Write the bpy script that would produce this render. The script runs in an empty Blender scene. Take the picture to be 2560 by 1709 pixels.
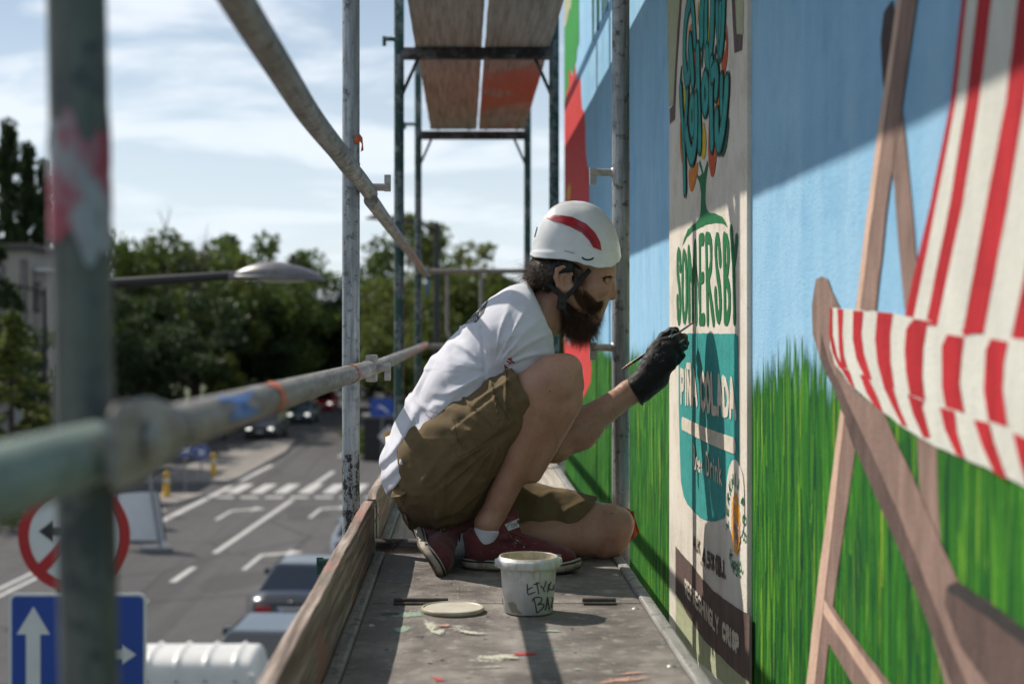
import bpy, bmesh, math, random
import numpy as np
from mathutils import Vector, Matrix, noise as mnoise
from mathutils.bvhtree import BVHTree
from mathutils.geometry import tessellate_polygon

rnd = random.Random(7)
sc = bpy.context.scene
COL = sc.collection

# ------------------------------------------------------------------ camera
# metres: X right, Y ahead along the scaffold, Z up, scaffold deck = 0
F, CX, CY, EH = 3555.0, 1160.0, 828.0, 0.60
GZ = -5.6                                   # street level
cam_d = bpy.data.cameras.new('camera')
cam = bpy.data.objects.new('camera', cam_d)
COL.objects.link(cam)
cam.location = (0, 0, EH)
cam.rotation_euler = (math.radians(90), 0, 0)
cam_d.sensor_width = 36
cam_d.lens = 36 * F / 2560
cam_d.shift_x = (1280 - CX) / 2560
cam_d.shift_y = -(854.5 - CY) / 2560
cam_d.clip_start = 0.05
cam_d.clip_end = 4000
cam_d.dof.use_dof = True
cam_d.dof.focus_distance = 3.55
cam_d.dof.aperture_fstop = 3.2
cam_d.dof.aperture_blades = 0
sc.camera = cam

# ------------------------------------------------------------------ sky
SUN = Vector((-0.79, 0.63, 1.0)).normalized()      # towards the sun
w = bpy.data.worlds.new('World')
sc.world = w
w.use_nodes = True
nt = w.node_tree
nt.nodes.clear()
N = nt.nodes.new
L = nt.links.new
sky = N('ShaderNodeTexSky')
sky.sky_type = 'NISHITA'
sky.sun_disc = False
sky.sun_elevation = math.asin(SUN.z)
sky.sun_rotation = math.atan2(SUN.x, SUN.y)
sky.air_density = 1.0
sky.dust_density = 0.25
sky.ozone_density = 1.0
tc = N('ShaderNodeTexCoord')
sep = N('ShaderNodeSeparateXYZ')
L(tc.outputs['Generated'], sep.inputs[0])
def wm(op, a, b=None):
    n = N('ShaderNodeMath')
    n.operation = op
    for i, v in enumerate((a, b)):
        if v is None:
            continue
        if isinstance(v, (int, float)):
            n.inputs[i].default_value = v
        else:
            L(v, n.inputs[i])
    return n.outputs[0]
zc = wm('ADD', wm('MAXIMUM', sep.outputs[2], 0.0), 0.17)
cxy = N('ShaderNodeCombineXYZ')
L(wm('DIVIDE', sep.outputs[0], zc), cxy.inputs[0])
L(wm('DIVIDE', sep.outputs[1], zc), cxy.inputs[1])
cmap = N('ShaderNodeMapping')
cmap.inputs['Scale'].default_value = (1.5, 2.1, 1)
cmap.inputs['Rotation'].default_value = (0, 0, 0.35)
cmap.inputs['Location'].default_value = (3.1, 0.55, 0)
L(cxy.outputs[0], cmap.inputs[0])
cn = N('ShaderNodeTexNoise')
cn.inputs['Scale'].default_value = 1.15
cn.inputs['Detail'].default_value = 9
cn.inputs['Roughness'].default_value = 0.55
cn.inputs['Distortion'].default_value = 0.35
L(cmap.outputs[0], cn.inputs['Vector'])
cr = N('ShaderNodeMapRange')
cr.interpolation_type = 'SMOOTHSTEP'
cr.inputs['From Min'].default_value = 0.45
cr.inputs['From Max'].default_value = 0.62
cr.inputs['To Max'].default_value = 0.74
L(cn.outputs[0], cr.inputs[0])
cmix = N('ShaderNodeMix')
cmix.data_type = 'RGBA'
L(cr.outputs[0], cmix.inputs[0])
L(sky.outputs[0], cmix.inputs[6])
cmix.inputs[7].default_value = (12.2, 12.7, 13.3, 1)
hz_ = N('ShaderNodeMapRange')
hz_.interpolation_type = 'SMOOTHSTEP'
hz_.inputs['From Min'].default_value = -0.02
hz_.inputs['From Max'].default_value = 0.34
hz_.inputs['To Min'].default_value = 0.80
hz_.inputs['To Max'].default_value = 0.10
L(sep.outputs[2], hz_.inputs[0])
hmix = N('ShaderNodeMix')
hmix.data_type = 'RGBA'
L(hz_.outputs[0], hmix.inputs[0])
L(cmix.outputs[2], hmix.inputs[6])
hmix.inputs[7].default_value = (9.6, 10.7, 11.8, 1)
bg = N('ShaderNodeBackground')
bg.inputs[1].default_value = 0.082
L(hmix.outputs[2], bg.inputs[0])
wo = N('ShaderNodeOutputWorld')
L(bg.outputs[0], wo.inputs[0])

# ------------------------------------------------------------------ sun
sd = bpy.data.lights.new('sun', 'SUN')
sd.energy = 4.8
sd.angle = math.radians(0.53)
sd.color = (1.0, 0.93, 0.83)
so = bpy.data.objects.new('sun', sd)
COL.objects.link(so)
so.location = (-10, 8, 14)
so.rotation_euler = SUN.to_track_quat('Z', 'Y').to_euler()

vs = sc.view_settings
vs.view_transform = 'Standard'
vs.look = 'None'
vs.gamma = 1
vs.exposure = 0.10
vs.use_curve_mapping = False
sc.render.engine = 'CYCLES'
sc.cycles.use_denoising = True
sc.cycles.max_bounces = 8
sc.cycles.transparent_max_bounces = 12
sc.cycles.caustics_reflective = False
sc.cycles.caustics_refractive = False

# ------------------------------------------------------------------ helpers
def at(px, py, Y):
    """a spot seen at photograph pixel (px, py), at Y metres ahead"""
    return Vector(((px - CX) * Y / F, Y, EH - (py - CY) * Y / F))

def ground(px, py, z=GZ):
    Y = (EH - z) * F / (py - CY)
    return Vector(((px - CX) * Y / F, Y, z))

def tag(o, label=None, cat=None, group=None, kind=None):
    if label: o['label'] = label
    if cat: o['category'] = cat
    if group: o['group'] = group
    if kind: o['kind'] = kind
    return o

def thing(name, loc, label, cat, group=None):
    o = bpy.data.objects.new(name, None)
    o.empty_display_size = 0.1
    o.location = loc
    COL.objects.link(o)
    return tag(o, label, cat, group)

def adopt(o, parent):
    if parent is not None:
        o.parent = parent
        # parents here are unrotated things at a location, or parts whose own basis is identity
        if parent.parent is None:
            o.matrix_parent_inverse = parent.matrix_basis.inverted()
    return o

def mesh_data(name, verts, faces, mat=None, smooth=False):
    me = bpy.data.meshes.new(name)
    me.from_pydata([tuple(v) for v in verts], [], [tuple(f) for f in faces])
    if mat is not None:
        me.materials.append(mat)
    if smooth:
        me.polygons.foreach_set('use_smooth', [True] * len(me.polygons))
    me.update()
    return me

def obj(name, me, parent=None):
    o = bpy.data.objects.new(name, me)
    COL.objects.link(o)
    return adopt(o, parent)

class MB:
    """collects shapes into one mesh"""
    def __init__(s):
        s.v, s.f, s.sm, s.mi = [], [], [], []
    def add(s, verts, faces, smooth=False, mi=0):
        n = len(s.v)
        s.v += [tuple(v) for v in verts]
        s.f += [tuple(i + n for i in f) for f in faces]
        s.sm += [smooth] * len(faces)
        s.mi += [mi] * len(faces)
        return s
    def box(s, lo, hi, mi=0, M=None):
        x0, y0, z0 = lo
        x1, y1, z1 = hi
        vs_ = [Vector(p) for p in ((x0,y0,z0),(x1,y0,z0),(x1,y1,z0),(x0,y1,z0),(x0,y0,z1),(x1,y0,z1),(x1,y1,z1),(x0,y1,z1))]
        if M is not None:
            vs_ = [M @ p for p in vs_]
        return s.add(vs_, [(0,3,2,1),(4,5,6,7),(0,1,5,4),(1,2,6,5),(2,3,7,6),(3,0,4,7)], False, mi)
    def bbox(s, lo, hi, b, mi=0, M=None):
        """box with chamfered edges"""
        lo, hi = Vector(lo), Vector(hi)
        bm = bmesh.new()
        bmesh.ops.create_cube(bm, size=1)
        d = hi - lo
        for v in bm.verts:
            v.co = Vector((lo[i] + (v.co[i] + .5) * d[i] for i in range(3)))
        bmesh.ops.bevel(bm, geom=bm.edges[:], offset=b, segments=2, affect='EDGES', profile=0.6)
        if M is not None:
            bm.transform(M)
        bm.verts.ensure_lookup_table()
        s.add([v.co[:] for v in bm.verts], [[v.index for v in f.verts] for f in bm.faces], False, mi)
        bm.free()
        return s
    def tube(s, pts, r, n=16, cap=True, mi=0, smooth=True):
        pts = [Vector(p) for p in pts]
        rs = r if isinstance(r, (list, tuple)) else [r] * len(pts)
        vs_, fs = [], []
        up = None
        for i, p in enumerate(pts):
            if i == 0: t = pts[1] - p
            elif i == len(pts) - 1: t = p - pts[i-1]
            else: t = (pts[i+1] - p).normalized() + (p - pts[i-1]).normalized()
            t.normalize()
            if up is None:
                up = Vector((0, 0, 1)) if abs(t.z) < .9 else Vector((1, 0, 0))
            a = t.cross(up).normalized()
            b = a.cross(t).normalized()
            up = b
            for k in range(n):
                an = 2 * math.pi * k / n
                vs_.append(p + (a * math.cos(an) + b * math.sin(an)) * rs[i])
        m = len(pts)
        for i in range(m - 1):
            for k in range(n):
                k2 = (k + 1) % n
                fs.append((i*n+k, i*n+k2, (i+1)*n+k2, (i+1)*n+k))
        s.add(vs_, fs, smooth, mi)
        if cap:
            s.add(vs_[:n], [tuple(range(n-1, -1, -1))], False, mi)
            s.add(vs_[-n:], [tuple(range(n))], False, mi)
        return s
    def lathe(s, prof, n=48, c=(0,0,0), mi=0, smooth=True):
        """profile of (radius, z)"""
        vs_, fs = [], []
        for r, z in prof:
            for k in range(n):
                a = 2*math.pi*k/n
                vs_.append((c[0]+r*math.cos(a), c[1]+r*math.sin(a), c[2]+z))
        for i in range(len(prof)-1):
            for k in range(n):
                k2 = (k+1) % n
                fs.append((i*n+k, i*n+k2, (i+1)*n+k2, (i+1)*n+k))
        return s.add(vs_, fs, smooth, mi)
    def build(s, name, mats, parent=None):
        me = bpy.data.meshes.new(name)
        me.from_pydata(s.v, [], s.f)
        for m in (mats if isinstance(mats, (list, tuple)) else [mats]):
            me.materials.append(m)
        me.polygons.foreach_set('use_smooth', s.sm)
        me.polygons.foreach_set('material_index', s.mi)
        me.update()
        return obj(name, me, parent)

# ------------------------------------------------------------------ materials
class NT:
    """small helper for building node materials"""
    def __init__(s, name):
        s.m = bpy.data.materials.new(name)
        s.m.use_nodes = True
        s.t = s.m.node_tree
        s.t.nodes.clear()
        s.out = s.t.nodes.new('ShaderNodeOutputMaterial')
        s.b = s.t.nodes.new('ShaderNodeBsdfPrincipled')
        s.t.links.new(s.b.outputs[0], s.out.inputs[0])
        s._pos = None
    def n(s, k): return s.t.nodes.new(k)
    def l(s, a, b): s.t.links.new(a, b)
    def put(s, sock, v):
        if isinstance(v, (int, float)): sock.default_value = v
        elif isinstance(v, (tuple, list)):
            sock.default_value = tuple(v) + ((1,) if len(v) == 3 and len(sock.default_value) == 4 else ())
        else: s.l(v, sock)
    def pos(s, coord='pos'):
        if coord == 'pos':
            return s.n('ShaderNodeNewGeometry').outputs['Position']
        return s.n('ShaderNodeTexCoord').outputs[coord]
    def mapped(s, scale, coord='pos', rot=(0,0,0), loc=(0,0,0)):
        mp = s.n('ShaderNodeMapping')
        mp.inputs['Scale'].default_value = scale if not isinstance(scale, (int, float)) else (scale,)*3
        mp.inputs['Rotation'].default_value = rot
        mp.inputs['Location'].default_value = loc
        s.l(s.pos(coord), mp.inputs[0])
        return mp.outputs[0]
    def noise(s, vec, detail=5, rough=.6, dist=0, scale=1):
        t = s.n('ShaderNodeTexNoise')
        s.l(vec, t.inputs['Vector'])
        t.inputs['Scale'].default_value = scale
        t.inputs['Detail'].default_value = detail
        t.inputs['Roughness'].default_value = rough
        t.inputs['Distortion'].default_value = dist
        return t.outputs[0]
    def voro(s, vec, feature='F1', out=0, rand=1):
        t = s.n('ShaderNodeTexVoronoi')
        t.feature = feature
        s.l(vec, t.inputs['Vector'])
        t.inputs['Scale'].default_value = 1
        t.inputs['Randomness'].default_value = rand
        return t.outputs[out]
    def ramp(s, fac, stops, interp='LINEAR'):
        r = s.n('ShaderNodeValToRGB')
        r.color_ramp.interpolation = interp
        e = r.color_ramp.elements
        while len(e) > 1: e.remove(e[-1])
        for i, (p, c) in enumerate(stops):
            el = e[0] if i == 0 else e.new(p)
            el.position = p
            el.color = tuple(c) + (1,) if len(c) == 3 else tuple(c)
        s.l(fac, r.inputs[0])
        return r.outputs[0]
    def step(s, v, a, b, lo=0, hi=1):
        r = s.n('ShaderNodeMapRange')
        r.interpolation_type = 'SMOOTHSTEP'
        s.put(r.inputs[0], v)
        for i, x in zip((1,2,3,4), (a,b,lo,hi)): s.put(r.inputs[i], x)
        return r.outputs[0]
    def mix(s, fac, a, b, mode='MIX'):
        x = s.n('ShaderNodeMix')
        x.data_type = 'RGBA'
        x.blend_type = mode
        s.put(x.inputs[0], fac); s.put(x.inputs[6], a); s.put(x.inputs[7], b)
        return x.outputs[2]
    def math(s, op, a, b=None):
        x = s.n('ShaderNodeMath')
        x.operation = op
        s.put(x.inputs[0], a)
        if b is not None: s.put(x.inputs[1], b)
        return x.outputs[0]
    def bump(s, h, strength=.3, dist=.002, prev=None):
        x = s.n('ShaderNodeBump')
        x.inputs['Strength'].default_value = strength
        x.inputs['Distance'].default_value = dist
        s.l(h, x.inputs['Height'])
        if prev is not None: s.l(prev, x.inputs['Normal'])
        return x.outputs[0]
    def set(s, **k):
        names = dict(col='Base Color', rough='Roughness', metal='Metallic', normal='Normal', spec='Specular IOR Level',
                     trans='Transmission Weight', coat='Coat Weight', sheen='Sheen Weight', emit='Emission Color',
                     estr='Emission Strength', sss='Subsurface Weight', ssr='Subsurface Radius', sscale='Subsurface Scale', alpha='Alpha', ior='IOR')
        for a, v in k.items(): s.put(s.b.inputs[names[a]], v)
        return s.m

def mix3(a, b, t): return tuple(x+(y-x)*t for x, y in zip(a, b))

def simple(name, c1, c2=None, scale=20, rough=.6, metal=0, bump=0, bdist=.002, detail=5, coord='pos', bscale=None, **k):
    """two-tone mottled material"""
    t = NT(name)
    c2 = c2 or tuple(x*.8 for x in c1)
    nz = t.noise(t.mapped(scale, coord), detail)
    t.set(col=t.ramp(nz, [(.3, c2), (.7, c1)]), rough=rough, metal=metal, **k)
    if bump:
        h = nz if bscale is None else t.noise(t.mapped(bscale, coord), 6)
        t.set(normal=t.bump(h, bump, bdist))
    return t.m
# ------------------------------------------------------------------ scaffold materials
def steel(name, c1, c2, stain, metal=.55, rough=.42, axis='z', paint=None, flake=None):
    """galvanised or painted tube, streaked along its length, with dark specks"""
    t = NT(name)
    st = {'z': (90, 90, 7), 'y': (90, 6, 90), 'x': (6, 90, 90)}[axis]
    streak = t.noise(t.mapped(st), 6, .65)
    blot = t.noise(t.mapped(38), 6, .7)
    speck = t.noise(t.mapped(260), 3, .6)
    big = t.noise(t.mapped(9), 4)
    col = t.ramp(streak, [(.3, c2), (.55, c1), (.8, mix3(c1, (.75, .76, .76), .35))])
    col = t.mix(t.step(blot, .54, .66, 0, .8), col, stain)
    col = t.mix(t.step(speck, .62, .70, 0, .7), col, (.04, .035, .03))
    ro = t.step(blot, .35, .7, rough, min(1, rough + .3))
    mt = metal
    if paint is not None:
        pm = t.step(t.math('ADD', t.math('MULTIPLY', big, .6), t.math('MULTIPLY', blot, .4)), .44, .52)
        col = t.mix(pm, col, t.mix(t.step(streak, .4, .7), paint, tuple(x*.55 for x in paint)))
        mt = t.step(pm, 0, 1, metal, 0.0)
    if flake is not None:
        # chipped black paint up to a height
        z0, fc = flake
        sp = t.n('ShaderNodeSeparateXYZ'); t.l(t.pos(), sp.inputs[0])
        edge = t.math('ADD', sp.outputs[2], t.math('MULTIPLY', t.math('SUBTRACT', blot, .5), .02))
        below = t.step(edge, z0 - .002, z0 + .002, 1, 0)
        chip = t.step(t.math('ADD', t.math('MULTIPLY', t.noise(t.mapped((55, 55, 22), loc=(2.3, .4, 1)), 7, .72), .75), t.math('MULTIPLY', speck, .25)), .485, .50, 1, 0)
        k = t.math('MULTIPLY', below, chip)
        col = t.mix(k, col, fc)
        mt = t.step(k, 0, 1, metal, 0.0)
    t.set(col=col, rough=ro, metal=mt, normal=t.bump(t.math('ADD', blot, t.math('MULTIPLY', speck, .4)), .25, .0012))
    return t.m

M = {}
M['galv'] = steel('galvanised_steel', (.30, .315, .32), (.155, .165, .17), (.07, .068, .062))
M['galv_black'] = steel('galvanised_steel_black_foot', (.34, .37, .39), (.18, .20, .215), (.10, .10, .10), flake=(.265, (.012, .011, .014)))
M['galv_rail'] = steel('galvanised_rail', (.30, .285, .265), (.165, .15, .135), (.085, .07, .058), axis='y')
M['green'] = steel('worn_green_tube', (.17, .19, .19), (.09, .10, .10), (.05, .045, .04), paint=(.010, .055, .045))
M['green_x'] = steel('worn_dark_beam', (.13, .12, .12), (.06, .055, .055), (.05, .03, .03), axis='x', paint=(.03, .018, .016))
M['pale_green'] = steel('pale_green_tube', (.062, .070, .074), (.036, .042, .046), (.028, .028, .028), metal=.2, rough=.5, paint=(.110, .120, .105))
M['pale_green_y'] = steel('pale_green_rail', (.19, .25, .22), (.11, .15, .135), (.07, .08, .075), metal=.2, rough=.45, axis='y')
M['cast'] = simple('cast_steel', (.46, .44, .41), (.27, .26, .24), 60, .45, .6, .4, .001)
M['alu'] = steel('aluminium_edge', (.34, .33, .31), (.19, .18, .17), (.10, .095, .085), metal=.4, rough=.5, axis='y')

def wood(name, base, dark, pale, tint=None, along='y', plug=None):
    t = NT(name)
    s1 = {'y': (60, 2.2, 60), 'x': (2.2, 60, 60)}[along]
    s2 = {'y': (14, .9, 14), 'x': (.9, 14, 14)}[along]
    g = t.noise(t.mapped(s1), 8, .7, .4)
    b = t.noise(t.mapped(s2), 5, .6, 1.2)
    sp = t.noise(t.mapped(170), 4)
    col = t.ramp(g, [(.34, dark), (.5, base), (.66, pale)])
    col = t.mix(t.step(b, .5, .72, 0, .6), col, tuple(x*.55 for x in base))
    cr = t.step(t.noise(t.mapped(tuple(x*2.2 for x in s1), loc=(3, 1, 2)), 4, .6), .66, .72)
    col = t.mix(t.math('MULTIPLY', cr, .75), col, tuple(x*.25 for x in dark))
    if tint is not None:
        for tcol, thr, sc_ in tint:
            nz = t.noise(t.mapped((sc_, sc_*.6, sc_), loc=(thr*31, sc_, 1.7)), 5, .65)
            col = t.mix(t.step(nz, thr, thr+.09, 0, .8), col, tcol)
    col = t.mix(t.step(sp, .63, .72, 0, .5), col, tuple(x*.3 for x in dark))
    t.set(col=col, rough=.85, normal=t.bump(t.math('SUBTRACT', g, t.math('MULTIPLY', cr, .8)), .55, .002))
    return t.m
M['toe'] = wood('weathered_toe_board', (.235, .175, .14), (.085, .060, .048), (.48, .40, .345),
                tint=[((.34, .15, .12), .53, 5.0), ((.13, .17, .13), .62, 7.0), ((.40, .18, .15), .66, 11)])
M['plank'] = wood('plywood_underside', (.38, .305, .25), (.22, .175, .145), (.48, .40, .34))
M['plank_red'] = wood('plywood_underside_red', (.39, .28, .225), (.22, .165, .135), (.47, .37, .31), tint=[((.46, .13, .075), .50, 1.5)])
M['plank_top'] = wood('pale_plywood_top', (.42, .36, .30), (.28, .24, .20), (.58, .52, .46))

def deck_material():
    t = NT('anti_slip_deck')
    dust = t.noise(t.mapped(5), 8, .68)
    fine = t.noise(t.mapped(120), 5, .7)
    blot = t.noise(t.mapped((26, 26, 26)), 6, .72)
    col = t.ramp(dust, [(.34, (.085, .072, .063)), (.5, (.19, .165, .145)), (.66, (.36, .32, .285))])
    col = t.mix(t.step(blot, .52, .66, 0, .7), col, (.40, .365, .325))
    scr = t.noise(t.mapped((120, 9, 120), rot=(0, 0, .5), loc=(2, 7, 1)), 5, .7)
    col = t.mix(t.step(scr, .62, .70, 0, .55), col, (.42, .38, .34))
    col = t.mix(t.step(fine, .58, .70, 0, .6), col, (.42, .38, .33))
    col = t.mix(t.step(t.noise(t.mapped(48, loc=(4, 2, 7)), 4), .63, .70, 0, .8), col, (.035, .03, .028))
    # woven anti-slip pattern
    w1 = t.n('ShaderNodeTexWave'); w1.wave_type = 'BANDS'; w1.bands_direction = 'X'; w1.inputs['Scale'].default_value = 1
    t.l(t.mapped((95, 95, 95)), w1.inputs[0])
    w2 = t.n('ShaderNodeTexWave'); w2.wave_type = 'BANDS'; w2.bands_direction = 'Y'; w2.inputs['Scale'].default_value = 1
    t.l(t.mapped((95, 60, 95)), w2.inputs[0])
    mesh = t.math('MULTIPLY', w1.outputs['Fac'], w2.outputs['Fac'])
    col = t.mix(t.step(mesh, 0, .7, .32, 0), col, (.03, .026, .024))
    t.set(col=col, rough=t.step(dust, .3, .7, .5, .8), normal=t.bump(t.math('ADD', mesh, t.math('MULTIPLY', fine, .5)), .35, .0015))
    return t.m
M['deck'] = deck_material()
def paint(name, c, rough=.45):
    return simple(name, c, tuple(x*.82 for x in c), 45, rough, 0, .35, .001, bscale=140)
M['hinge'] = simple('blackened_hinge', (.09, .075, .06), (.03, .028, .026), 70, .5, .5, .4, .001)

# ------------------------------------------------------------------ scaffold
TR = 0.0242
P2 = 2*math.pi
Y1, Y2, Y3 = 3.90, 6.79, 9.62
XL, XR = -0.31, 0.43
UZ = 1.955                      # underside of the upper deck planks

def peg(parent, base, d, Lp, mat, zdir=-1):
    """pin with a hanging wedge plate, welded to a post"""
    d = Vector(d).normalized()
    b = Vector(base)
    mb = MB()
    mb.tube([b, b + d*.008], [.018, .012], 14)
    mb.tube([b + d*.004, b + d*Lp], .0105, 14)
    o = mb.build('pin', mat, parent)
    e = b + d*(Lp - .004)
    m2 = MB()
    side = d.cross(Vector((0, 0, 1))).normalized()
    Mx = Matrix((tuple(d)+(0,), tuple(side)+(0,), (0, 0, 1, 0), (0, 0, 0, 1))).transposed()
    Mx = Matrix.Translation(e) @ Mx
    m2.bbox((-.009, -.004, -.034 if zdir < 0 else -.012), (.009, .004, .013 if zdir < 0 else .034), .0015, M=Mx)
    m2.tube([e - side*.006, e + side*.006], .004, 10)
    m2.build('wedge', mat, parent)

def frame(Y, label, mat, beam_mat, zlo, ztop, mats=None):
    fr = thing('scaffold_tower', (XL, Y, zlo), label, 'scaffold', 'frames of the scaffold')
    for i, X in enumerate((XL, XR)):
        m_ = (mats or (mat, mat))[i]
        mb = MB()
        mb.tube([(X, Y, zlo), (X, Y, 1.06)], TR, 28)
        mb.tube([(X, Y, 1.0601), (X, Y, ztop)], TR*.985, 28)
        for z in (1.045, 1.058):
            mb.tube([(X, Y, z-.003), (X, Y, z+.003)], TR+.0012, 28)
        mb.build('post', m_, fr)
    mb = MB(); mb.tube([(XL, Y, .012), (XR, Y, .012)], .020, 18); mb.build('transom', M['green_x'], fr)
    mb = MB(); mb.bbox((XL+TR*.6, Y-.02, UZ-.058), (XR-TR*.6, Y+.02, UZ-.003), .003); mb.build('transom', beam_mat, fr)
    for X, s in ((XL, 1), (XR, -1)):
        mb = MB()                                     # corner gussets under the beam
        p0, p1, p2 = Vector((X, Y, UZ-.05)), Vector((X+s*.10, Y, UZ-.05)), Vector((X, Y, UZ-.22))
        mb.tube([(X, Y-.006, UZ-.26), (X+s*.09, Y-.006, UZ-.056)], .0085, 10)
        mb.build('brace', beam_mat, fr)
    return fr

f1 = frame(Y1, 'nearest full scaffold frame, grey steel posts either side of the kneeling man', M['galv'], M['green_x'], GZ, 4.2, (M['galv_black'], M['galv']))
f2 = frame(Y2, 'middle scaffold frame with dark green posts behind the man', M['green'], M['green_x'], GZ, 4.4)
f3 = frame(Y3, 'farthest scaffold frame, thin green posts framing the sky', M['green'], M['green_x'], GZ, 4.6)
# rail pins and wedges
for z, sd_ in ((.995, 1), (.499, 1)):
    peg(f1, (XL+TR*.8, Y1, z), (1, .0, 0), .085, M['cast'], 1 if z > .9 else -1)
for z in (1.035, .556):
    peg(f1, (XR-TR*.8, Y1, z), (-1, -.1, 0), .062, M['cast'])
peg(f1, (XL-TR*.8, Y1, -.032), (-1, 0, 0), .07, M['green'])
peg(f2, (XL-TR*.8, Y2, 1.995), (-1, 0, 0), .055, M['green'])
peg(f2, (XL-TR*.8, Y2, -.03), (-1, 0, 0), .06, M['green'])
peg(f3, (XL-TR*.8, Y3, 2.0), (-1, 0, 0), .075, M['green'])

# near guard post: one leaning pole close to the camera
gp = thing('guard_post', (-.30, 1.17, -.1), 'blurred greenish scaffold pole close to the camera with peeling red and white tape', 'scaffold pole')
pa, pb = Vector((-.2995, 1.17, -.12)), Vector((-.3420, 1.17, 2.05))
mb = MB(); mb.tube([pa, pb], TR, 32); mb.build('pole', M['pale_green'], gp)
def tape_mat():
    t = NT('red_white_tape')
    nz = t.noise(t.mapped((26, 26, 14), loc=(1.2, 5.1, .3)), 4, .6)
    col = t.ramp(nz, [(.36, (.28, .03, .05)), (.46, (.30, .06, .085)), (.54, (.27, .26, .28)), (.62, (.30, .32, .33)), (.70, (.12, .12, .14))])
    return t.set(col=col, rough=.5)
d_ = (pb - pa).normalized()
def on_pole(z): return pa + d_ * ((z - pa.z) / d_.z)
mb = MB()
n = 36; vs_, fs = [], []
for i in range(9):
    for k in range(n):
        a = 2*math.pi*k/n
        zz = .668 + .098*i/8 + (.012*math.sin(3*a+1)+.008*math.sin(7*a) if i in (0, 8) else 0)
        c = on_pole(zz)
        vs_.append(c + Vector((math.cos(a), math.sin(a), 0))*(TR+.0012+.0006*math.sin(i*2+5*a)))
for i in range(8):
    for k in range(n):
        fs.append((i*n+k, i*n+(k+1) % n, (i+1)*n+(k+1) % n, (i+1)*n+k))
mb.add(vs_, fs, True); mb.build('tape', tape_mat(), gp)

# guard rails -------------------------------------------------------------
def rail(label, pts, mat, r=TR*.86, n=22):
    o = MB().tube(pts, r, n).build('guard_rail', mat)
    return tag(o, label, 'guard rail', 'tubular guard rails of the scaffold')
def dent(a, b, k, sag, seed):
    rr = random.Random(seed)
    a, b = Vector(a), Vector(b)
    out = []
    for i in range(k+1):
        t = i/k
        p = a.lerp(b, t)
        p.z -= sag*math.sin(math.pi*t)
        out.append(p)
    return out
RX = -.257
def bent_rail():
    K_ = [(.35, 1.06), (1.2, 1.008), (1.66, .986), (2.05, .973), (2.5, .970), (3.1, .976), (3.6, .985), (Y1+.11, .986)]
    out = []
    rr = random.Random(2)
    for i in range(61):
        y = .35+(Y1+.11-.35)*i/60
        for (y0, z0), (y1, z1) in zip(K_, K_[1:]):
            if y0 <= y <= y1+1e-6:
                t = (y-y0)/(y1-y0); z = z0+(z1-z0)*t; break
        out.append((RX-.007+.0012*math.sin(y*7), y, z+.0008*math.sin(y*13)))
    z_ = [p[2] for p in out]
    for _ in range(6): z_ = [z_[0]]+[(z_[k-1]+z_[k]*2+z_[k+1])/4 for k in range(1, 60)]+[z_[-1]]
    return [(p[0], p[1], q) for p, q in zip(out, z_)]
up1 = rail('upper guard rail nearest the camera, slightly bent, crossing the sky', bent_rail(), M['galv_rail'])
up2 = rail('upper guard rail farther along, running behind the first post', [(RX, Y1+.03, .962), (RX-.004, Y3+.25, .985)], M['galv_rail'], TR*.84)
lo1 = thing('guard_rail', (RX, 1.2, .5), 'lower guard rail in front, with blue and orange tape scraps', 'guard rail', 'tubular guard rails of the scaffold')
a_, b_ = Vector((RX, 1.24, .515)), Vector((RX, Y1+.06, .499))
MB().tube([a_, b_], TR*.86, 26).build('tube', M['galv_rail'], lo1)
vs_, fs = [], []
for i in range(17):
    t = i/16; k_ = min(1, max(0, (t-.45)/.55)); k_ = k_*k_*(3-2*k_)
    if t < .06: e_ = .8
    else: e_ = 1
    for k in range(24):
        a = P2*k/24
        vs_.append((RX+(.0055+(TR*.86-.0055)*k_)*math.cos(a), 1.035+.235*t, .514+(.033+(TR*.86-.033)*k_)*e_*math.sin(a)))
for i in range(16):
    for k in range(24): fs.append((i*24+k, i*24+(k+1) % 24, (i+1)*24+(k+1) % 24, (i+1)*24+k))
MB().add(vs_, fs, True).add(vs_[:24], [tuple(range(24))]).build('flattened_end', M['galv_rail'], lo1)
mb = MB(); mb.tube([(RX-.02, 1.13, .514), (RX+.018, 1.13, .514)], .011, 12); mb.tube([(RX+.008, 1.13, .514), (RX+.016, 1.13, .514)], .018, 6, smooth=False); mb.build('bolt', M['cast'], lo1)
mb = MB(); mb.bbox((RX-.012, Y1-.02, .462), (RX+.02, Y1+.012, .536), .005); mb.tube([(RX-.005, Y1-.03, .499), (RX-.005, Y1+.03, .499)], TR*1.02, 20); mb.build('coupler', M['cast'], lo1)
def tape_patch(name, a, b, y0, y1, an0, an1, mat, parent, wob=.2, r=TR*.86, seed=1):
    rr = random.Random(seed)
    ny, na = 8, 14
    vs_, fs = [], []
    ph = rr.random()*6
    for i in range(ny+1):
        for k in range(na+1):
            t = i/ny; u = k/na
            y = y0+(y1-y0)*t + (y1-y0)*wob*math.sin(u*7+ph)*(1 if t > .5 else -.6) * (1 if i in (0, ny) else .5)
            p = a.lerp(b, (y-a.y)/(b.y-a.y))
            an = an0+(an1-an0)*u + .25*wob*math.sin(t*5+ph)
            vs_.append(p + Vector((math.cos(an), 0, math.sin(an)))*(r+.0010+.0008*math.sin(9*u+t*4)))
    for i in range(ny):
        for k in range(na):
            q = i*(na+1)+k
            fs.append((q, q+1, q+na+2, q+na+1))
    return MB().add(vs_, fs, True).build(name, mat, parent)
M['orange_tape'] = simple('orange_tape', (.62, .12, .025), (.45, .09, .03), 60, .55)
M['blue_tape'] = simple('blue_tape', (.035, .20, .62), (.02, .12, .42), 40, .4)

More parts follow.
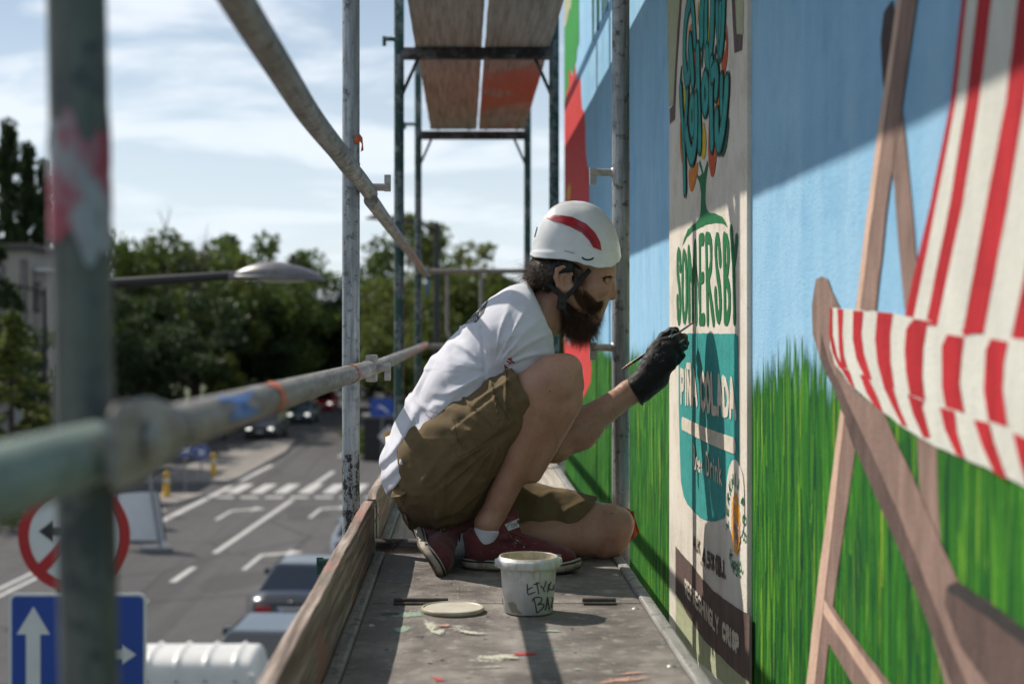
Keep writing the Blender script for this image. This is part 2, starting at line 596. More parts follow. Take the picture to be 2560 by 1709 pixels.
tape_patch('orange_tape', a_, b_, 1.83, 1.90, 0, P2, M['orange_tape'], lo1, .18, seed=2)
tape_patch('orange_tape', a_, b_, 3.18, 3.30, 0, P2, M['orange_tape'], lo1, .25, seed=5)
tape_patch('blue_tape', a_, b_, 1.45, 1.60, -.25, 1.05, M['blue_tape'], lo1, .35, seed=3)
lo2 = thing('guard_rail', (RX, 4.1, .5), 'lower guard rail farther along, with an orange scrap at its end', 'guard rail', 'tubular guard rails of the scaffold')
a2, b2 = Vector((RX+.004, Y1+.03, .497)), Vector((RX-.003, Y3+.2, .505))
MB().tube([a2, b2], TR*.84, 20).build('tube', M['galv_rail'], lo2)
tape_patch('orange_tape', a2, b2, 8.6, 9.0, 0, P2, M['orange_tape'], lo2, .3, seed=8)
rail('pale green guard rail at the bottom left, out of focus beside the camera', [(-.292, -.6, .512), (-.290, 1.19, .505)], M['pale_green_y'], TR)
rail('inner handrail above the upper planks beside the painted wall', [(.405, 3.2, 2.25), (.405, Y3, 2.25)], M['green'], .02)
eg = thing('end_guard', (-.2, Y3, .5), 'thin end guard with a bent hanging bar closing the far end of the scaffold', 'guard rail')
MB().tube([(XL, Y3-.03, 1.005), (XR, Y3-.03, 1.005)], .017, 14).build('top_bar', M['galv_rail'], eg)
MB().tube([(XL, Y3-.03, .50), (XR, Y3-.03, .50)], .017, 14).build('lower_bar', M['galv_rail'], eg)
for x in (-.115, .115):
    sgn = 1 if x < 0 else -1
    pts = [(x, Y3-.03, 1.0)] + [(x, Y3-.03, .62)] + [(x+sgn*.06*(1-math.cos(q)), Y3-.03, .62-.09*math.sin(q)) for q in (.4, .8, 1.2, 1.57)]
    MB().tube(pts, .013, 12).build('hanging_bar', M['galv_rail'], eg)

# tape flags on the posts
def flag(label, base, pts, mat):
    vs_, fs = [], []
    for (x, y, z) in pts:
        vs_.append(Vector(base)+Vector((x, y, z)))
    k = len(vs_)//2
    for i in range(k-1):
        fs.append((i*2, i*2+1, i*2+3, i*2+2))
    o = mesh_data('tape_scrap', vs_, fs, mat, True)
    o = obj('tape_scrap', o)
    m_ = o.modifiers.new('thick', 'SOLIDIFY'); m_.thickness = .0012
    return tag(o, label, 'tape', 'scraps of tape tied to the scaffold')
flag('small torn orange tape scrap stuck to the grey post left of the man', (XL+TR+.001, Y1-.012, 1.12),
     [(-.012, -.012, -.012), (-.016, -.010, .006), (.002, -.012, -.004), (.000, -.012, .018), (.006, -.008, -.010), (.007, -.006, .008), (.003, -.005, -.030), (.010, -.004, -.026)], M['orange_tape'])
flag('bright orange rag hanging on the post beside the kneeling knee', (.452, Y1-TR-.010, .078),
     [(-.016, .004, -.048), (-.016, .004, .040), (-.004, -.006, -.05), (-.006, -.006, .042), (.004, .002, -.044), (.002, .002, .034), (.012, -.006, -.038), (.009, -.006, .036), (.020, .002, -.026), (.013, .002, .012), (.025, -.002, -.022), (.020, -.002, -.006)], M['orange_tape'])
flag('thin blue tape scrap dangling from the far upper rail', (RX+.012, 9.3, .93),
     [(0, 0, .03), (.012, 0, .035), (.004, .01, -.03), (.018, .01, -.025), (-.004, 0, -.09), (.012, 0, -.095)], M['blue_tape'])

# decks -------------------------------------------------------------------
DXL, DXR = -.212, .392
def deck_bay(y0, y1, label, mat, hatch=None):
    dk = thing('scaffold_deck', (0, y0, -.05), label, 'scaffold deck', 'walking decks of the scaffold')
    seg = [(y0, hatch - .004), (hatch + .004, y1)] if hatch else [(y0, y1)]
    for s0, s1 in seg:
        MB().bbox((DXL+.001, s0, -.018), (DXR-.001, s1, 0), .002).build('board', mat, dk)
    for X0, X1 in ((DXL-.030, DXL-.001), (DXR+.001, DXR+.028)):
        MB().bbox((X0, y0, -.055), (X1, y1, .006), .006).build('edge_rail', M['alu'], dk)
    for ye in (y0+.02, y1-.02):
        MB().bbox((DXL, ye-.02, -.05), (DXR, ye+.02, -.020), .003).build('end_rail', M['alu'], dk)
    return dk
dk1 = deck_bay(.25, 3.845, 'dark anti-slip deck with a hinged hatch under the bucket and the man', M['deck'], 3.14)
dk2 = deck_bay(3.945, 6.74, 'pale wooden deck stretching away behind the man', M['plank_top'])
dk3 = deck_bay(6.84, 9.58, 'farthest wooden deck at the end of the scaffold', M['plank_top'])
for x0, x1 in ((-.155, -.035), (.085, .16), (.262, .335)):
    mb = MB(); mb.bbox((x0, 3.118, .0005), (x1, 3.166, .0045), .0015); mb.tube([(x0, 3.142, .006), (x1, 3.142, .006)], .0055, 12)
    mb.build('hinge', M['hinge'], dk1)
for (x, y) in ((.372, 3.08), (.372, 2.55), (.372, 2.0), (-.19, 2.9), (-.19, 2.3), (.372, 3.5)):
    MB().lathe([(.0001, .004), (.004, .0036), (.0075, .0015), (.009, .0003)], 14, (x, y, 0)).build('rivet', M['cast'], dk1)

# paint on the deck: thin dried smears
def smear(parent, col, cx_, cy_, rx, ry, ang=0, seed=0, z=.0012, ragged=.35, n=46, name='paint_smear'):
    rr = random.Random(seed)
    ph = [rr.random()*6.28 for _ in range(6)]
    R_ = []
    for k in range(n):
        a = P2*k/n
        R_.append(1 + ragged*(.5*math.sin(2*a+ph[0])+.35*math.sin(3*a+ph[1])+.3*math.sin(5*a+ph[2])+.22*math.sin(9*a+ph[3])+.16*math.sin(15*a+ph[4]) + .12*rr.uniform(-1, 1)))
    vs_, ed = [(cx_, cy_, z)], [1.0]
    for q, e in ((.45, .85), (.8, .45), (1.15, 0.0)):
        for k in range(n):
            a = P2*k/n
            x, y = rx*R_[k]*q*math.cos(a), ry*R_[k]*q*math.sin(a)
            vs_.append((cx_+x*math.cos(ang)-y*math.sin(ang), cy_+x*math.sin(ang)+y*math.cos(ang), z)); ed.append(e)
    fs = [(0, 1+k, 1+(k+1) % n) for k in range(n)]
    for q in (0, 1):
        fs += [(1+q*n+k, 1+(q+1)*n+k, 1+(q+1)*n+(k+1) % n, 1+q*n+(k+1) % n) for k in range(n)]
    o = MB().add(vs_, fs, False).build(name, col, parent)
    at_ = o.data.attributes.new('edge', 'FLOAT', 'POINT')
    at_.data.foreach_set('value', ed)
    return o
def thinpaint(name, c, thr=.42):
    """dry-brushed paint with gaps that show the deck's own dark colour"""
    t = NT(name)
    nz = t.noise(t.mapped((130, 42, 130)), 7, .75)
    f = t.noise(t.mapped(230), 4, .6)
    ed = t.n('ShaderNodeAttribute'); ed.attribute_name = 'edge'
    k = t.math('ADD', t.math('ADD', t.math('MULTIPLY', nz, .75), t.math('MULTIPLY', f, .25)), t.math('MULTIPLY', t.math('SUBTRACT', ed.outputs['Fac'], .55), .42))
    t.set(col=t.mix(f, tuple(x*.8 for x in c), c), rough=.55, normal=t.bump(f, .3, .001), alpha=t.step(k, thr+.02, thr+.30, 0, .9))
    return t.m
M['p_mint'] = thinpaint('dried_mint_paint', (.36, .46, .36), .36)
M['p_cream'] = thinpaint('dried_cream_paint', (.66, .64, .52), .40)
M['p_cream2'] = thinpaint('dried_cream_paint_thin', (.60, .57, .48), .50)
M['p_red'] = thinpaint('dried_red_paint', (.62, .06, .06), .33)
M['p_pink'] = thinpaint('dried_pink_paint', (.60, .34, .27), .40)
M['p_teal'] = thinpaint('dried_teal_paint', (.22, .42, .40), .44)
M['p_black'] = thinpaint('dried_dark_paint', (.03, .03, .03), .25)
def dk(zx, zy):                                            # from the lower photograph zoom
    g = ground(700+.38314*zx, 1109+.38314*zy, 0)
    return g.x, g.y
for (c, zx, zy, rx, ry, an, sd_, rg) in (
    ('p_mint', 830, 1115, .050, .040, .3, 1, .3), ('p_mint', 795, 1210, .024, .040, 0, 2, .2), ('p_black', 725, 1112, .020, .018, 0, 3, .2),
    ('p_cream', 985, 1190, .016, .085, .1, 4, .3), ('p_cream', 1030, 1235, .022, .03, 0, 24, .3), ('p_cream2', 1180, 1205, .060, .030, -.9, 5, .45), ('p_cream', 1250, 1240, .04, .018, -.5, 25, .4),
    ('p_cream', 1400, 1395, .062, .026, .15, 6, .55), ('p_cream2', 1330, 1420, .045, .02, -.1, 7, .5), ('p_cream', 1480, 1400, .03, .02, .3, 27, .4), ('p_red', 1600, 1372, .024, .017, .1, 8, .3),
    ('p_teal', 1780, 1350, .05, .005, .12, 9, .4), ('p_red', 1030, 1540, .009, .018, .4, 10, .5), ('p_mint', 1760, 1225, .024, .012, .2, 11, .5),
    ('p_pink', 2230, 1545, .055, .022, .5, 12, .5), ('p_pink', 2300, 1500, .03, .012, .4, 13, .5), ('p_cream2', 1370, 1460, .05, .012, .05, 14, .5),
    ('p_teal', 1205, 1378, .012, .005, 0, 15, .4), ('p_cream2', 975, 1430, .012, .012, 0, 16, .5), ('p_mint', 1940, 1475, .006, .006, 0, 17, .4),
    ('p_pink', 1075, 1190, .016, .020, 0, 18, .4)):
    x, y = dk(zx, zy)
    smear(dk1, M[c], x, y, rx, ry, an, sd_, .0010+.0001*sd_, rg)
for i in range(150):
    x, y = rnd.uniform(DXL+.02, DXR-.02), rnd.uniform(2.2, 3.8)
    smear(dk1, M[rnd.choice(['p_cream2', 'p_mint', 'p_cream2', 'p_black', 'p_cream', 'p_pink'])], x, y, rnd.uniform(.0015, .006), rnd.uniform(.002, .009), rnd.random()*3, 100+i, .0008, .5, 12, 'paint_fleck')

# toe boards
def toe_board(y0, y1, label, seed, zt=.148):
    rr = random.Random(seed)
    mb = MB()
    n = 60
    prof = []
    for i in range(n+1):
        y = y0+(y1-y0)*i/n
        wv = .0016*math.sin(y*9+seed)+.001*rr.uniform(-1, 1)
        top = zt+wv-(.012 if i in (0, n) else 0)
        x0, x1 = -.268, -.243
        prof.append([(x0, y, -.004), (x1, y, -.004), (x1+.0006*rr.uniform(-1, 1), y, top-.0016), (x1-.0016, y, top), (x0+.0016, y, top), (x0, y, top-.0016)])
    vs_ = [p for q in prof for p in q]
    fs = []
    for i in range(n):
        for k in range(6):
            k2 = (k+1) % 6
            fs.append((i*6+k, (i+1)*6+k, (i+1)*6+k2, i*6+k2))
    fs.append(tuple(range(6))); fs.append(tuple(n*6+k for k in range(5, -1, -1)))
    mb.add(vs_, fs)
    t = thing('toe_board', (-.256, y0, 0), label, 'toe board', 'wooden toe boards of the scaffold')
    mb.build('board', M['toe'], t)
    for ye in (y0+.03, y1-.03):
        MB().bbox((-.2425, ye-.018, .0), (-.2395, ye+.018, .125), .001).build('end_plate', M['cast'], t)
        for z in (.03, .09):
            MB().tube([(-.2400, ye, z), (-.2365, ye, z)], .005, 10).build('screw', M['cast'], t)
    return t
toe_board(.2, 3.86, 'weathered wooden toe board beside the dark deck, edge worn and pink-stained', 1)
toe_board(3.93, 6.76, 'wooden toe board behind the seated man, beside the pale deck', 2)
toe_board(6.82, 9.6, 'farthest wooden toe board at the end of the scaffold', 3)

# upper deck: loose planks seen from below
def plank(x0, x1, y0, y1, label, mat, seed):
    mb = MB()
    rr = random.Random(seed)
    n = 24
    vs_, fs = [], []
    for i in range(n+1):
        y = y0+(y1-y0)*i/n
        j = .0012*rr.uniform(-1, 1)
        z0 = UZ+.002*math.sin(y*2+seed)
        for (x, z) in ((x0+j, z0), (x1+j, z0), (x1+j, z0+.045), (x0+j, z0+.045)):
            vs_.append((x, y, z))
    for i in range(n):
        for k in range(4):
            k2 = (k+1) % 4
            fs.append((i*4+k, i*4+k2, (i+1)*4+k2, (i+1)*4+k))
    fs += [(3, 2, 1, 0), (n*4, n*4+1, n*4+2, n*4+3)]
    t = thing('deck_plank', ((x0+x1)/2, y0, UZ), label, 'scaffold plank', 'planks of the upper deck')
    mb.add(vs_, fs); mb.build('board', mat, t)
    for ye in (y0, y1):
        s = 1 if ye == y1 else -1
        for xx in (x0+.05, x1-.05):
            MB().tube([(xx, ye-s*.05, UZ+.03), (xx, ye+s*.03, UZ+.03), (xx, ye+s*.045, UZ+.005)], .009, 8).build('hook', M['cast'], t)
    return t
plank(-.225, .086, 6.795, 9.57, 'far outer plank overhead, brown plywood underside', M['plank'], 1)
plank(.100, .406, 6.795, 9.57, 'far inner plank overhead, stained red along the wall side', M['plank_red'], 2)
plank(-.232, .084, 3.903, 6.785, 'middle outer plank overhead, cracked grey-brown underside', M['plank'], 3)
plank(.102, .408, 3.903, 6.785, 'middle inner plank overhead, grey-brown underside next to the wall', M['plank'], 4)
plank(-.225, .086, .2, 3.897, 'outer plank nearest the viewer, overhead, shading the wall', M['plank'], 5)
plank(.100, .406, .2, 3.897, 'inner plank nearest the viewer, overhead beside the painted label', M['plank'], 6)
# ------------------------------------------------------------------ painted wall
WX, PX = .620, .609           # wall plane and the plane of the flat pier that carries the label
WEND = 8.78
def stucco(t, prev=None):
    a = t.noise(t.mapped(210), 4, .6)
    b = t.noise(t.mapped(70), 4, .6)
    return t.bump(t.math('ADD', a, t.math('MULTIPLY', b, .8)), .55, .0035)

def mural(name, c, var=.16, pit=True, rough=.72, scale=30, streak=None):
    t = NT(name)
    nz = t.noise(t.mapped(streak or scale), 5, .65)
    hi = tuple(min(1, x*(1+var)) for x in c)
    lo = tuple(x*(1-var) for x in c)
    col = t.ramp(nz, [(.3, lo), (.5, c), (.72, hi)])
    if pit:
        pn = t.noise(t.mapped((300, 300, 190), loc=(5, 3, 1)), 2, .5)
        col = t.mix(t.step(pn, .70, .74, 0, .55), col, tuple(x*.35 for x in c))
    t.set(col=col, rough=rough, spec=.12, normal=stucco(t))
    return t.m

def wall_material():
    """blue sky above, painted meadow below, both brushed on stucco"""
    t = NT('mural_wall_paint')
    sp = t.n('ShaderNodeSeparateXYZ'); t.l(t.pos(), sp.inputs[0])
    big = t.noise(t.mapped((3, 1.3, 1.0)), 4, .55)
    med = t.noise(t.mapped(16), 5, .6)
    blue = t.ramp(t.math('ADD', t.math('MULTIPLY', big, .65), t.math('MULTIPLY', med, .35)),
                  [(.32, (.21, .43, .64)), (.5, (.27, .50, .70)), (.68, (.34, .57, .75))])
    rol = t.noise(t.mapped((9, 7.5, 1.1), loc=(1, 2, 6)), 5, .65, .3)
    blue = t.mix(t.step(rol, .42, .72, 0, .45), blue, (.40, .62, .78))
    pat = t.noise(t.mapped((5, 4, 4), loc=(8, 2, 6)), 3, .5)
    blue = t.mix(t.step(pat, .58, .64, 0, .28), blue, (.17, .37, .58))
    pn = t.noise(t.mapped((300, 300, 190), loc=(5, 3, 1)), 2, .5)
    blue = t.mix(t.step(pn, .69, .74, 0, .5), blue, (.07, .17, .27))
    s1 = t.noise(t.mapped((40, 46, 2.6)), 6, .68, .3)
    s2 = t.noise(t.mapped((14, 15, 1.7), loc=(3, 9, 2)), 4, .6, .4)
    g = t.math('ADD', t.math('MULTIPLY', s1, .6), t.math('MULTIPLY', s2, .4))
    green = t.ramp(g, [(.30, (.005, .036, .018)), (.40, (.010, .080, .018)), (.50, (.026, .155, .018)), (.60, (.064, .25, .024)), (.72, (.15, .37, .035))])
    tip = t.noise(t.mapped((60, 60, .6), loc=(1, 0, 4)), 3, .6)
    tip2 = t.noise(t.mapped((11, 11, .2), loc=(7, 0, 4)), 3, .6)
    h = t.math('ADD', .505, t.math('ADD', t.math('MULTIPLY', t.math('SUBTRACT', tip, .5), .13), t.math('MULTIPLY', t.math('SUBTRACT', tip2, .5), .10)))
    k = t.step(t.math('SUBTRACT', sp.outputs[2], h), -.05, .025, 1, 0)
    t.set(col=t.mix(k, blue, green), rough=.8, spec=.12, normal=stucco(t))
    return t.m

bld = thing('painted_building', (WX, 4, GZ), 'building side wall painted with a blue sky and green meadow mural', 'building')
mb = MB()
mb.box((WX, -3.0, GZ), (9, WEND, 8.5))
mb.build('wall', wall_material(), bld)
MB().bbox((WX-.06, -3.0, 8.501), (9.1, WEND+.06, 8.7), .01).build('coping', simple('grey_coping', (.3, .3, .3), None, 10, .7), bld)

# ---- tracing helpers: photograph pixel -> place on the wall plane
def wpt(px, py, X=WX):
    Y = X*F/(px-CX)
    return (Y, EH-(py-CY)*Y/F)
def cv(x0, y0, s): return lambda x, y: (x0+s*x, y0+s*y)
cL1, cL2, cL3 = cv(1640, 0, .26777), cv(1640, 400, .26777), cv(1640, 800, .26777)
cL4 = cv(1640, 1100, .3886)
cE = cv(1380, 0, .3189)
cF6, cF7 = cv(2000, 0, .51), cv(2000, 800, .5797)
cZ5 = cv(850, 450, .38314)

LJ = [0, 0]
def poly_mesh(pts_yz, X):
    v = [(X, y, z) for y, z in pts_yz]
    f = []
    for a, b, c in tessellate_polygon([[Vector((y, z, 0)) for y, z in pts_yz]]):
        (ya, za), (yb, zb), (yc, zc_) = pts_yz[a], pts_yz[b], pts_yz[c]
        ar = (yb-ya)*(zc_-za)-(yc-ya)*(zb-za)
        if abs(ar) < 1e-10: continue
        f.append((a, b, c) if ar < 0 else (a, c, b))
    return v, f
def densify(pts, wob, seed, step=.03):
    """hand-painted edge: small wobble along a traced outline"""
    rr = random.Random(seed)
    out = []
    n = len(pts)
    for i in range(n):
        a, b = pts[i], pts[(i+1) % n]
        d = math.hypot(b[0]-a[0], b[1]-a[1])
        k = max(1, min(24, int(d/step)))
        for j in range(k):
            t = j/k
            out.append((a[0]+(b[0]-a[0])*t+rr.uniform(-wob, wob), a[1]+(b[1]-a[1])*t+rr.uniform(-wob, wob)))
    return out
def shape(name, conv, pts, mat, parent, layer, X=WX, wob=.0012, seed=0, smoothpts=False):
    yz = [wpt(*conv(*p), X) for p in pts]
    if smoothpts:
        yz = chaikin(chaikin(yz))
    yz = densify(yz, wob, seed+len(pts))
    LJ[1] = (LJ[1]+1) % 45
    xx = X-.0006-.0007*layer-LJ[1]*.000012
    v, f = poly_mesh(yz, xx)
    return MB().add(v, f).build(name, mat, parent)
def chaikin(p, closed=True):
    out = []
    n = len(p)
    for i in range(n if closed else n-1):
        a, b = p[i], p[(i+1) % n]
        out += [(a[0]*.75+b[0]*.25, a[1]*.75+b[1]*.25), (a[0]*.25+b[0]*.75, a[1]*.25+b[1]*.75)]
    if not closed:
        out = [p[0]]+out+[p[-1]]
    return out
def ribbon(mb, yz, wd, X, closed=False, rough=.0, seed=0, crisp=False):
    """brush stroke of real width wd along wall points"""
    rr = random.Random(seed)
    p = list(yz)
    if crisp:
        if len(p) > 2:                                     # keep corners: one joint disc per point
            for i, (a, b) in enumerate(zip(p, p[1:])):
                ribbon(mb, [a, b], wd, X-.00004*i, False, rough, rr.randint(0, 99))
            return
    else:
        p = chaikin(p, closed) if len(p) > 2 else p
        p = chaikin(p, closed) if len(p) > 2 else p
    if closed: p = p+[p[0]]
    n = len(p)
    L_, R_ = [], []
    for i in range(n):
        a = p[max(0, i-1)]; b = p[min(n-1, i+1)]
        if closed and i in (0, n-1): a, b = p[n-2], p[1]
        dx, dy = b[0]-a[0], b[1]-a[1]
        d = math.hypot(dx, dy) or 1
        nx, ny = -dy/d, dx/d
        w_ = wd/2*(1+rough*rr.uniform(-1, 1))
        L_.append((p[i][0]+nx*w_, p[i][1]+ny*w_)); R_.append((p[i][0]-nx*w_, p[i][1]-ny*w_))
    vs_ = [(X, y, z) for y, z in L_]+[(X, y, z) for y, z in R_]
    fs = [(i, i+1, n+i+1, n+i) for i in range(n-1)]
    mb.add(vs_, fs)
    if not closed:
        for c, q in ((p[0], p[1]), (p[-1], p[-2])):
            a0 = math.atan2(c[1]-q[1], c[0]-q[0])
            cap = [(X, c[0], c[1])]+[(X, c[0]+wd/2*math.cos(a0+t), c[1]+wd/2*math.sin(a0+t)) for t in np.linspace(-math.pi/2, math.pi/2, 8)]
            mb.add(cap, [(0, i, i+1) for i in range(1, 8)])

# ---- stroke alphabet (unit box, y up)
AB = {
 'A': [[(0,0),(.5,1),(1,0)],[(.2,.35),(.8,.35)]], 'B': [[(0,0),(0,1),(.7,.95),(.75,.6),(0,.52)],[(0,.52),(.9,.45),(.9,.05),(0,0)]],
 'C': [[(1,.8),(.6,1),(.1,.8),(0,.5),(.1,.15),(.6,0),(1,.2)]], 'D': [[(0,0),(0,1),(.6,.95),(1,.6),(1,.35),(.6,.03),(0,0)]],
 'E': [[(.9,1),(0,1),(0,0),(.9,0)],[(0,.52),(.7,.52)]], 'F': [[(.9,1),(0,1),(0,0)],[(0,.52),(.7,.52)]],
 'G': [[(1,.85),(.5,1),(.05,.75),(0,.4),(.3,.02),(.9,.08),(1,.45),(.6,.45)]], 'H': [[(0,0),(0,1)],[(1,0),(1,1)],[(0,.5),(1,.5)]],
 'I': [[(.5,0),(.5,1)]], 'J': [[(.8,1),(.8,.2),(.5,0),(.1,.15)]], 'K': [[(0,0),(0,1)],[(.9,1),(0,.45)],[(.3,.6),(1,0)]],
 'L': [[(0,1),(0,0),(.9,0)]], 'N': [[(0,0),(0,1),(1,0),(1,1)]], 'O': [[(.5,1),(.05,.75),(0,.4),(.3,.02),(.7,.02),(1,.4),(.95,.75),(.5,1)]],
 'P': [[(0,0),(0,1),(.8,.95),(.9,.7),(.7,.48),(0,.45)]], 'R': [[(0,0),(0,1),(.8,.95),(.9,.72),(.7,.5),(0,.48)],[(.4,.48),(1,0)]],
 'S': [[(.9,.85),(.5,1),(.1,.8),(.2,.58),(.8,.42),(.95,.2),(.5,0),(.05,.15)]], 'Y': [[(0,1),(.5,.5),(1,1)],[(.5,.5),(.5,0)]],
 'Z': [[(0,1),(1,1),(0,0),(1,0)]], '.': [[(.45,.02),(.5,.06)]], ',': [[(.55,.08),(.4,-.12)]], '%': [[(.1,0),(.9,1)],[(.2,1),(.05,.85),(.2,.7),(.35,.85),(.2,1)],[(.8,.3),(.65,.15),(.8,0),(.95,.15),(.8,.3)]],
 '4': [[(.7,0),(.7,1),(0,.3),(1,.3)]], '5': [[(.9,1),(.15,1),(.1,.55),(.7,.6),(.95,.3),(.6,0),(.05,.1)]],
 '-': [[(.2,.5),(.8,.5)]], '~': [[(.0,1.18),(.3,1.26),(.7,1.16),(1,1.24)]],
 'W': [[(0,1),(.25,0),(.5,.8),(.75,0),(1,1)]], 'M': [[(0,0),(.1,1),(.5,.35),(.9,1),(1,0)]], 'T': [[(0,1),(1,1)],[(.5,1),(.5,0)]], 'U': [[(0,1),(0,.25),(.5,0),(1,.25),(1,1)]], 'X': [[(0,0),(1,1)],[(0,1),(1,0)]], 'V': [[(0,1),(.5,0),(1,1)]],
 'e': [[(.05,.3),(.9,.35),(.6,.58),(.1,.4),(.15,.05),(.9,.08)]], 'r': [[(.1,0),(.2,.55)],[(.2,.4),(.6,.6),(.9,.5)]], 'i': [[(.5,0),(.5,.55)],[(.5,.78),(.52,.82)]], 'n': [[(.1,0),(.1,.55)],[(.1,.4),(.5,.58),(.85,.45),(.9,0)]], 'k': [[(.1,0),(.1,1)],[(.85,.6),(.1,.28),(.9,0)]],
}
def text_quad(mb, s, quad, pen, X, conv, gap=.35, narrow='I.,i', seed=0, jit=.04):
    """lettering laid into a four-cornered box given in photograph pixels: tl, tr, br, bl"""
    rr = random.Random(seed)
    q = [wpt(*conv(*p), X) for p in quad]
    ws = [(.35 if c in narrow else (.6 if c == ' ' else 1)) for c in s]
    tot = sum(ws)+gap*(len(s)-1)
    x = 0
    for c, w_ in zip(s, ws):
        for st in AB.get(c, []):
            pts = []
            for (u, v) in st:
                uu = (x+u*w_)/tot+rr.uniform(-jit, jit)/tot
                vv = v+rr.uniform(-jit, jit)*.5
                top = [q[0][i]+(q[1][i]-q[0][i])*uu for i in (0, 1)]
                bot = [q[3][i]+(q[2][i]-q[3][i])*uu for i in (0, 1)]
                pts.append((bot[0]+(top[0]-bot[0])*vv, bot[1]+(top[1]-bot[1])*vv))
            LJ[0] = (LJ[0]+1) % 3; ribbon(mb, pts, pen, X-LJ[0]*.0003, rough=.12, seed=rr.randint(0, 999), crisp=True)
        x += w_+gap

# ---- colours of the mural
C_ = dict(cream=(.70, .64, .55), teal=(.045, .30, .28), dteal=(.010, .075, .055), fill=(.035, .29, .27), dgreen=(.020, .155, .058), orange=(.62, .20, .03), orange2=(.78, .32, .03),
          red=(.55, .055, .055), dred=(.50, .085, .03), yellow=(.58, .42, .03), brown=(.125, .085, .075), brownL=(.26, .175, .145), brownD=(.075, .052, .050), tan=(.62, .42, .32),
          white=(.66, .65, .58), stripe=(.46, .028, .036), leaf=(.04, .27, .06), pale=(.40, .42, .27), letter=(.66, .60, .50), dkgrey=(.05, .045, .045), seed=(.6, .38, .03))
MU = {k: mural('mural_'+k, v) for k, v in C_.items()}
MU['stripe'] = mural('mural_stripe', C_['stripe'], .24, True, streak=(10, 20, 5))
MU['white'] = mural('mural_white', C_['white'], .10, True, streak=(10, 18, 5))
MU['brownL'] = mural('mural_brownL', C_['brownL'], .30, True, streak=(14, 30, 8))
MU['brown'] = mural('mural_brown', C_['brown'], .28, True, streak=(14, 26, 8))
MU['tan'] = mural('mural_tan', C_['tan'], .22, True, streak=(14, 30, 7))
MU['fill'] = mural('mural_fill', C_['fill'], .22, True, scale=20)

# ---- flat pier with the label
P0, P1 = PX*F/(1867-CX), PX*F/(1673-CX)
def label_base():
    t = NT('label_cream')
    nz = t.noise(t.mapped(9), 6, .65)
    drip = t.noise(t.mapped((40, 40, 3)), 4, .6)
    col = t.ramp(nz, [(.3, (.56, .50, .42)), (.5, C_['cream']), (.7, (.74, .69, .61))])
    col = t.mix(t.step(drip, .62, .75, 0, .35), col, (.42, .33, .22))
    pn = t.noise(t.mapped((300, 300, 190), loc=(5, 3, 1)), 2, .5)
    col = t.mix(t.step(pn, .68, .73, 0, .6), col, (.22, .17, .12))
    t.set(col=col, rough=.8, spec=.12, normal=stucco(t))
    return t.m
pier = MB().bbox((PX, P0, GZ), (WX+.05, P1, 8.4), .002).build('pier', label_base(), bld)

def lab(name, conv, pts, mat, layer, **k):
    return shape(name, conv, pts, MU[mat], pier, layer, PX, **k)
lab('painted_rim', cL4, [(128,1010),(140,990),(300,1270),(430,1405),(603,1560),(603,1700),(128,1300)], 'pale', 0)
lab('painted_band', cL4, [(128,680),(190,752),(250,822),(300,890),(370,968),(440,1020),(520,1075),(604,1122),(604,1556),(520,1490),(430,1400),(370,1345),(310,1280),(250,1192),(200,1110),(160,1035),(128,985)], 'brown', 1)
lab('painted_panel', cL3, [(212,125),(500,124),(745,128),(768,145),(772,500),(778,900),(780,1400),(780,1560),(640,1840),(560,1875),(500,1872),(430,1850),(370,1800),(300,1720),(262,1640),(236,1500),(225,1200),(215,700)], 'teal', 1)
lab('painted_disc', cL4, [(505,118),(482,150),(463,230),(455,330),(454,480),(463,614),(560,640),(575,500),(572,300),(560,200),(540,160),(525,128)], 'cream', 2, smoothpts=True)
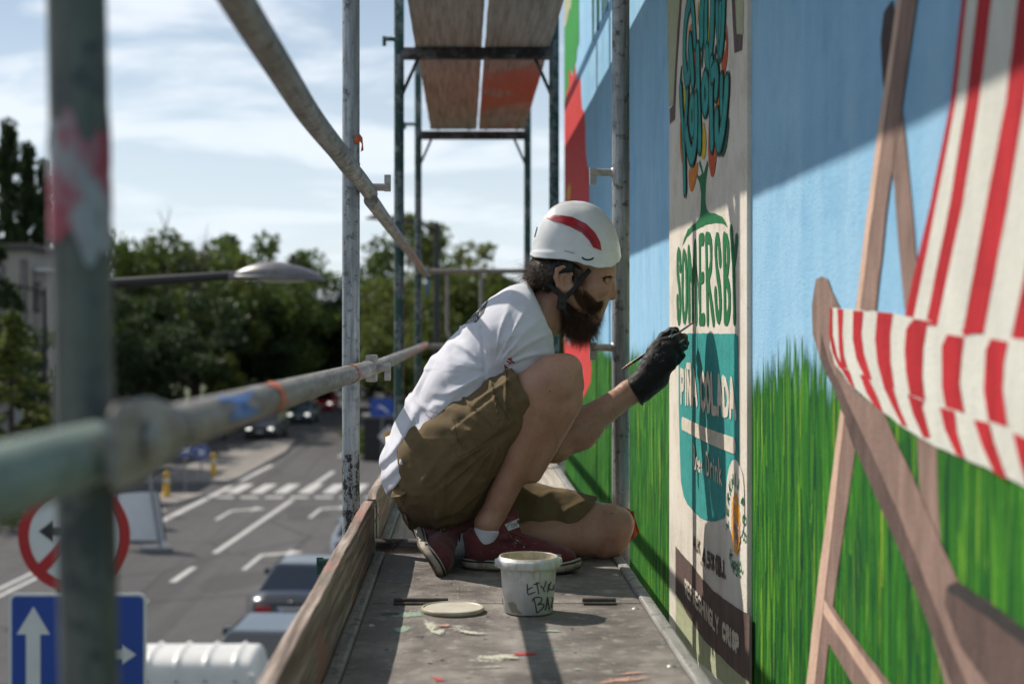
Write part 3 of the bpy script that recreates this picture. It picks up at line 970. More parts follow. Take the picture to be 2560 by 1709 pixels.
def star_cap():
    c = wpt(*cL4(520, 536), PX)
    e = wpt(*cL4(551, 536), PX); tp = wpt(*cL4(520, 330), PX)
    rx, rz = abs(e[0]-c[0]), tp[1]-c[1]
    pts = []
    for k in range(84):
        a = P2*k/84
        m_ = 1.0 if k % 4 < 2 else .90
        pts.append((c[0]+rx*m_*math.cos(a), c[1]+rz*m_*math.sin(a)))
    v, f = poly_mesh(pts, PX-.0006-.0007*3)
    MB().add(v, f).build('painted_cap', MU['orange2'], pier)
    mb = MB()
    X = PX-.0006-.0007*4
    for r_, a0, a1 in ((.68, .3, 1.9), (.68, 3.4, 5.2), (.45, 3.6, 5.0)):
        ribbon(mb, [(c[0]+rx*r_*math.cos(t), c[1]+rz*r_*math.sin(t)) for t in np.linspace(a0, a1, 8)], .010, X)
    for k in range(5):
        yy = c[0]+rx*(.55-.25*k)
        ribbon(mb, [(yy, c[1]-.02-.006*k), (yy-.012, c[1]+.03-.006*k), (yy-.02, c[1]-.015)], .007, X)
    mb.build('painted_cap_marks', MU['tan'], pier)
    mb = MB()                                              # words round the cap
    def arc_text(s, a0, a1, rad, hgt, pen):
        nonlocal mb
        n_ = len(s)
        for i, ch in enumerate(s):
            a = a0+(a1-a0)*(i+.5)/n_
            u = Vector((math.cos(a), math.sin(a))); tdir = Vector((-math.sin(a), math.cos(a)))*(1 if a1 > a0 else -1)
            out = u if a1 < a0 else -u
            for st in AB.get(ch, []):
                pp = []
                for (q, v_) in st:
                    w2 = Vector((u.x*rad, u.y*rad))+tdir*((q-.5)*hgt*.62)+out*((v_-.5)*hgt)
                    pp.append((c[0]-w2.x*1.0, c[1]+w2.y))
                ribbon(mb, pp, pen, X)
    mb = MB()
    arc_text('ZERKNIJ', math.radians(200), math.radians(62), rz*1.36, .026, .006)
    mb.build('painted_round_word', MU['dgreen'], pier); mb = MB()
    arc_text('POD', math.radians(46), math.radians(-20), rz*1.36, .026, .006)
    mb.build('painted_round_word', MU['dgreen'], pier); mb = MB()
    arc_text('KAPSEL', math.radians(228), math.radians(312), rz*1.42, .028, .006)
    mb.build('painted_round_word', MU['dgreen'], pier)
star_cap()
def words(name, mat, layer, jobs):
    for i, (s, conv, quad, pen) in enumerate(jobs):
        mb = MB()
        text_quad(mb, s, quad, pen, PX-.0006-.0007*layer, conv, seed=i+3)
        mb.build(name, MU[mat], pier)
words('painted_word', 'letter', 3, [
    ('PIN', cL3, [(232,482),(322,484),(325,768),(236,752)], .024), ('~', cL3, [(288,440),(320,440),(322,500),(290,500)], .018), ('A', cL3, [(340,486),(368,488),(382,775),(342,770)], .024),
    ('COLADA', cL3, [(418,505),(722,580),(742,885),(424,815)], .025),
    ('REFRESHINGLY', cL4, [(185,895),(400,1145),(402,1245),(190,985)], .010), ('CRISP', cL4, [(430,1175),(533,1270),(533,1370),(430,1265)], .014)])
words('painted_script_word', 'letter', 4, [('Beer', cL4, [(240,30),(298,110),(300,215),(246,180)], .0095), ('Drink', cL4, [(322,75),(418,130),(425,285),(328,215)], .0095)])
mb = MB(); ribbon(mb, [wpt(*cL3(258, 962), PX), wpt(*cL3(480, 1075), PX), wpt(*cL3(742, 1172), PX)], .037, PX-.0033); mb.build('painted_line', MU['letter'], pier)
words('painted_small_word', 'brown', 2, [('ALK', cL4, [(238,615),(280,652),(280,722),(240,690)], .008), ('.4,5%', cL4, [(286,690),(372,745),(372,830),(288,790)], .011), ('OBJ.', cL4, [(382,740),(446,790),(446,885),(384,850)], .011)])
lab('painted_tree', cL2, [(385,130),(405,152),(432,132),(405,30),(413,0),(447,128),(484,0),(492,40),(472,170),(463,330),(464,400),(474,450),(492,490),(560,500),(620,530),(650,575),(672,630),(620,592),(560,585),(480,600),(400,635),(350,662),(290,722),(250,800),(262,740),(300,650),(340,610),(380,580),(405,540),(418,490),(424,320),(410,220),(388,165)], 'dgreen', .3)
SOM = [
 ([(229,1000),(228,900),(214,862),(203,900),(204,1050),(224,1200),(231,1400),(219,1505),(207,1450),(203,1300)], 0), ([(264,865),(286,950),(290,1400),(270,1500),(251,1400),(250,950)], 1),
 ([(315,1485),(308,845)], 0), ([(308,850),(326,1000),(345,1180),(358,960),(368,795)], 0), ([(346,1475),(343,1200)], 0), ([(369,795),(379,1485)], 0),
 ([(445,738),(414,745)], 0), ([(412,745),(416,1495)], 0), ([(414,1495),(453,1485)], 0), ([(414,1110),(443,1095)], 0),
 ([(487,1500),(472,735)], 0), ([(474,728),(510,728),(521,850),(516,1010),(488,1105)], 0), ([(490,1110),(515,1300),(541,1505)], 0),
 ([(603,950),(592,770),(573,712),(559,800),(568,1000),(600,1200),(608,1400),(590,1490),(569,1420),(559,1230)], 0),
 ([(649,1480),(640,730)], 0), ([(642,726),(675,765),(681,950),(662,1070),(646,1080)], 0), ([(648,1082),(687,1190),(692,1390),(672,1480),(650,1480)], 0),
 ([(706,660),(720,880),(730,1000),(737,1485)], 0), ([(756,745),(745,880),(728,1000)], 0)]
mb = MB()
for i, (st, cl) in enumerate(SOM):
    ribbon(mb, [wpt(*cL2(*p), PX) for p in st], .035 if i < 6 else .031, PX-.0013-.00002*i, bool(cl), .14, i)
mb.build('painted_name', MU['dgreen'], pier)
TREE = [
 ([(318,30),(292,120),(272,330),(268,560),(284,720),(303,770),(318,660),(318,480),(322,390)], 0, .060), ([(340,0),(356,150),(369,395)], 0, .05), ([(440,30),(430,180),(432,350)], 0, .075), ([(475,60),(474,380)], 0, .055),
 ([(538,-20),(534,250),(518,480),(500,590),(482,505)], 0, .068), ([(580,70),(590,300),(602,490)], 0, .05), ([(612,70),(612,400)], 0, .045), ([(643,-10),(634,300),(616,470)], 0, .055),
 ([(328,400),(342,560),(353,750)], 0, .06), ([(399,490),(402,800),(412,1150),(419,1340)], 0, .068), ([(470,690),(497,860),(470,1070),(444,860)], 1, .052),
 ([(530,610),(524,900),(530,1200),(534,1330)], 0, .062), ([(538,700),(572,630),(584,740),(574,860)], 0, .055), ([(627,750),(622,980),(640,1130)], 0, .045), ([(676,790),(664,1000),(640,1200),(602,1370),(580,1260),(582,1100)], 0, .062),
 ([(242,840),(250,1000),(272,1300),(282,1760)], 0, .05), ([(306,880),(294,1100),(284,1260)], 0, .045), ([(352,900),(376,1080),(352,1260),(330,1080)], 1, .052),
 ([(300,1250),(318,1380),(350,1490),(384,1340),(392,1120),(388,940)], 0, .062)]
m1, m2 = MB(), MB()
for i, (st, cl, wd) in enumerate(TREE):
    yz = [wpt(*cL1(*p), PX) for p in st]
    m1, m2 = MB(), MB()
    ribbon(m1, yz, wd*.80+.014, PX-.0020-.00016*i, bool(cl), .05, i)
    ribbon(m2, yz, wd*.80-.006, PX-.00208-.00016*i, bool(cl), .05, i)
    q1 = m1.build('painted_letter', MU['dteal'], pier)
    m2.build('painted_letter_fill', MU['fill'], pier)
PET = [('orange', [(340,205),(350,260),(322,348),(300,290)]), ('dred', [(358,440),(380,465),(378,720),(370,640)]), ('dred', [(655,190),(672,300),(678,480),(650,690),(622,700),(612,560),(655,470),(665,330)]), ('yellow', [(405,10),(398,200),(388,260),(390,60)]),
       ('yellow', [(502,140),(512,200),(500,400),(478,460),(492,330)]), ('dteal', [(438,420),(450,470),(434,680),(424,560)]), ('dteal', [(562,400),(575,450),(560,575),(548,510)]), ('dteal', [(240,590),(250,650),(228,900),(220,800)]),
       ('yellow', [(262,800),(292,860),(272,1140),(264,960)]), ('orange', [(580,905),(597,920),(590,1040),(556,1200),(556,980)]), ('yellow', [(440,1100),(474,1250),(472,1420),(448,1510),(408,1400),(440,1330)]), ('dred', [(500,1070),(508,1090),(498,1350),(525,1430),(560,1345),(578,1390),(560,1560),(535,1680),(505,1600),(488,1420)]),
       ('orange', [(232,1080),(224,1250),(232,1450),(250,1545),(258,1500),(240,1350)]), ('orange', [(310,1560),(350,1590),(400,1480),(390,1640),(335,1825),(308,1720)]), ('dteal', [(684,1070),(690,1180),(660,1400),(628,1480),(612,1440),(650,1350),(670,1180)]), ('yellow', [(655,680),(670,720),(660,780),(650,740)]), ('dteal', [(650,290),(660,330),(652,395),(642,350)]), ('orange', [(375,795),(386,830),(376,885),(368,840)])]
for i, (c, pts) in enumerate(PET):
    lab('painted_leaf', cL1, pts, c, 1, smoothpts=True, wob=.0008, seed=i)
lab('painted_edge_tint', cL1, [(104,-60),(232,-60),(205,250),(184,600),(166,980),(124,1002)], 'pale', 0)
lab('painted_edge', cL1, [(232,-60),(248,-60),(224,250),(200,600),(186,900),(178,1112),(133,1165),(131,1020),(165,982),(184,600),(206,250)], 'brown', 1)
lab('painted_edge_tint', cL1, [(738,-60),(822,-60),(816,324),(756,324)], 'pale', 0)
lab('painted_edge', cL1, [(708,-60),(736,-60),(756,324),(811,324),(806,470),(738,495)], 'brown', 1)

# ---- far painted motif: red fruit with green top
def wl(name, conv, pts, mat, layer, **k):
    return shape(name, conv, pts, MU[mat], bld, layer, WX, **k)
EX = 99
wl('painted_fruit', cE, [(EX,720),(118,640),(134,540),(150,560),(160,600),(180,488),(190,560),(196,640),(216,590),(226,640),(230,760),(236,850),(254,882),(262,1000),(266,1200),(276,1280),(290,1350),(294,1568),(296,2100),(298,2600),(310,2900),(302,3000),(265,3080),(200,3180),(140,3250),(EX,3270)], 'red', 0)
wl('painted_leaf_top', cE, [(EX,210),(105,212),(120,180),(128,150),(138,100),(150,60),(158,-80),(212,-80),(214,330),(200,380),(192,480),(182,500),(170,600),(150,545),(134,560),(132,680),(118,712),(EX,860)], 'leaf', 2)
wl('painted_spikes', cE, [(EX,-80),(158,-80),(150,60),(136,90),(126,152),(118,165),(112,205),(EX,215)], 'pale', 2)
wl('painted_seed', cE, [(140,1430),(150,1480),(140,1568),(128,1600),(120,1500)], 'seed', 1)
for i, p in enumerate(([(1468,950),(1480,960),(1478,1060),(1470,1040)], [(1488,960),(1500,950),(1502,1085),(1490,1060)], [(1512,1000),(1524,1010),(1524,1040),(1514,1060)])):
    wl('painted_drip', cZ5, p, 'white', 1, seed=i)
for i, (x0, x1, y1) in enumerate(((318,330,320), (355,372,240), (392,402,150), (412,420,110), (430,440,90))):
    wl('painted_stroke', cE, [(x0-4,-80),(x1,-80),(x1+2,y1*.5),(x1-2,y1),(x0,y1),(x0-2,y1*.5)], 'dteal', 1, seed=i)

# ---- painted deck chair
def chair():
    t = []
    b = [[(815,-90),(750,500),(650,1000),(520,1560)], [(840,-90),(776,500),(680,1000),(567,1560)], [(893,-90),(827,500),(745,1000),(632,1568)], [(965,-90),(891,500),(810,1000),(690,1572)],
         [(1092,-90),(1022,500),(925,1000),(820,1578)], [(1195,-90),(1112,500),(1030,1000),(920,1590)], [(1338,-90),(1262,500),(1180,1000),(1055,1620)], [(1458,-90),(1385,500),(1290,1000),(1170,1640)], [(1608,-90),(1535,500),(1440,1000),(1320,1660)],
         [(1730,-90),(1655,500),(1560,1000),(1440,1680)]]+[[(1730+135*k,-90),(1655+135*k,500),(1560+135*k,1000),(1440+135*k,1680+22*k)] for k in range(1, 8)]
    for i in range(len(b)-1):
        e0, e1 = b[i], b[i+1]
        low = lambda q: [(q[-1][0]+(q[-1][0]-q[-2][0])*.22, q[-1][1]+(q[-1][1]-q[-2][1])*.22)]
        pts = e0+low(e0)+low(e1)+e1[::-1]
        wl('painted_stripe', cF6, pts, 'stripe' if i % 2 == 0 else 'white', 3, wob=.0008, seed=i)
    # seat: white sheet, then red bands over it
    top = [(140,-52),(300,-40),(430,-28),(520,-6),(640,18),(720,42),(830,72),(966,80),(1150,100),(1500,150),(2000,230)]
    bot = [(2000,1180),(1500,960),(1150,800),(966,712),(905,682),(720,592),(600,545),(500,490),(370,400),(300,340),(220,270),(160,190),(138,120)]
    wl('painted_seat', cF7, top+bot, 'white', 4)
    S = [([(140,-52),(150,-52),(150,60),(170,150),(200,210),(180,205),(150,140),(136,60)]), ([(172,-48),(196,-45),(192,60),(200,150),(216,208),(190,205),(178,120)]), ([(240,-42),(284,-40),(276,60),(286,140),(322,262),(290,240),(256,170),(238,80)]),
         ([(345,-36),(412,-30),(400,60),(402,180),(418,292),(372,285),(346,180),(336,80)]), ([(470,40),(490,10),(560,20),(545,120),(540,240),(552,345),(486,318),(470,230),(464,130)]), ([(625,110),(650,62),(722,70),(712,150),(702,270),(722,400),(640,372),(626,290)]),
         ([(815,130),(838,82),(912,92),(895,180),(888,300),(910,462),(826,430),(808,300)]), ([(1010,180),(1040,100),(1120,110),(1100,300),(1120,540),(1010,500)]),
         ([(1260,240),(1300,130),(1400,145),(1380,400),(1400,660),(1260,600)]), ([(1560,300),(1600,175),(1720,195),(1700,480),(1720,790),(1560,720)]), ([(1180,560),(1270,600),(1340,880),(1250,840)]), ([(1470,690),(1570,730),(1650,1020),(1550,975)]),
         ([(186,205),(222,215),(250,300),(225,272)]), ([(270,235),(300,240),(345,330),(372,400),(330,362),(300,315)]), ([(372,285),(414,295),(440,380),(478,465),(452,448),(405,360)]), ([(476,318),(548,350),(540,372),(576,505),(545,505),(500,400)]),
         ([(618,372),(680,395),(690,480),(724,592),(688,575),(640,470)]), ([(765,430),(832,440),(850,520),(908,684),(852,655),(800,540)]), ([(936,488),(1000,510),(1060,760),(1000,728),(960,600)]),
         ([(500,-4),(606,12),(600,26),(560,22),(498,10)]), ([(712,36),(802,60),(800,50),(722,70)])]
    for i, p in enumerate(S):
        wl('painted_band', cF7, p, 'stripe', 5, wob=.0008, seed=i)
    wl('painted_pole_tip', cF6, [(455,5),(470,70),(452,220),(430,350),(415,440),(404,300),(400,200),(415,60)], 'brownD', 1)
    wl('painted_pole', cF6, [(505,540),(512,600),(540,850),(582,1330),(560,1420),(520,1530),(490,1230),(468,930),(455,820)], 'brownL', 1)
    wl('painted_pole', cF6, [(518,-80),(592,-80),(545,250),(505,540),(440,950),(365,1640),(290,1640),(350,1150),(412,690),(470,300)], 'brownL', 2)
    wl('painted_pole_light', cF6, [(496,-80),(522,-80),(470,300),(412,690),(350,1150),(292,1640),(266,1640),(330,1100),(385,680),(450,250)], 'tan', 3)
    wl('painted_pole', cF7, [(195,420),(242,560),(200,850),(150,1200),(92,1700),(52,1700),(110,1150)], 'brownL', 1)
    wl('painted_pole_light', cF7, [(180,385),(197,415),(160,760),(115,1150),(56,1700),(18,1700),(85,1100),(140,700)], 'tan', 2)
    wl('painted_strut', cF7, [(112,1200),(150,1235),(260,1390),(400,1568),(480,1680),(330,1720),(230,1560),(112,1360)], 'brownL', 3)
    wl('painted_strut_light', cF7, [(115,1205),(160,1280),(420,1640),(360,1640),(230,1440),(110,1262)], 'tan', 4)
    wl('painted_pole', cF7, [(508,480),(590,500),(600,800),(612,960),(560,860),(520,740)], 'brownL', 0)
    wl('painted_arm', cF7, [(75,-175),(100,-190),(122,-178),(150,-110),(178,-60),(160,-20),(140,40),(142,150),(190,240),(250,310),(370,400),(420,520),(490,660),(610,950),(690,1120),(640,1150),(630,1220),(700,1400),(870,1640),(670,1700),(560,1300),(420,950),(240,540),(170,330),(95,170),(60,60),(56,-60)], 'brownL', 2)
    wl('painted_arm_shade', cF7, [(98,60),(130,180),(215,360),(300,540),(420,800),(520,1050),(600,1260),(760,1640),(690,1640),(560,1300),(420,950),(240,540),(170,330),(95,170)], 'brown', 3)
    wl('painted_leg', cF7, [(640,1150),(690,1125),(830,1215),(1100,1420),(1500,1720),(1100,1740),(870,1640),(700,1400),(632,1225)], 'brown', 3)
    wl('painted_leg_edge', cF7, [(650,1145),(692,1128),(830,1218),(1100,1415),(1500,1715),(1400,1720),(1100,1490),(960,1385),(800,1262),(655,1172)], 'dkgrey', 4)
chair()

# ---- painted grass: individual brush strokes on the meadow
def grass_strokes():
    rr = random.Random(3)
    me_v, me_f, cols = [], [], []
    pal = [(.004, .030, .024), (.007, .058, .024), (.012, .105, .018), (.028, .165, .018), (.058, .24, .022), (.095, .31, .028), (.23, .46, .040), (.38, .52, .045)]
    wgt = [4.0, 4.6, 5.0, 5.4, 4.8, 3.6, 1.7, .8]
    def add(y, z0, h, wd, lean, c, x):
        n0 = len(me_v)
        K = 5
        for k in range(K+1):
            t = k/K
            w_ = wd*(.35+.65*math.sin(min(1, t*1.6+.18)*math.pi*.5))*(1-t**2.2)+.0004
            yy = y+lean*h*t*t
            zz = z0+h*t
            me_v.append((x, yy-w_/2, zz)); me_v.append((x, yy+w_/2, zz))
        for k in range(K):
            q = n0+2*k
            me_f.append((q, q+2, q+3, q+1)); cols.append(c)
    for i in range(17000):
        y = 1.2+(8.7-1.2)*rr.random()**1.35
        if P0-.03 < y < P1+.02: continue
        if y > 7.3 and rr.random() < .75: continue
        top = .475+.03*math.sin(y*3.1)+.02*math.sin(y*9.7+1)
        c = rr.choices(pal, wgt)[0]
        bright = c[1] > .4
        h = rr.uniform(.10, .34)*(1.15 if bright else 1)
        if rr.random() < .20:
            z0 = top-rr.uniform(.08, .26)
        else:
            z0 = rr.uniform(-1.35, top-.20)
        h = min(h, top+.075*rr.random()**1.4+.015-z0)
        v = rr.uniform(.8, 1.2)
        add(y, z0, h, rr.choice((rr.uniform(.003, .009), rr.uniform(.003, .009), rr.uniform(.010, .022)))*(.7 if bright else 1), rr.uniform(-.10, .10), tuple(q*v for q in c), WX-.00035-.0002*rr.random())
    me = mesh_data('painted_grass', me_v, me_f)
    ca = me.color_attributes.new('paint', 'FLOAT_COLOR', 'CORNER')
    arr = np.ones((len(me.loops), 4), 'f')
    arr[:, :3] = np.repeat(np.array(cols, 'f'), 4, axis=0)
    ca.data.foreach_set('color', arr.ravel())
    t = NT('mural_grass_strokes')
    at_ = t.n('ShaderNodeAttribute'); at_.attribute_name = 'paint'
    nz = t.noise(t.mapped((60, 60, 12)), 4)
    t.set(col=t.mix(t.step(nz, .30, .7, .15, .65), at_.outputs[0], (.026, .135, .020)), spec=.1, rough=.8, normal=stucco(t))
    me.materials.append(t.m)
    o = obj('painted_grass', me, bld)
    o['kind'] = 'stuff'
grass_strokes()
# ------------------------------------------------------------------ street
SK = .052                                                  # the road veers a little to the right of the scaffold
def R(u, y, z=0): return Vector((u+SK*y, y, GZ+z))
RZ = -math.atan(SK)

def asphalt(name, c, d):
    t = NT(name)
    a = t.noise(t.mapped((.25, .05, .25)), 5, .6)
    b = t.noise(t.mapped(2.5), 6, .7)
    f = t.noise(t.mapped(60), 3)
    col = t.ramp(t.math('ADD', t.math('MULTIPLY', a, .5), t.math('MULTIPLY', b, .5)), [(.32, d), (.5, c), (.7, tuple(x*1.3 for x in c))])
    col = t.mix(t.step(f, .55, .75, 0, .5), col, tuple(x*1.6 for x in c))
    trk = t.noise(t.mapped((1.1, .02, 1), rot=(0, 0, .052)), 4, .6)
    col = t.mix(t.step(trk, .50, .68, 0, .5), col, tuple(x*.62 for x in c))
    ptc = t.noise(t.mapped((.22, .09, 1), loc=(4, 3, 1)), 2, .4)
    col = t.mix(t.step(ptc, .60, .615, 0, .45), col, tuple(x*.60 for x in c))
    crk = t.voro(t.mapped((.30, .17, 1)), 'DISTANCE_TO_EDGE')
    col = t.mix(t.step(crk, .006, .016, .6, 0), col, tuple(x*.35 for x in c))
    t.set(col=col, rough=.9, spec=.15, normal=t.bump(f, .3, .004))
    return t.m
def sheet(name, pts, z, mat, kind='structure', parent=None):
    o = obj(name, mesh_data(name, [(p[0], p[1], GZ+z) for p in pts], [tuple(range(len(pts)))], mat), parent)
    if kind and parent is None: o['kind'] = kind
    return o
def strip(u0, u1, y0, y1, k=1):
    out = [R(u0, y0), R(u1, y0), R(u1, y1), R(u0, y1)]
    return out
M['earth'] = simple('verge_ground', (.075, .085, .035), (.04, .055, .02), .6, .95, 0, .4, .05)
M['asphalt'] = asphalt('asphalt', (.088, .085, .085), (.060, .058, .060))
M['pave'] = asphalt('pavement_slabs', (.24, .22, .20), (.18, .165, .15))
M['kerb'] = simple('kerb_stone', (.30, .29, .27), (.2, .19, .18), 3, .85)
M['mark'] = simple('road_paint', (.56, .545, .52), (.30, .29, .28), 5, .8, detail=8)
sheet('ground', [(-900, -300), (900, -300), (900, 2500), (-900, 2500)], -.02, M['earth'])
road = sheet('road', [R(-21.5, -40), R(-3.2, -40), R(-3.2, 57), R(-3.2, 66), R(-8.3, 72), R(-8.3, 125), R(4, 190), R(4, 300), R(-24, 300), R(-21.5, 125)], 0, M['asphalt'])
sheet('cross_street', [R(-3.2, 57.5), (60, 57.5, 0), (60, 66, 0), R(-3.2, 66)], .004, M['asphalt'])
def raised(name, pts, h, top, side, label=None):
    n = len(pts)
    v = [(p[0], p[1], GZ-.01) for p in pts]+[(p[0], p[1], GZ+h) for p in pts]
    mb = MB(); mb.add(v, [(i, (i+1) % n, n+(i+1) % n, n+i) for i in range(n)], mi=1); mb.add(v[n:], [tuple(range(n))], mi=0)
    o = mb.build(name, [top, side]); o['kind'] = 'structure'
    return o
raised('pavement', [R(-3.0, -40), (WX-.05, -40, 0), (WX-.05, 57, 0), R(-3.0, 57)], .12, M['pave'], M['kerb'])
raised('far_pavement', [R(-25.5, -40), R(-21.7, -40), R(-21.7, 124), R(-25.5, 124)], .12, M['pave'], M['kerb'])
isl1 = raised('traffic_island', [R(-16.6, 50.4), R(-12.9, 50.6), R(-12.45, 53.4), R(-16.6, 53.6)], .13, M['pave'], M['kerb'])
isl2 = raised('traffic_island', [R(-16.2, 58.2), R(-12.7, 58.0), R(-12.5, 59.5), R(-12.8, 72), R(-13.6, 80), R(-15.4, 80)], .13, M['pave'], M['kerb'])
raised('corner_verge', [R(-8.0, 71), R(-3.2, 66.4), (70, 66.4, 0), (70, 140, 0), R(-8.0, 124)], .12, M['earth'], M['kerb'])

# painted markings, each on the road as its own piece
def mark(name, pts, z=.006):
    return sheet(name, pts, z, M['mark'], None, road)
for y0, y1 in ((18, 21.5), (24.5, 27.5), (30.4, 32.8), (35.2, 37.4)):
    mark('lane_dash', strip(-9.14, -8.96, y0, y1))
mark('lane_line', strip(-9.14, -8.96, 39.8, 52.4))
mark('lane_line', strip(-9.16, -8.94, 54.6, 63.0))
for y0 in (70, 78, 86, 94, 102):
    mark('lane_dash', strip(-9.9, -9.76, y0, y0+3.5))
for u in (-12.98, -12.62):
    mark('centre_line', strip(u-.07, u+.07, 10, 39.5))
for u0, y0, y1 in ((-12.5, 41, 43), (-12.3, 45.5, 57), (-12.35, 59, 66)):
    mark('edge_line', strip(u0-.13, u0+.13, y0, y1))
for i in range(10):
    u = -12.0+i*1.0*.93
    if u > -3.6: break
    mark('zebra_bar', strip(u, u+.5, 54.5, 57.7), .009)
    mark('stop_dash', strip(u-.05, u+.62, 52.9, 53.4), .007)
def arrow(u, y, s=1.0):
    # arrow that bends to the right
    P = [(-.10, 0), (.10, 0), (.10, 2.75), (.95, 3.20), (.95, 2.80), (1.62, 3.60), (.95, 4.10), (.95, 3.62), (-.10, 3.05)]
    mark('lane_arrow', [R(u+a*.66, y+b*.82) for a, b in P])
for u, y in ((-7.66, 37.0), (-7.6, 47.3), (-10.6, 46.8)):
    arrow(u, y)
for i in range(6):
    mark('hatch_bar', [R(-15.8+i*.1, 44.4+i), R(-12.9, 45.2+i*.8), R(-12.9, 45.5+i*.8), R(-15.8+i*.1, 44.75+i)], .005)

# ------------------------------------------------------------------ street furniture
M['dark_metal'] = simple('dark_painted_metal', (.028, .026, .028), (.018, .017, .018), 8, .45, .3)
M['grey_metal'] = simple('grey_zinc_metal', (.30, .31, .32), (.2, .21, .22), 12, .45, .6)
M['sign_blue'] = simple('sign_blue', (.010, .060, .33), (.008, .05, .29), 3, .4)
M['sign_white'] = simple('sign_white', (.62, .64, .66), (.56, .58, .60), 4, .4)
M['sign_red'] = simple('sign_red', (.42, .015, .02), (.36, .012, .016), 4, .4)
M['sign_black'] = simple('sign_black', (.02, .02, .022), None, 4, .4)
M['sign_yellow'] = simple('sign_yellow', (.72, .36, .02), (.62, .30, .02), 4, .4)
M['bollard'] = simple('bollard_yellow', (.62, .36, .02), (.45, .25, .02), 6, .5)
M['lens'] = simple('lamp_lens', (.46, .46, .44), (.38, .38, .36), 8, .3)

# lamp and signs share one pole at the kerb
LX, LY = -2.93, 10.5
lp = thing('street_lamp', (LX, LY, GZ), 'near street lamp whose grey oval head hangs over the road on a dark arm', 'street lamp', 'street lamps along the road')
MB().tube([(LX, LY, GZ), (LX, LY, 1.0)], [.085, .06], 18).build('pole', M['dark_metal'], lp)
h0, h1 = at(583, 688, LY), at(809, 694, LY)
MB().tube([(LX, LY, .93), (h0.x+.02, LY, h0.z)], [.042, .034], 14).build('arm', M['dark_metal'], lp)
def lamp_head(parent, a, Ls, mat, sc_=1.0):
    n, m_ = 26, 20
    vs_, fs = [], []
    for i in range(n+1):
        t = i/n
        prof = max(0.0, math.sin(math.pi*min(1, max(0, t)))) ** .62
        wd = .155*sc_*prof+.004
        hi_ = .115*sc_*max(0, math.sin(math.pi*t*.97+.04))**.8*(1-.18*t)+.003
        for k in range(m_):
            an = math.pi*k/(m_-1)
            rid = .004*math.sin(an*9) if 3 < i < n-3 else 0
            vs_.append((a.x+Ls*t, a.y-wd*math.cos(an), a.z-.022*sc_*t+ (hi_+rid)*math.sin(an)**.8))
    for i in range(n):
        for k in range(m_-1):
            q = i*m_+k
            fs.append((q, q+m_, q+m_+1, q+1))
    mb = MB(); mb.add(vs_, fs, True)
    # rolled rim and underside
    rim = [[], []]
    for i in range(n+1):
        t = i/n
        wd = .158*sc_*(max(0.0, math.sin(math.pi*t))**.62)+.004
        for s_, sd_ in ((0, -1), (1, 1)):
            rim[s_].append((a.x+Ls*t, a.y+sd_*wd, a.z-.022*sc_*t-.012))
    ring = rim[0]+rim[1][::-1]
    mb.tube(ring+[ring[0]], .013*sc_, 8, cap=False)
    mb.add(rim[0]+rim[1], [(i, n+1+i, n+2+i, i+1) for i in range(n)], False)
    mb.build('lamp_head', mat, parent)
    l = MB()
    vs_ = [(a.x+Ls*.28, a.y, a.z-.02)]
    K = 28
    prof = []
    for j in range(5):
        r_ = 1-j/5; dz = -.030*sc_*math.sqrt(max(0, 1-r_*r_))-.012
        for k in range(K):
            an = P2*k/K
            prof.append((a.x+Ls*.56+Ls*.30*r_*math.cos(an), a.y+.115*sc_*r_*math.sin(an), a.z-.016*sc_+dz))
    fs = [(j*K+k, j*K+(k+1) % K, (j+1)*K+(k+1) % K, (j+1)*K+k) for j in range(4) for k in range(K)]
    l.add(prof, fs, True); l.add([prof[4*K+k] for k in range(K)], [tuple(range(K))], True)
    l.build('lens', M['lens'], parent)
M['lamp_grey'] = simple('lamp_housing', (.20, .19, .19), (.13, .125, .125), 14, .42, .4)
lamp_head(lp, h0, h1.x-h0.x, M['lamp_grey'])
MB().tube([(h0.x+.44, LY, h0.z+.09), (h0.x+.44, LY, h0.z+.15)], [.02, .014], 10).build('sensor', M['dark_metal'], lp)
MB().bbox((h0.x-.03, LY-.035, h0.z-.03), (h0.x+.06, LY+.035, h0.z+.02), .008).build('bracket', M['lamp_grey'], lp)

def far_lamp(x, y, zt, L_, label, head=.75):
    o = thing('street_lamp', (x, y, GZ), label, 'street lamp', 'street lamps along the road')
    MB().tube([(x, y, GZ), (x, y, zt)], [.11, .07], 12).build('pole', M['dark_metal'], o)
    MB().tube([(x, y, zt-.25), (x-L_*.35, y, zt-.05), (x-L_, y, zt+.10)], [.06, .05, .045], 10).build('arm', M['dark_metal'], o)
    lamp_head(o, Vector((x-L_-head, y, zt+.10)), head, M['dark_metal'], 1.1)
# lamp post beyond the scaffold
q = at(1092, 560, 36)
far_lamp(q.x, 36, q.z+.05, 1.05, 'dark street lamp post standing between the far scaffold posts', .75)
q = at(965, 745, 78); far_lamp(q.x, 78, q.z, 2.2, 'distant street lamp in front of the willow-like tree', .8)
q = at(560, 800, 90); far_lamp(q.x-3, 90, q.z, -2.2, 'distant street lamp lost in the dark trees on the left', .8)
q = at(112, 720, 52); far_lamp(q.x, 52, q.z, 1.0, 'thin lamp pole beside the pale house at the left edge', .7)

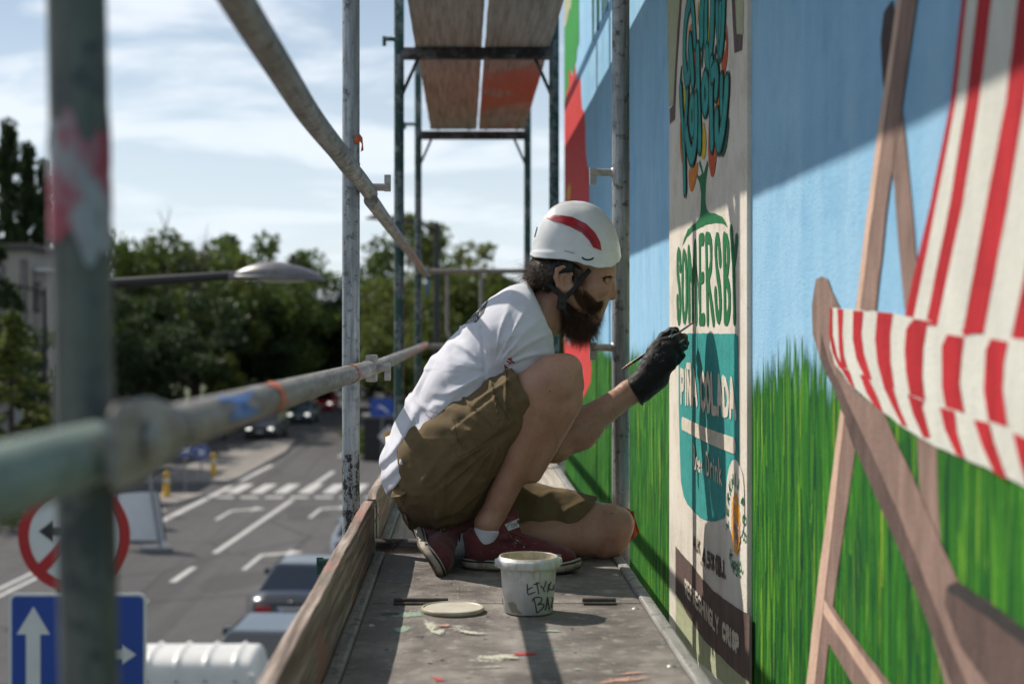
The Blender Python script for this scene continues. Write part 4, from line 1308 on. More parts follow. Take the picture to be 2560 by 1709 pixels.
def disc(c, r, y, n=48): return [(c.x+r*math.cos(P2*k/n), y, c.z+r*math.sin(P2*k/n)) for k in range(n)]
def plate(name, outline, y, th, mat, parent):
    """flat shape in the XZ plane facing the camera, thickness th"""
    n = len(outline)
    v = [(x, y, z) for x, z in outline]+[(x, y+th, z) for x, z in outline]
    tri = [t for t in tessellate_polygon([[Vector((x, z, 0)) for x, z in outline]])]
    f = []
    for a, b, c in tri:
        (xa, za), (xb, zb_), (xc, zc_) = outline[a], outline[b], outline[c]
        ar_ = (xb-xa)*(zc_-za)-(xc-xa)*(zb_-za)
        if ar_ < 0: a, b, c = a, c, b
        f += [(a, b, c), (n+a, n+c, n+b)]
    f += [(i, n+i, n+(i+1) % n, (i+1) % n) for i in range(n)]
    me = bpy.data.meshes.new(name); me.from_pydata(v, [], f)
    me.materials.append(mat)
    return obj(name, me, parent)
def circ(cx_, cz_, r, n=56): return [(cx_+r*math.cos(P2*k/n), cz_+r*math.sin(P2*k/n)) for k in range(n)]
def rrect(x0, z0, x1, z1, r, n=6):
    out = []
    for cx_, cz_, a0 in ((x1-r, z1-r, 0), (x0+r, z1-r, 90), (x0+r, z0+r, 180), (x1-r, z0+r, 270)):
        out += [(cx_+r*math.cos(math.radians(a0+90*k/n)), cz_+r*math.sin(math.radians(a0+90*k/n))) for k in range(n+1)]
    return out
SY = 10.36
cs = at(185, 1339, SY); rs_ = .408
ns = thing('no_left_turn_sign', (cs.x, SY, cs.z), 'round white sign with red ring and slash over a black left-turn arrow', 'traffic sign')
plate('disc', circ(cs.x, cs.z, rs_), SY, .012, M['sign_red'], ns)
plate('field', circ(cs.x, cs.z, rs_*.80), SY-.004, .003, M['sign_white'], ns)
ar = [(-.255, .035), (-.15, .115), (-.15, .065), (-.02, .065), (.055, .03), (.085, -.05), (.085, -.24), (.03, -.24), (.03, -.06), (.01, -.01), (-.03, .005), (-.15, .005), (-.15, -.045)]
plate('arrow', [(cs.x+a, cs.z+b) for a, b in ar], SY-.008, .003, M['sign_black'], ns)
s_, c_ = math.sin(math.radians(45)), math.cos(math.radians(45))
bar = [(-.335, -.04), (.335, -.04), (.335, .04), (-.335, .04)]
plate('slash', [(cs.x+a*c_-b*s_, cs.z+a*s_+b*c_) for a, b in bar], SY-.012, .003, M['sign_red'], ns)
MB().tube([(LX, LY, cs.z-.2), (LX, LY, cs.z-.14)], .068, 14).build('clamp', M['grey_metal'], ns)
b0, b1 = at(22, 1482, SY), at(366, 1482, SY)
bs = thing('lane_direction_sign', ((b0.x+b1.x)/2, SY, b0.z), 'blue rectangular lane sign with white arrows below the round sign', 'traffic sign')
zb = b0.z-1.16
plate('border', rrect(b0.x, zb, b1.x, b0.z, .05), SY, .012, M['sign_white'], bs)
plate('field', rrect(b0.x+.022, zb+.022, b1.x-.022, b0.z-.022, .035), SY-.004, .003, M['sign_blue'], bs)
def zx(x, y): p = at(.38314*x, 1109+.38314*y, SY); return (p.x, p.z)
plate('arrow', [zx(220, 1058), zx(328, 1240), zx(265, 1240), zx(265, 1800), zx(172, 1800), zx(172, 1240), zx(110, 1240)], SY-.008, .003, M['sign_white'], bs)
plate('arrow', [zx(890, 1372), zx(795, 1436), zx(795, 1400), zx(720, 1402), zx(690, 1450), zx(690, 1800), zx(600, 1800), zx(600, 1420), zx(660, 1345), zx(795, 1340), zx(795, 1308)], SY-.008, .003, M['sign_white'], bs)
MB().tube([(LX, LY, zb+.4), (LX, LY, zb+.46)], .068, 14).build('clamp', M['grey_metal'], bs)

# temporary sign board on a leaning post
tb = thing('board_sign', tuple(R(-12.2, 40.3)), 'grey backed sign board on a leaning post by the road centre', 'traffic sign')
p0, p1 = at(403, 1372, 40.3), at(372, 1182, 40.3)
MB().tube([p0+Vector((0, 0, -.05)), p1], .045, 12).build('post', M['grey_metal'], tb)
c0, c1, c2, c3 = at(290, 1232, 40.36), at(393, 1228, 40.36), at(411, 1352, 40.36), at(300, 1350, 40.36)
def quadplate(name, q, y, th, mat, parent, grow=0):
    c = sum((Vector((p.x, p.z)) for p in q), Vector((0, 0)))/4
    o = []
    for p in q:
        v = Vector((p.x, p.z))-c
        o.append(tuple(c+v*(1+grow)))
    return plate(name, o, y, th, mat, parent)
quadplate('frame', [c0, c1, c2, c3], 40.40, .03, M['dark_metal'], tb, .07)
quadplate('panel', [c0, c1, c2, c3], 40.385, .012, M['sign_white'], tb)
MB().bbox((p0.x-.55, 40.05, GZ), (p0.x+.25, 40.55, GZ+.10), .02).build('base', M['grey_metal'], tb)
MB().tube([(p0.x+.1, 40.2, GZ+.1), (p0.x+.1, 40.2, GZ+.28)], .07, 10).build('lamp', M['sign_white'], tb)

def bollard(px, py, label):
    g = ground(px, py)
    o = thing('bollard', tuple(g), label, 'bollard', 'yellow bollards on the traffic islands')
    MB().lathe([(.17, 0), (.17, .08), (.12, .10), (.115, .78), (.12, .80), (.10, .90), (.03, .94)], 18, tuple(g+Vector((0, 0, .13)))).build('body', M['bollard'], o)
    MB().lathe([(.118, .55), (.118, .66)], 18, tuple(g+Vector((0, 0, .13)))).build('band', M['sign_white'], o)
bollard(416, 1249, 'yellow bollard on the near traffic island')
bollard(534, 1195, 'yellow bollard on the far traffic island')
def pole_sign(px, pyt, pyb, Y, label, kind):
    g = at(px, pyb, Y)
    gz = GZ+.1
    tp = at(px, pyt, Y)
    o = thing('road_sign', (tp.x, Y, gz), label, 'traffic sign', 'road signs on thin poles')
    MB().tube([(tp.x, Y, gz), (tp.x, Y, tp.z+.25)], .035, 10).build('post', M['grey_metal'], o)
    if kind == 'round':
        plate('disc', circ(tp.x, tp.z, .33, 32), Y-.06, .012, M['sign_white'], o)
        plate('field', circ(tp.x, tp.z, .31, 32), Y-.065, .003, M['sign_blue'], o)
        plate('arrow', [(tp.x+a, tp.z+b) for a, b in ((-.18, .10), (-.10, .18), (.06, .02), (.06, .14), (.16, .14), (.16, -.16), (-.14, -.16), (-.14, -.06), (-.02, -.06))], Y-.07, .003, M['sign_white'], o)
    elif kind == 'square':
        plate('panel', rrect(tp.x-.55, tp.z-.42, tp.x+.55, tp.z+.42, .05), Y-.06, .012, M['sign_blue'], o)
        plate('arrow', [(tp.x+a, tp.z+b) for a, b in ((-.3, -.1), (-.1, .05), (-.1, -.02), (.1, -.1), (.3, -.3), (.3, -.2), (.1, .03), (-.1, .1), (-.1, .16))], Y-.066, .003, M['sign_white'], o)
    elif kind == 'diamond':
        for nm, r_, m_, dy in (('border', .50, 'sign_white', .06), ('field', .32, 'sign_yellow', .066)):
            plate(nm, [(tp.x-r_, tp.z), (tp.x, tp.z-r_), (tp.x+r_, tp.z), (tp.x, tp.z+r_)], Y-dy, .004 if nm == 'field' else .012, M[m_], o)
    elif kind == 'back':
        plate('panel', [(tp.x-.55, tp.z), (tp.x, tp.z-.55), (tp.x+.55, tp.z), (tp.x, tp.z+.55)], Y-.05, .012, M['grey_metal'], o)
    return o
pole_sign(503, 1128, 1200, 58.5, 'blue round keep-right sign on the far traffic island', 'round')
pole_sign(463, 1120, 1222, 54.0, 'small blue round sign on a thin pole by the near island', 'round')
pole_sign(955, 1018, 1100, 66.0, 'blue rectangular sign beyond the crossing, left of the man', 'square')
pole_sign(973, 1090, 1150, 64.0, 'yellow and white diamond priority sign just left of the man\'s back', 'diamond')
pole_sign(20, 1040, 1200, 46.0, 'grey back of a diamond sign at the left edge', 'back')
kb = thing('advert_kiosk', tuple(at(950, 1100, 68)), 'dark advertising box with a pale top beyond the crossing', 'kiosk')
g = at(948, 1045, 68)
MB().bbox((g.x-.75, 68, GZ), (g.x+.95, 69.2, g.z), .05).build('box', M['dark_metal'], kb)
MB().bbox((g.x-.85, 67.9, g.z+.003), (g.x+1.05, 69.3, g.z+.16), .03).build('roof', M['pave'], kb)

# ------------------------------------------------------------------ waste container
M['lid'] = simple('white_plastic_lid', (.66, .65, .62), (.56, .55, .52), 3, .42)
M['teal_plastic'] = simple('teal_plastic', (.02, .16, .15), (.015, .12, .11), 4, .5)
def container():
    x0, x1, y0, y1 = -5.15, -3.02, 20.7, 22.0
    zt = GZ+1.08
    o = thing('waste_container', ((x0+x1)/2, 21.3, GZ), 'waste container with white ribbed dome lid and teal body beside parked cars', 'container')
    mb = MB(); mb.bbox((x0+.10, y0+.08, GZ+.18), (x1-.10, y1-.08, zt), .05); mb.build('body', M['teal_plastic'], o)
    # dome lid: ribs run front to back
    n, m_ = 60, 18
    vs_, fs = [], []
    for i in range(n+1):
        t = i/n
        x = x0+(x1-x0)*t
        e = min(1, min(t, 1-t)/.055)
        e = math.sqrt(1-(1-e)**2)
        rib = .030*(max(0, math.sin(t*math.pi*2*5.0))**10)
        for k in range(m_+1):
            a = math.pi*k/m_
            ca = math.cos(a); y = (y0+y1)/2-(.5*(y1-y0))*math.copysign(abs(ca)**.62, ca)*(.94+.06*e)
            z = zt+.015+.36*e*(math.sin(a)**.60)*(1+rib) + rib*1.1
            vs_.append((x, y, z))
    for i in range(n):
        for k in range(m_):
            q = i*(m_+1)+k
            fs.append((q, q+m_+1, q+m_+2, q+1))
    mb = MB(); mb.add(vs_, fs, True); mb.build('lid', M['lid'], o)
    MB().bbox((x0-.03, y0-.04, zt-.05), (x1+.03, y1+.04, zt+.014), .02).build('lid_rim', M['lid'], o)
    for xx in (x0+.02, x1-.10):
        MB().bbox((xx, y0-.10, zt-.18), (xx+.08, y0-.041, zt+.16), .02).build('hinge_arm', M['lid'], o)
    for xx in (x0+.2, x1-.2):
        for yy in (y0+.2, y1-.2):
            MB().tube([(xx-.03, yy, GZ+.1), (xx+.03, yy, GZ+.1)], .1, 16).build('wheel', M['dark_metal'], o)
container()

# ------------------------------------------------------------------ cars
M['tyre'] = simple('tyre_rubber', (.02, .02, .02), None, 20, .85)
M['rim'] = simple('alloy_rim', (.4, .4, .42), None, 10, .35, .8)
def glassy(name, c, r=.06):
    t = NT(name); t.set(col=c, rough=r, spec=.7, coat=.3); return t.m
M['car_glass'] = glassy('car_glass', (.010, .014, .019))
M['taillight'] = glassy('tail_light_red', (.30, .01, .015), .15)
M['plate_w'] = simple('number_plate', (.6, .6, .58), None, 30, .4)
def lit(name, c, e):
    t = NT(name); t.set(col=c, rough=.1, emit=c, estr=e); return t.m
M['head_on'] = lit('headlight_lit', (.95, .95, .88), 1.3)
M['head_off'] = glassy('headlight', (.55, .56, .57), .1)
def carpaint(name, c, metal=.0):
    t = NT(name); t.set(col=c, rough=.25, metal=metal, coat=.7); return t.m

def car(label, loc, rz, col, style='sedan', L_=4.4, W=1.76, H=1.45, lights=False, plate_txt=None):
    o = thing('car', (0, 0, 0), label, 'car', 'cars on the street')
    hw = W/2
    van = style == 'van'
    # stations along the car: y, belt height, half width
    if style == 'sedan':
        st = [(-.50, .62, .80), (-.485, .86, .90), (-.44, .97, .96), (-.30, 1.0, 1.0), (-.1, .97, 1.0), (.15, .94, 1.0), (.24, .92, 1.0), (.36, .84, .97), (.45, .72, .92), (.49, .60, .82), (.50, .48, .74)]
        cab = (-.365, -.20, .07, .27)
    elif van:
        st = [(-.50, .70, .90), (-.49, 1.05, .96), (-.44, 1.10, 1.0), (-.2, 1.08, 1.0), (.2, 1.05, 1.0), (.33, 1.0, .98), (.44, .88, .93), (.49, .70, .86), (.50, .50, .80)]
        cab = (-.495, -.455, .17, .36)
    else:
        st = [(-.50, .60, .84), (-.49, .90, .92), (-.46, 1.0, .96), (-.30, 1.0, 1.0), (-.1, .98, 1.0), (.15, .95, 1.0), (.26, .92, 1.0), (.37, .84, .97), (.45, .72, .92), (.49, .60, .82), (.50, .48, .74)]
        cab = (-.48, -.375, .06, .27)
    mb = MB()
    rows = []
    for (t, zb, wf) in st:
        y = t*L_; w_ = hw*wf; z0 = .22
        rows.append([(-w_*.92, y, z0), (-w_*.985, y, z0+.12), (-w_, y, z0+(zb-z0)*.5), (-w_*.975, y, zb-.10), (-w_*.90, y, zb-.015), (-w_*.6, y, zb+.012), (0, y, zb+.02),
                     (w_*.6, y, zb+.012), (w_*.90, y, zb-.015), (w_*.975, y, zb-.10), (w_, y, z0+(zb-z0)*.5), (w_*.985, y, z0+.12), (w_*.92, y, z0)])
    m_ = len(rows[0])
    vs_ = [p for r in rows for p in r]
    fs = [(i*m_+k, i*m_+k+1, (i+1)*m_+k+1, (i+1)*m_+k) for i in range(len(rows)-1) for k in range(m_-1)]
    fs += [tuple(range(m_-1, -1, -1)), tuple((len(rows)-1)*m_+k for k in range(m_))]
    mb.add(vs_, fs, True)
    body = mb.build('body', col, o)
    # cabin
    def belt(t):
        for (a, za, _), (b, zb, _) in zip(st, st[1:]):
            if a <= t <= b: return za+(zb-za)*(t-a)/(b-a)
        return st[0][1]
    y0, y1, y2, y3 = [c*L_ for c in cab]
    zb0, zb3 = belt(cab[0])-.01, belt(cab[3])-.01
    bw, rw = hw*.90, hw*.66
    if van: rw = hw*.80
    def loop(f):
        y_a = y0+(y1-y0)*f; y_b = y3+(y2-y3)*f
        wd = bw+(rw-bw)*f
        za = zb0+(H-.03-zb0)*f; zz = zb3+(H-.03-zb3)*f
        return [(-wd*.96, y_a, za), (wd*.96, y_a, za), (wd, y_a+.05, za), (wd, y_b-.05, zz), (wd*.96, y_b, zz), (-wd*.96, y_b, zz), (-wd, y_b-.05, zz), (-wd, y_a+.05, za)]
    lo, hi_ = loop(0), loop(1)
    top = [(x*.86, y+(.10 if y < (y1+y2)/2 else -.10), H) for x, y, z in hi_]
    mb = MB()
    n8 = 8
    allv = lo+hi_+top
    fs = [(k, (k+1) % n8, n8+(k+1) % n8, n8+k) for k in range(n8)]+[(n8+k, n8+(k+1) % n8, 2*n8+(k+1) % n8, 2*n8+k) for k in range(n8)]+[tuple(2*n8+k for k in range(n8))]
    mb.add(allv, fs, False)
    mb.build('cabin', col, o)
    def pane(name, a, b, c, d, off):
        pts = [Vector(p) for p in (a, b, c, d)]
        cen = sum(pts, Vector())/4
        nrm = (pts[1]-pts[0]).cross(pts[3]-pts[0]).normalized()
        if nrm.dot(cen-Vector((0, (y1+y2)/2, .9))) < 0: nrm = -nrm
        q = [cen+(p-cen)*.90+nrm*off for p in pts]
        MB().add(q, [(0, 1, 2, 3)]).build(name, M['car_glass'], o)
    pane('rear_window', lo[0], lo[1], hi_[1], hi_[0], .008)
    pane('windscreen', lo[4], lo[5], hi_[5], hi_[4], .008)
    for s_, (i0, i1) in ((1, (2, 3)), (-1, (7, 6))):
        a, b, c, d = Vector(lo[i0]), Vector(lo[i1]), Vector(hi_[i1]), Vector(hi_[i0])
        for f0, f1 in ((0.02, .5), (.52, .98)):
            pane('side_window', a.lerp(b, f0), a.lerp(b, f1), d.lerp(c, f1), d.lerp(c, f0), .008)
    for y in (-.30*L_, .31*L_):
        for s_ in (-1, 1):
            x = s_*(hw-.10)
            wh = MB(); wh.tube([(x-s_*.10, y, .31), (x-s_*.09, y, .31), (x+s_*.09, y, .31), (x+s_*.10, y, .31)], [.27, .315, .315, .28], 22)
            wo_ = wh.build('wheel', M['tyre'], o)
            MB().tube([(x+s_*.098, y, .31), (x+s_*.108, y, .31)], [.20, .17], 16).build('rim', M['rim'], wo_)
    yr, yf = -.5*L_, .5*L_
    for s_ in (-1, 1):
        MB().bbox((s_*hw*.62-.15, yr+.002, .66), (s_*hw*.62+.15, yr+.12, .80), .02).build('taillight', M['taillight'], o)
        MB().bbox((s_*hw*.66-.14, yf-.16, .58), (s_*hw*.66+.14, yf-.005, .72), .03).build('headlight', M['head_on'] if lights else M['head_off'], o)
        mm = MB(); mm.bbox((s_*(hw+.10)-.09, .13*L_, .93), (s_*(hw+.10)+.09, .13*L_+.10, 1.07), .03); mm.build('mirror', col, o)
    bp = MB().bbox((-hw*.88, yr-.05, .32), (hw*.88, yr+.10, .52), .03).build('rear_bumper', col, o)
    MB().bbox((-hw*.86, yf-.12, .28), (hw*.86, yf+.03, .48), .03).build('front_bumper', col, o)
    MB().bbox((-.27, yr-.015, .66), (.27, yr+.002, .785), .004).build('number_plate', M['plate_w'], o)
    MB().bbox((-.262, yr-.019, .67), (-.22, yr-.016, .775), .001).build('plate_band', M['sign_blue'], o)
    m3 = MB()
    for i in range(7):
        x = -.17+i*.058
        m3.box((x, yr-.019, .685), (x+.016, yr-.0155, .76)); m3.box((x+.026, yr-.019, .685), (x+.034, yr-.0155, .76)); m3.box((x+.0165, yr-.019, .715+.02*(i % 2)), (x+.0255, yr-.0155, .728+.02*(i % 2)))
    lt = m3.build('plate_lettering', M['sign_black'], o); lt['kind'] = 'stuff'
    MB().bbox((-.2, yf+.012, .42), (.2, yf+.032, .52), .004).build('number_plate', M['plate_w'], o)
    MB().bbox((-.45, yf-.03, .54), (.45, yf+.008, .66), .02).build('grille', M['dark_metal'], o)
    MB().lathe([(.0001, .006), (.03, .004), (.035, 0)], 14).build('badge', M['rim'], o).location = (0, yr+.02, .90)
    o.location = loc
    o.rotation_euler = (0, 0, rz)
    return o
blackp = carpaint('black_paint', (.012, .013, .016)); navy = carpaint('dark_blue_paint', (.010, .013, .020)); silver = carpaint('silver_paint', (.42, .44, .46), .7)
redp = carpaint('red_paint', (.34, .012, .02)); tealp = carpaint('teal_paint', (.02, .06, .065)); greyp = carpaint('graphite_paint', (.03, .03, .032))
car('dark blue hatchback parked behind the waste container', R(-4.42, 24.1), RZ, navy, 'hatch', 3.75, 1.72, 1.41)
car('black sedan parked in the row, rear plate showing beside the toe board', R(-4.85, 30.2), RZ, blackp, 'sedan', 4.6, 1.80, 1.42)
car('silver car parked ahead of the black sedan, half hidden by the post', R(-4.48, 38.4), RZ, silver, 'hatch', 4.3, 1.76, 1.46)
car('small red car coming down the road with lit headlights', R(-16.7, 112), RZ+math.pi, redp, 'hatch', 4.0, 1.72, 1.5, True)
car('dark teal car coming closer with bright headlights', R(-16.0, 97), RZ+math.pi, tealp, 'hatch', 4.1, 1.74, 1.45, True)
car('black van in the oncoming lane below the guard rail', R(-15.9, 83.5), RZ+math.pi, greyp, 'van', 4.6, 1.92, 1.9, True)

# ------------------------------------------------------------------ house at the left edge
hs = thing('pale_house', (-24, 66, GZ), 'pale two-storey house with tall brown windows behind the left trees', 'house')
M['house'] = simple('house_plaster', (.33, .31, .28), (.25, .235, .215), 1.2, .85)
M['house_roof'] = simple('house_roof', (.07, .062, .06), None, 2, .8)
M['win_wood'] = simple('brown_window', (.075, .045, .032), None, 5, .5)
M['win_glass'] = glassy('window_glass', (.03, .035, .04), .08)
hx0, hx1 = at(-120, 600, 60).x, at(74, 600, 60).x
hz = at(0, 625, 60).z
MB().box((hx0, 60, GZ), (hx1, 68, hz)).build('wall', M['house'], hs)
MB().bbox((hx0-.3, 59.7, hz+.002), (hx1+.3, 68.3, hz+.25), .04).build('roof', M['house_roof'], hs)
ax1 = at(108, 600, 60).x
MB().box((hx1+.002, 60.6, GZ), (ax1, 67, hz-.9)).build('annex_wall', M['house'], hs)
MB().bbox((hx1+.003, 60.4, hz-.898), (ax1+.15, 67.2, hz-.72), .03).build('annex_roof', simple('metal_roof', (.45, .47, .5), None, 3, .4, .5), hs)
for px0, px1, py0, py1, yy in ((52, 68, 650, 820, 60), (84, 102, 705, 780, 60.6), (-10, 12, 660, 820, 60), (-60, -40, 660, 820, 60), (52, 68, 900, 1010, 60), (84, 102, 900, 990, 60.6), (-10, 12, 900, 1010, 60)):
    a, b = at(px0, py1, yy), at(px1, py0, yy)
    f_ = MB().bbox((a.x, yy-.06, a.z), (b.x, yy-.003, b.z), .01).build('window', M['win_wood'], hs)
    MB().box((a.x+.06, yy-.075, a.z+.08), (b.x-.06, yy-.0605, (a.z+b.z)/2-.03)).build('pane', M['win_glass'], f_)
    MB().box((a.x+.06, yy-.075, (a.z+b.z)/2+.03), (b.x-.06, yy-.0605, b.z-.08)).build('pane', M['win_glass'], f_)

# ------------------------------------------------------------------ trees
def leaf_mat(name, c, c2, c3):
    t = NT(name)
    oi = t.n('ShaderNodeObjectInfo')
    nz = t.noise(t.mapped(.55), 3)
    wn = t.n('ShaderNodeTexWhiteNoise'); t.l(t.mapped(3.1), wn.inputs[0])
    col = t.ramp(t.math('ADD', t.math('MULTIPLY', nz, .6), t.math('MULTIPLY', wn.outputs[0], .4)), [(.25, c2), (.5, c), (.8, c3)])
    tr = t.n('ShaderNodeBsdfTranslucent'); t.l(col, tr.inputs[0])
    mx = t.n('ShaderNodeMixShader'); mx.inputs[0].default_value = .42
    t.set(col=col, rough=.6, spec=.25)
    t.l(t.b.outputs[0], mx.inputs[1]); t.l(tr.outputs[0], mx.inputs[2]); t.l(mx.outputs[0], t.out.inputs[0])
    return t.m
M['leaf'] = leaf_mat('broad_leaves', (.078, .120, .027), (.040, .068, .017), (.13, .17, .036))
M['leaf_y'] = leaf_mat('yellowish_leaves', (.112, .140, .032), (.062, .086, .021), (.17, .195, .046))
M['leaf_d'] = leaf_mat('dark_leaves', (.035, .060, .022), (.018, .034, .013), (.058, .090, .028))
M['bark'] = simple('bark', (.07, .055, .042), (.035, .028, .022), 6, .9, 0, .5, .02)
def limb_pts(rr, a, d, L_, k, curl):
    pts = [Vector(a)]
    d = Vector(d).normalized()
    for i in range(k):
        d = (d+Vector((rr.uniform(-1, 1), rr.uniform(-1, 1), rr.uniform(-.4, .8)))*curl).normalized()
        pts.append(pts[-1]+d*L_/k)
    return pts
def tree_meshes(seed, style):
    """trunk mesh and crown mesh for a tree of height 1"""
    rr = random.Random(seed)
    nr = np.random.RandomState(seed)
    tr = MB()
    clumps = []
    if style == 'round':
        tp = limb_pts(rr, (0, 0, 0), (0, 0, 1), .42, 4, .05)
        tr.tube(tp, [.024, .020, .017, .014, .011], 9)
        for i in range(13):
            a = P2*i/13+rr.uniform(-.3, .3)
            b = tp[rr.choice((2, 3, 4))]
            L_ = rr.uniform(.22, .42)
            lp_ = limb_pts(rr, b, (math.cos(a)*rr.uniform(.4, 1), math.sin(a)*rr.uniform(.4, 1), rr.uniform(.25, 1.1)), L_, 4, .12)
            tr.tube(lp_, [.009, .007, .005, .0035, .002], 6)
            for j in (2, 3, 4):
                clumps.append((lp_[j]+Vector((rr.uniform(-.05, .05), rr.uniform(-.05, .05), rr.uniform(-.02, .05))), rr.uniform(.055, .105)))
        for i in range(16):
            a, h = rr.uniform(0, P2), rr.uniform(.22, .92)
            r_ = .30*math.sqrt(max(.05, 1-((h-.52)/.46)**2))*rr.uniform(.75, 1.05)
            clumps.append((Vector((math.cos(a)*r_, math.sin(a)*r_, h)), rr.uniform(.05, .10)))
        nl, sz = 150, .016
    elif style == 'poplar':
        tp = limb_pts(rr, (0, 0, 0), (0, 0, 1), .95, 6, .015)
        tr.tube(tp, [.016, .014, .012, .010, .007, .004, .002], 8)
        for i in range(90):
            h = .10+.90*(i/89)
            r_ = .105*math.sin(math.pi*min(1, .16+h*.83))**.9*rr.uniform(.2, 1.0)
            a = rr.uniform(0, P2)
            p = Vector((math.cos(a)*r_, math.sin(a)*r_, h))
            tr.tube([Vector((0, 0, max(.05, h-.09))), p], [.004, .0015], 5)
            clumps.append((p, rr.uniform(.024, .042)))
        nl, sz = 110, .010
    elif style == 'conifer':
        tp = [(0, 0, 0), (0, 0, .98)]
        tr.tube(tp, [.018, .002], 8)
        for i in range(70):
            h = rr.uniform(.06, .98)
            r_ = .24*(1-h)**.8
            a = rr.uniform(0, P2)
            p = Vector((math.cos(a)*r_, math.sin(a)*r_, h-.06))
            tr.tube([Vector((0, 0, h)), p], [.005, .0015], 5)
            for f in (.45, .75, 1.0):
                clumps.append((Vector((0, 0, h)).lerp(p, f), .022+.015*(1-h)))
        nl, sz = 26, .012
    elif style == 'bush':
        for i in range(7):
            a = rr.uniform(0, P2)
            lp_ = limb_pts(rr, (0, 0, 0), (math.cos(a), math.sin(a), 1.2), .7, 3, .1)
            tr.tube(lp_, [.02, .015, .01, .005], 5)
            clumps.append((lp_[-1], .28)); clumps.append((lp_[-2], .28))
        nl, sz = 220, .05
    elif style == 'bare':
        tp = limb_pts(rr, (0, 0, 0), (0, 0, 1), .55, 5, .05)
        tr.tube(tp, [.016, .014, .012, .010, .008, .006], 7)
        for i in range(16):
            b = tp[rr.choice((2, 3, 4, 5))]
            a = rr.uniform(0, P2)
            l1 = limb_pts(rr, b, (math.cos(a)*.6, math.sin(a)*.6, 1), rr.uniform(.25, .45), 5, .16)
            tr.tube(l1, [.006, .005, .004, .003, .002, .001], 5)
            for j in range(5):
                l2 = limb_pts(rr, l1[rr.choice((2, 3, 4))], (rr.uniform(-1, 1), rr.uniform(-1, 1), .9), rr.uniform(.08, .18), 4, .25)
                tr.tube(l2, [.0025, .002, .0015, .001, .0007], 4)
            clumps.append((l1[2], .03))
        nl, sz = 14, .012
    P_, S_ = [], []
    for c, r_ in clumps:
        k = int(nl*(r_/.08)**1.3) if style == 'round' else nl
        v = nr.normal(size=(k, 3)); v /= np.linalg.norm(v, axis=1)[:, None]
        rad = r_*nr.uniform(.25, 1.12, size=(k, 1))**.6
        p = np.array(c)+v*rad*np.array((1, 1, .8))
        P_.append(p); S_.append(nr.uniform(.6, 1.35, size=k)*sz)
    P_ = np.concatenate(P_); S_ = np.concatenate(S_)
    k = len(P_)
    a = nr.normal(size=(k, 3)); a /= np.linalg.norm(a, axis=1)[:, None]
    b = np.cross(a, nr.normal(size=(k, 3))); b /= np.linalg.norm(b, axis=1)[:, None]
    a = a*S_[:, None]; b = b*S_[:, None]*.62
    V = np.stack([P_-a, P_+b*.9-a*.1, P_+a, P_-b*.9-a*.1], 1).reshape(-1, 3)
    Fc = np.arange(4*k).reshape(-1, 4)
    crown = bpy.data.meshes.new('crown')
    crown.vertices.add(4*k); crown.vertices.foreach_set('co', V.astype('f').ravel())
    crown.loops.add(4*k); crown.loops.foreach_set('vertex_index', Fc.ravel())
    crown.polygons.add(k); crown.polygons.foreach_set('loop_start', np.arange(0, 4*k, 4)); crown.polygons.foreach_set('loop_total', np.full(k, 4))
    crown.update(calc_edges=True)
    tm = bpy.data.meshes.new('trunk'); tm.from_pydata(tr.v, [], tr.f); tm.polygons.foreach_set('use_smooth', tr.sm); tm.materials.append(M['bark'])
    return tm, crown
TM = {}
for st_, seeds in (('round', (1, 2, 3)), ('poplar', (4, 5)), ('conifer', (6,)), ('bush', (7, 8)), ('bare', (9,))):
    TM[st_] = [tree_meshes(s, st_) for s in seeds]
def tree(name, label, px, pytop, Y, wide, style, var, mat, rot=0, group=None, gz=None, name_=None):
    tm, cm = TM[style][var % len(TM[style])]
    key = (style, var % len(TM[style]), mat)
    if key not in TM:
        c2 = cm.copy(); c2.materials.append(M[mat]); TM[key] = c2
    tp = at(px, pytop, Y)
    g = GZ-.02
    h = (tp.z-g)/.98
    o = thing(name, (tp.x, Y, g), label, 'bush' if style == 'bush' else 'tree', group)
    a = bpy.data.objects.new('trunk' if style != 'bush' else 'stems', tm); b = bpy.data.objects.new('crown', TM[key])
    for c in (a, b):
        COL.objects.link(c); c.parent = o
    o.scale = (h*wide, h*wide, h)
    o.rotation_euler = (0, 0, rot)
    return o
GT = 'broadleaf trees lining the road'
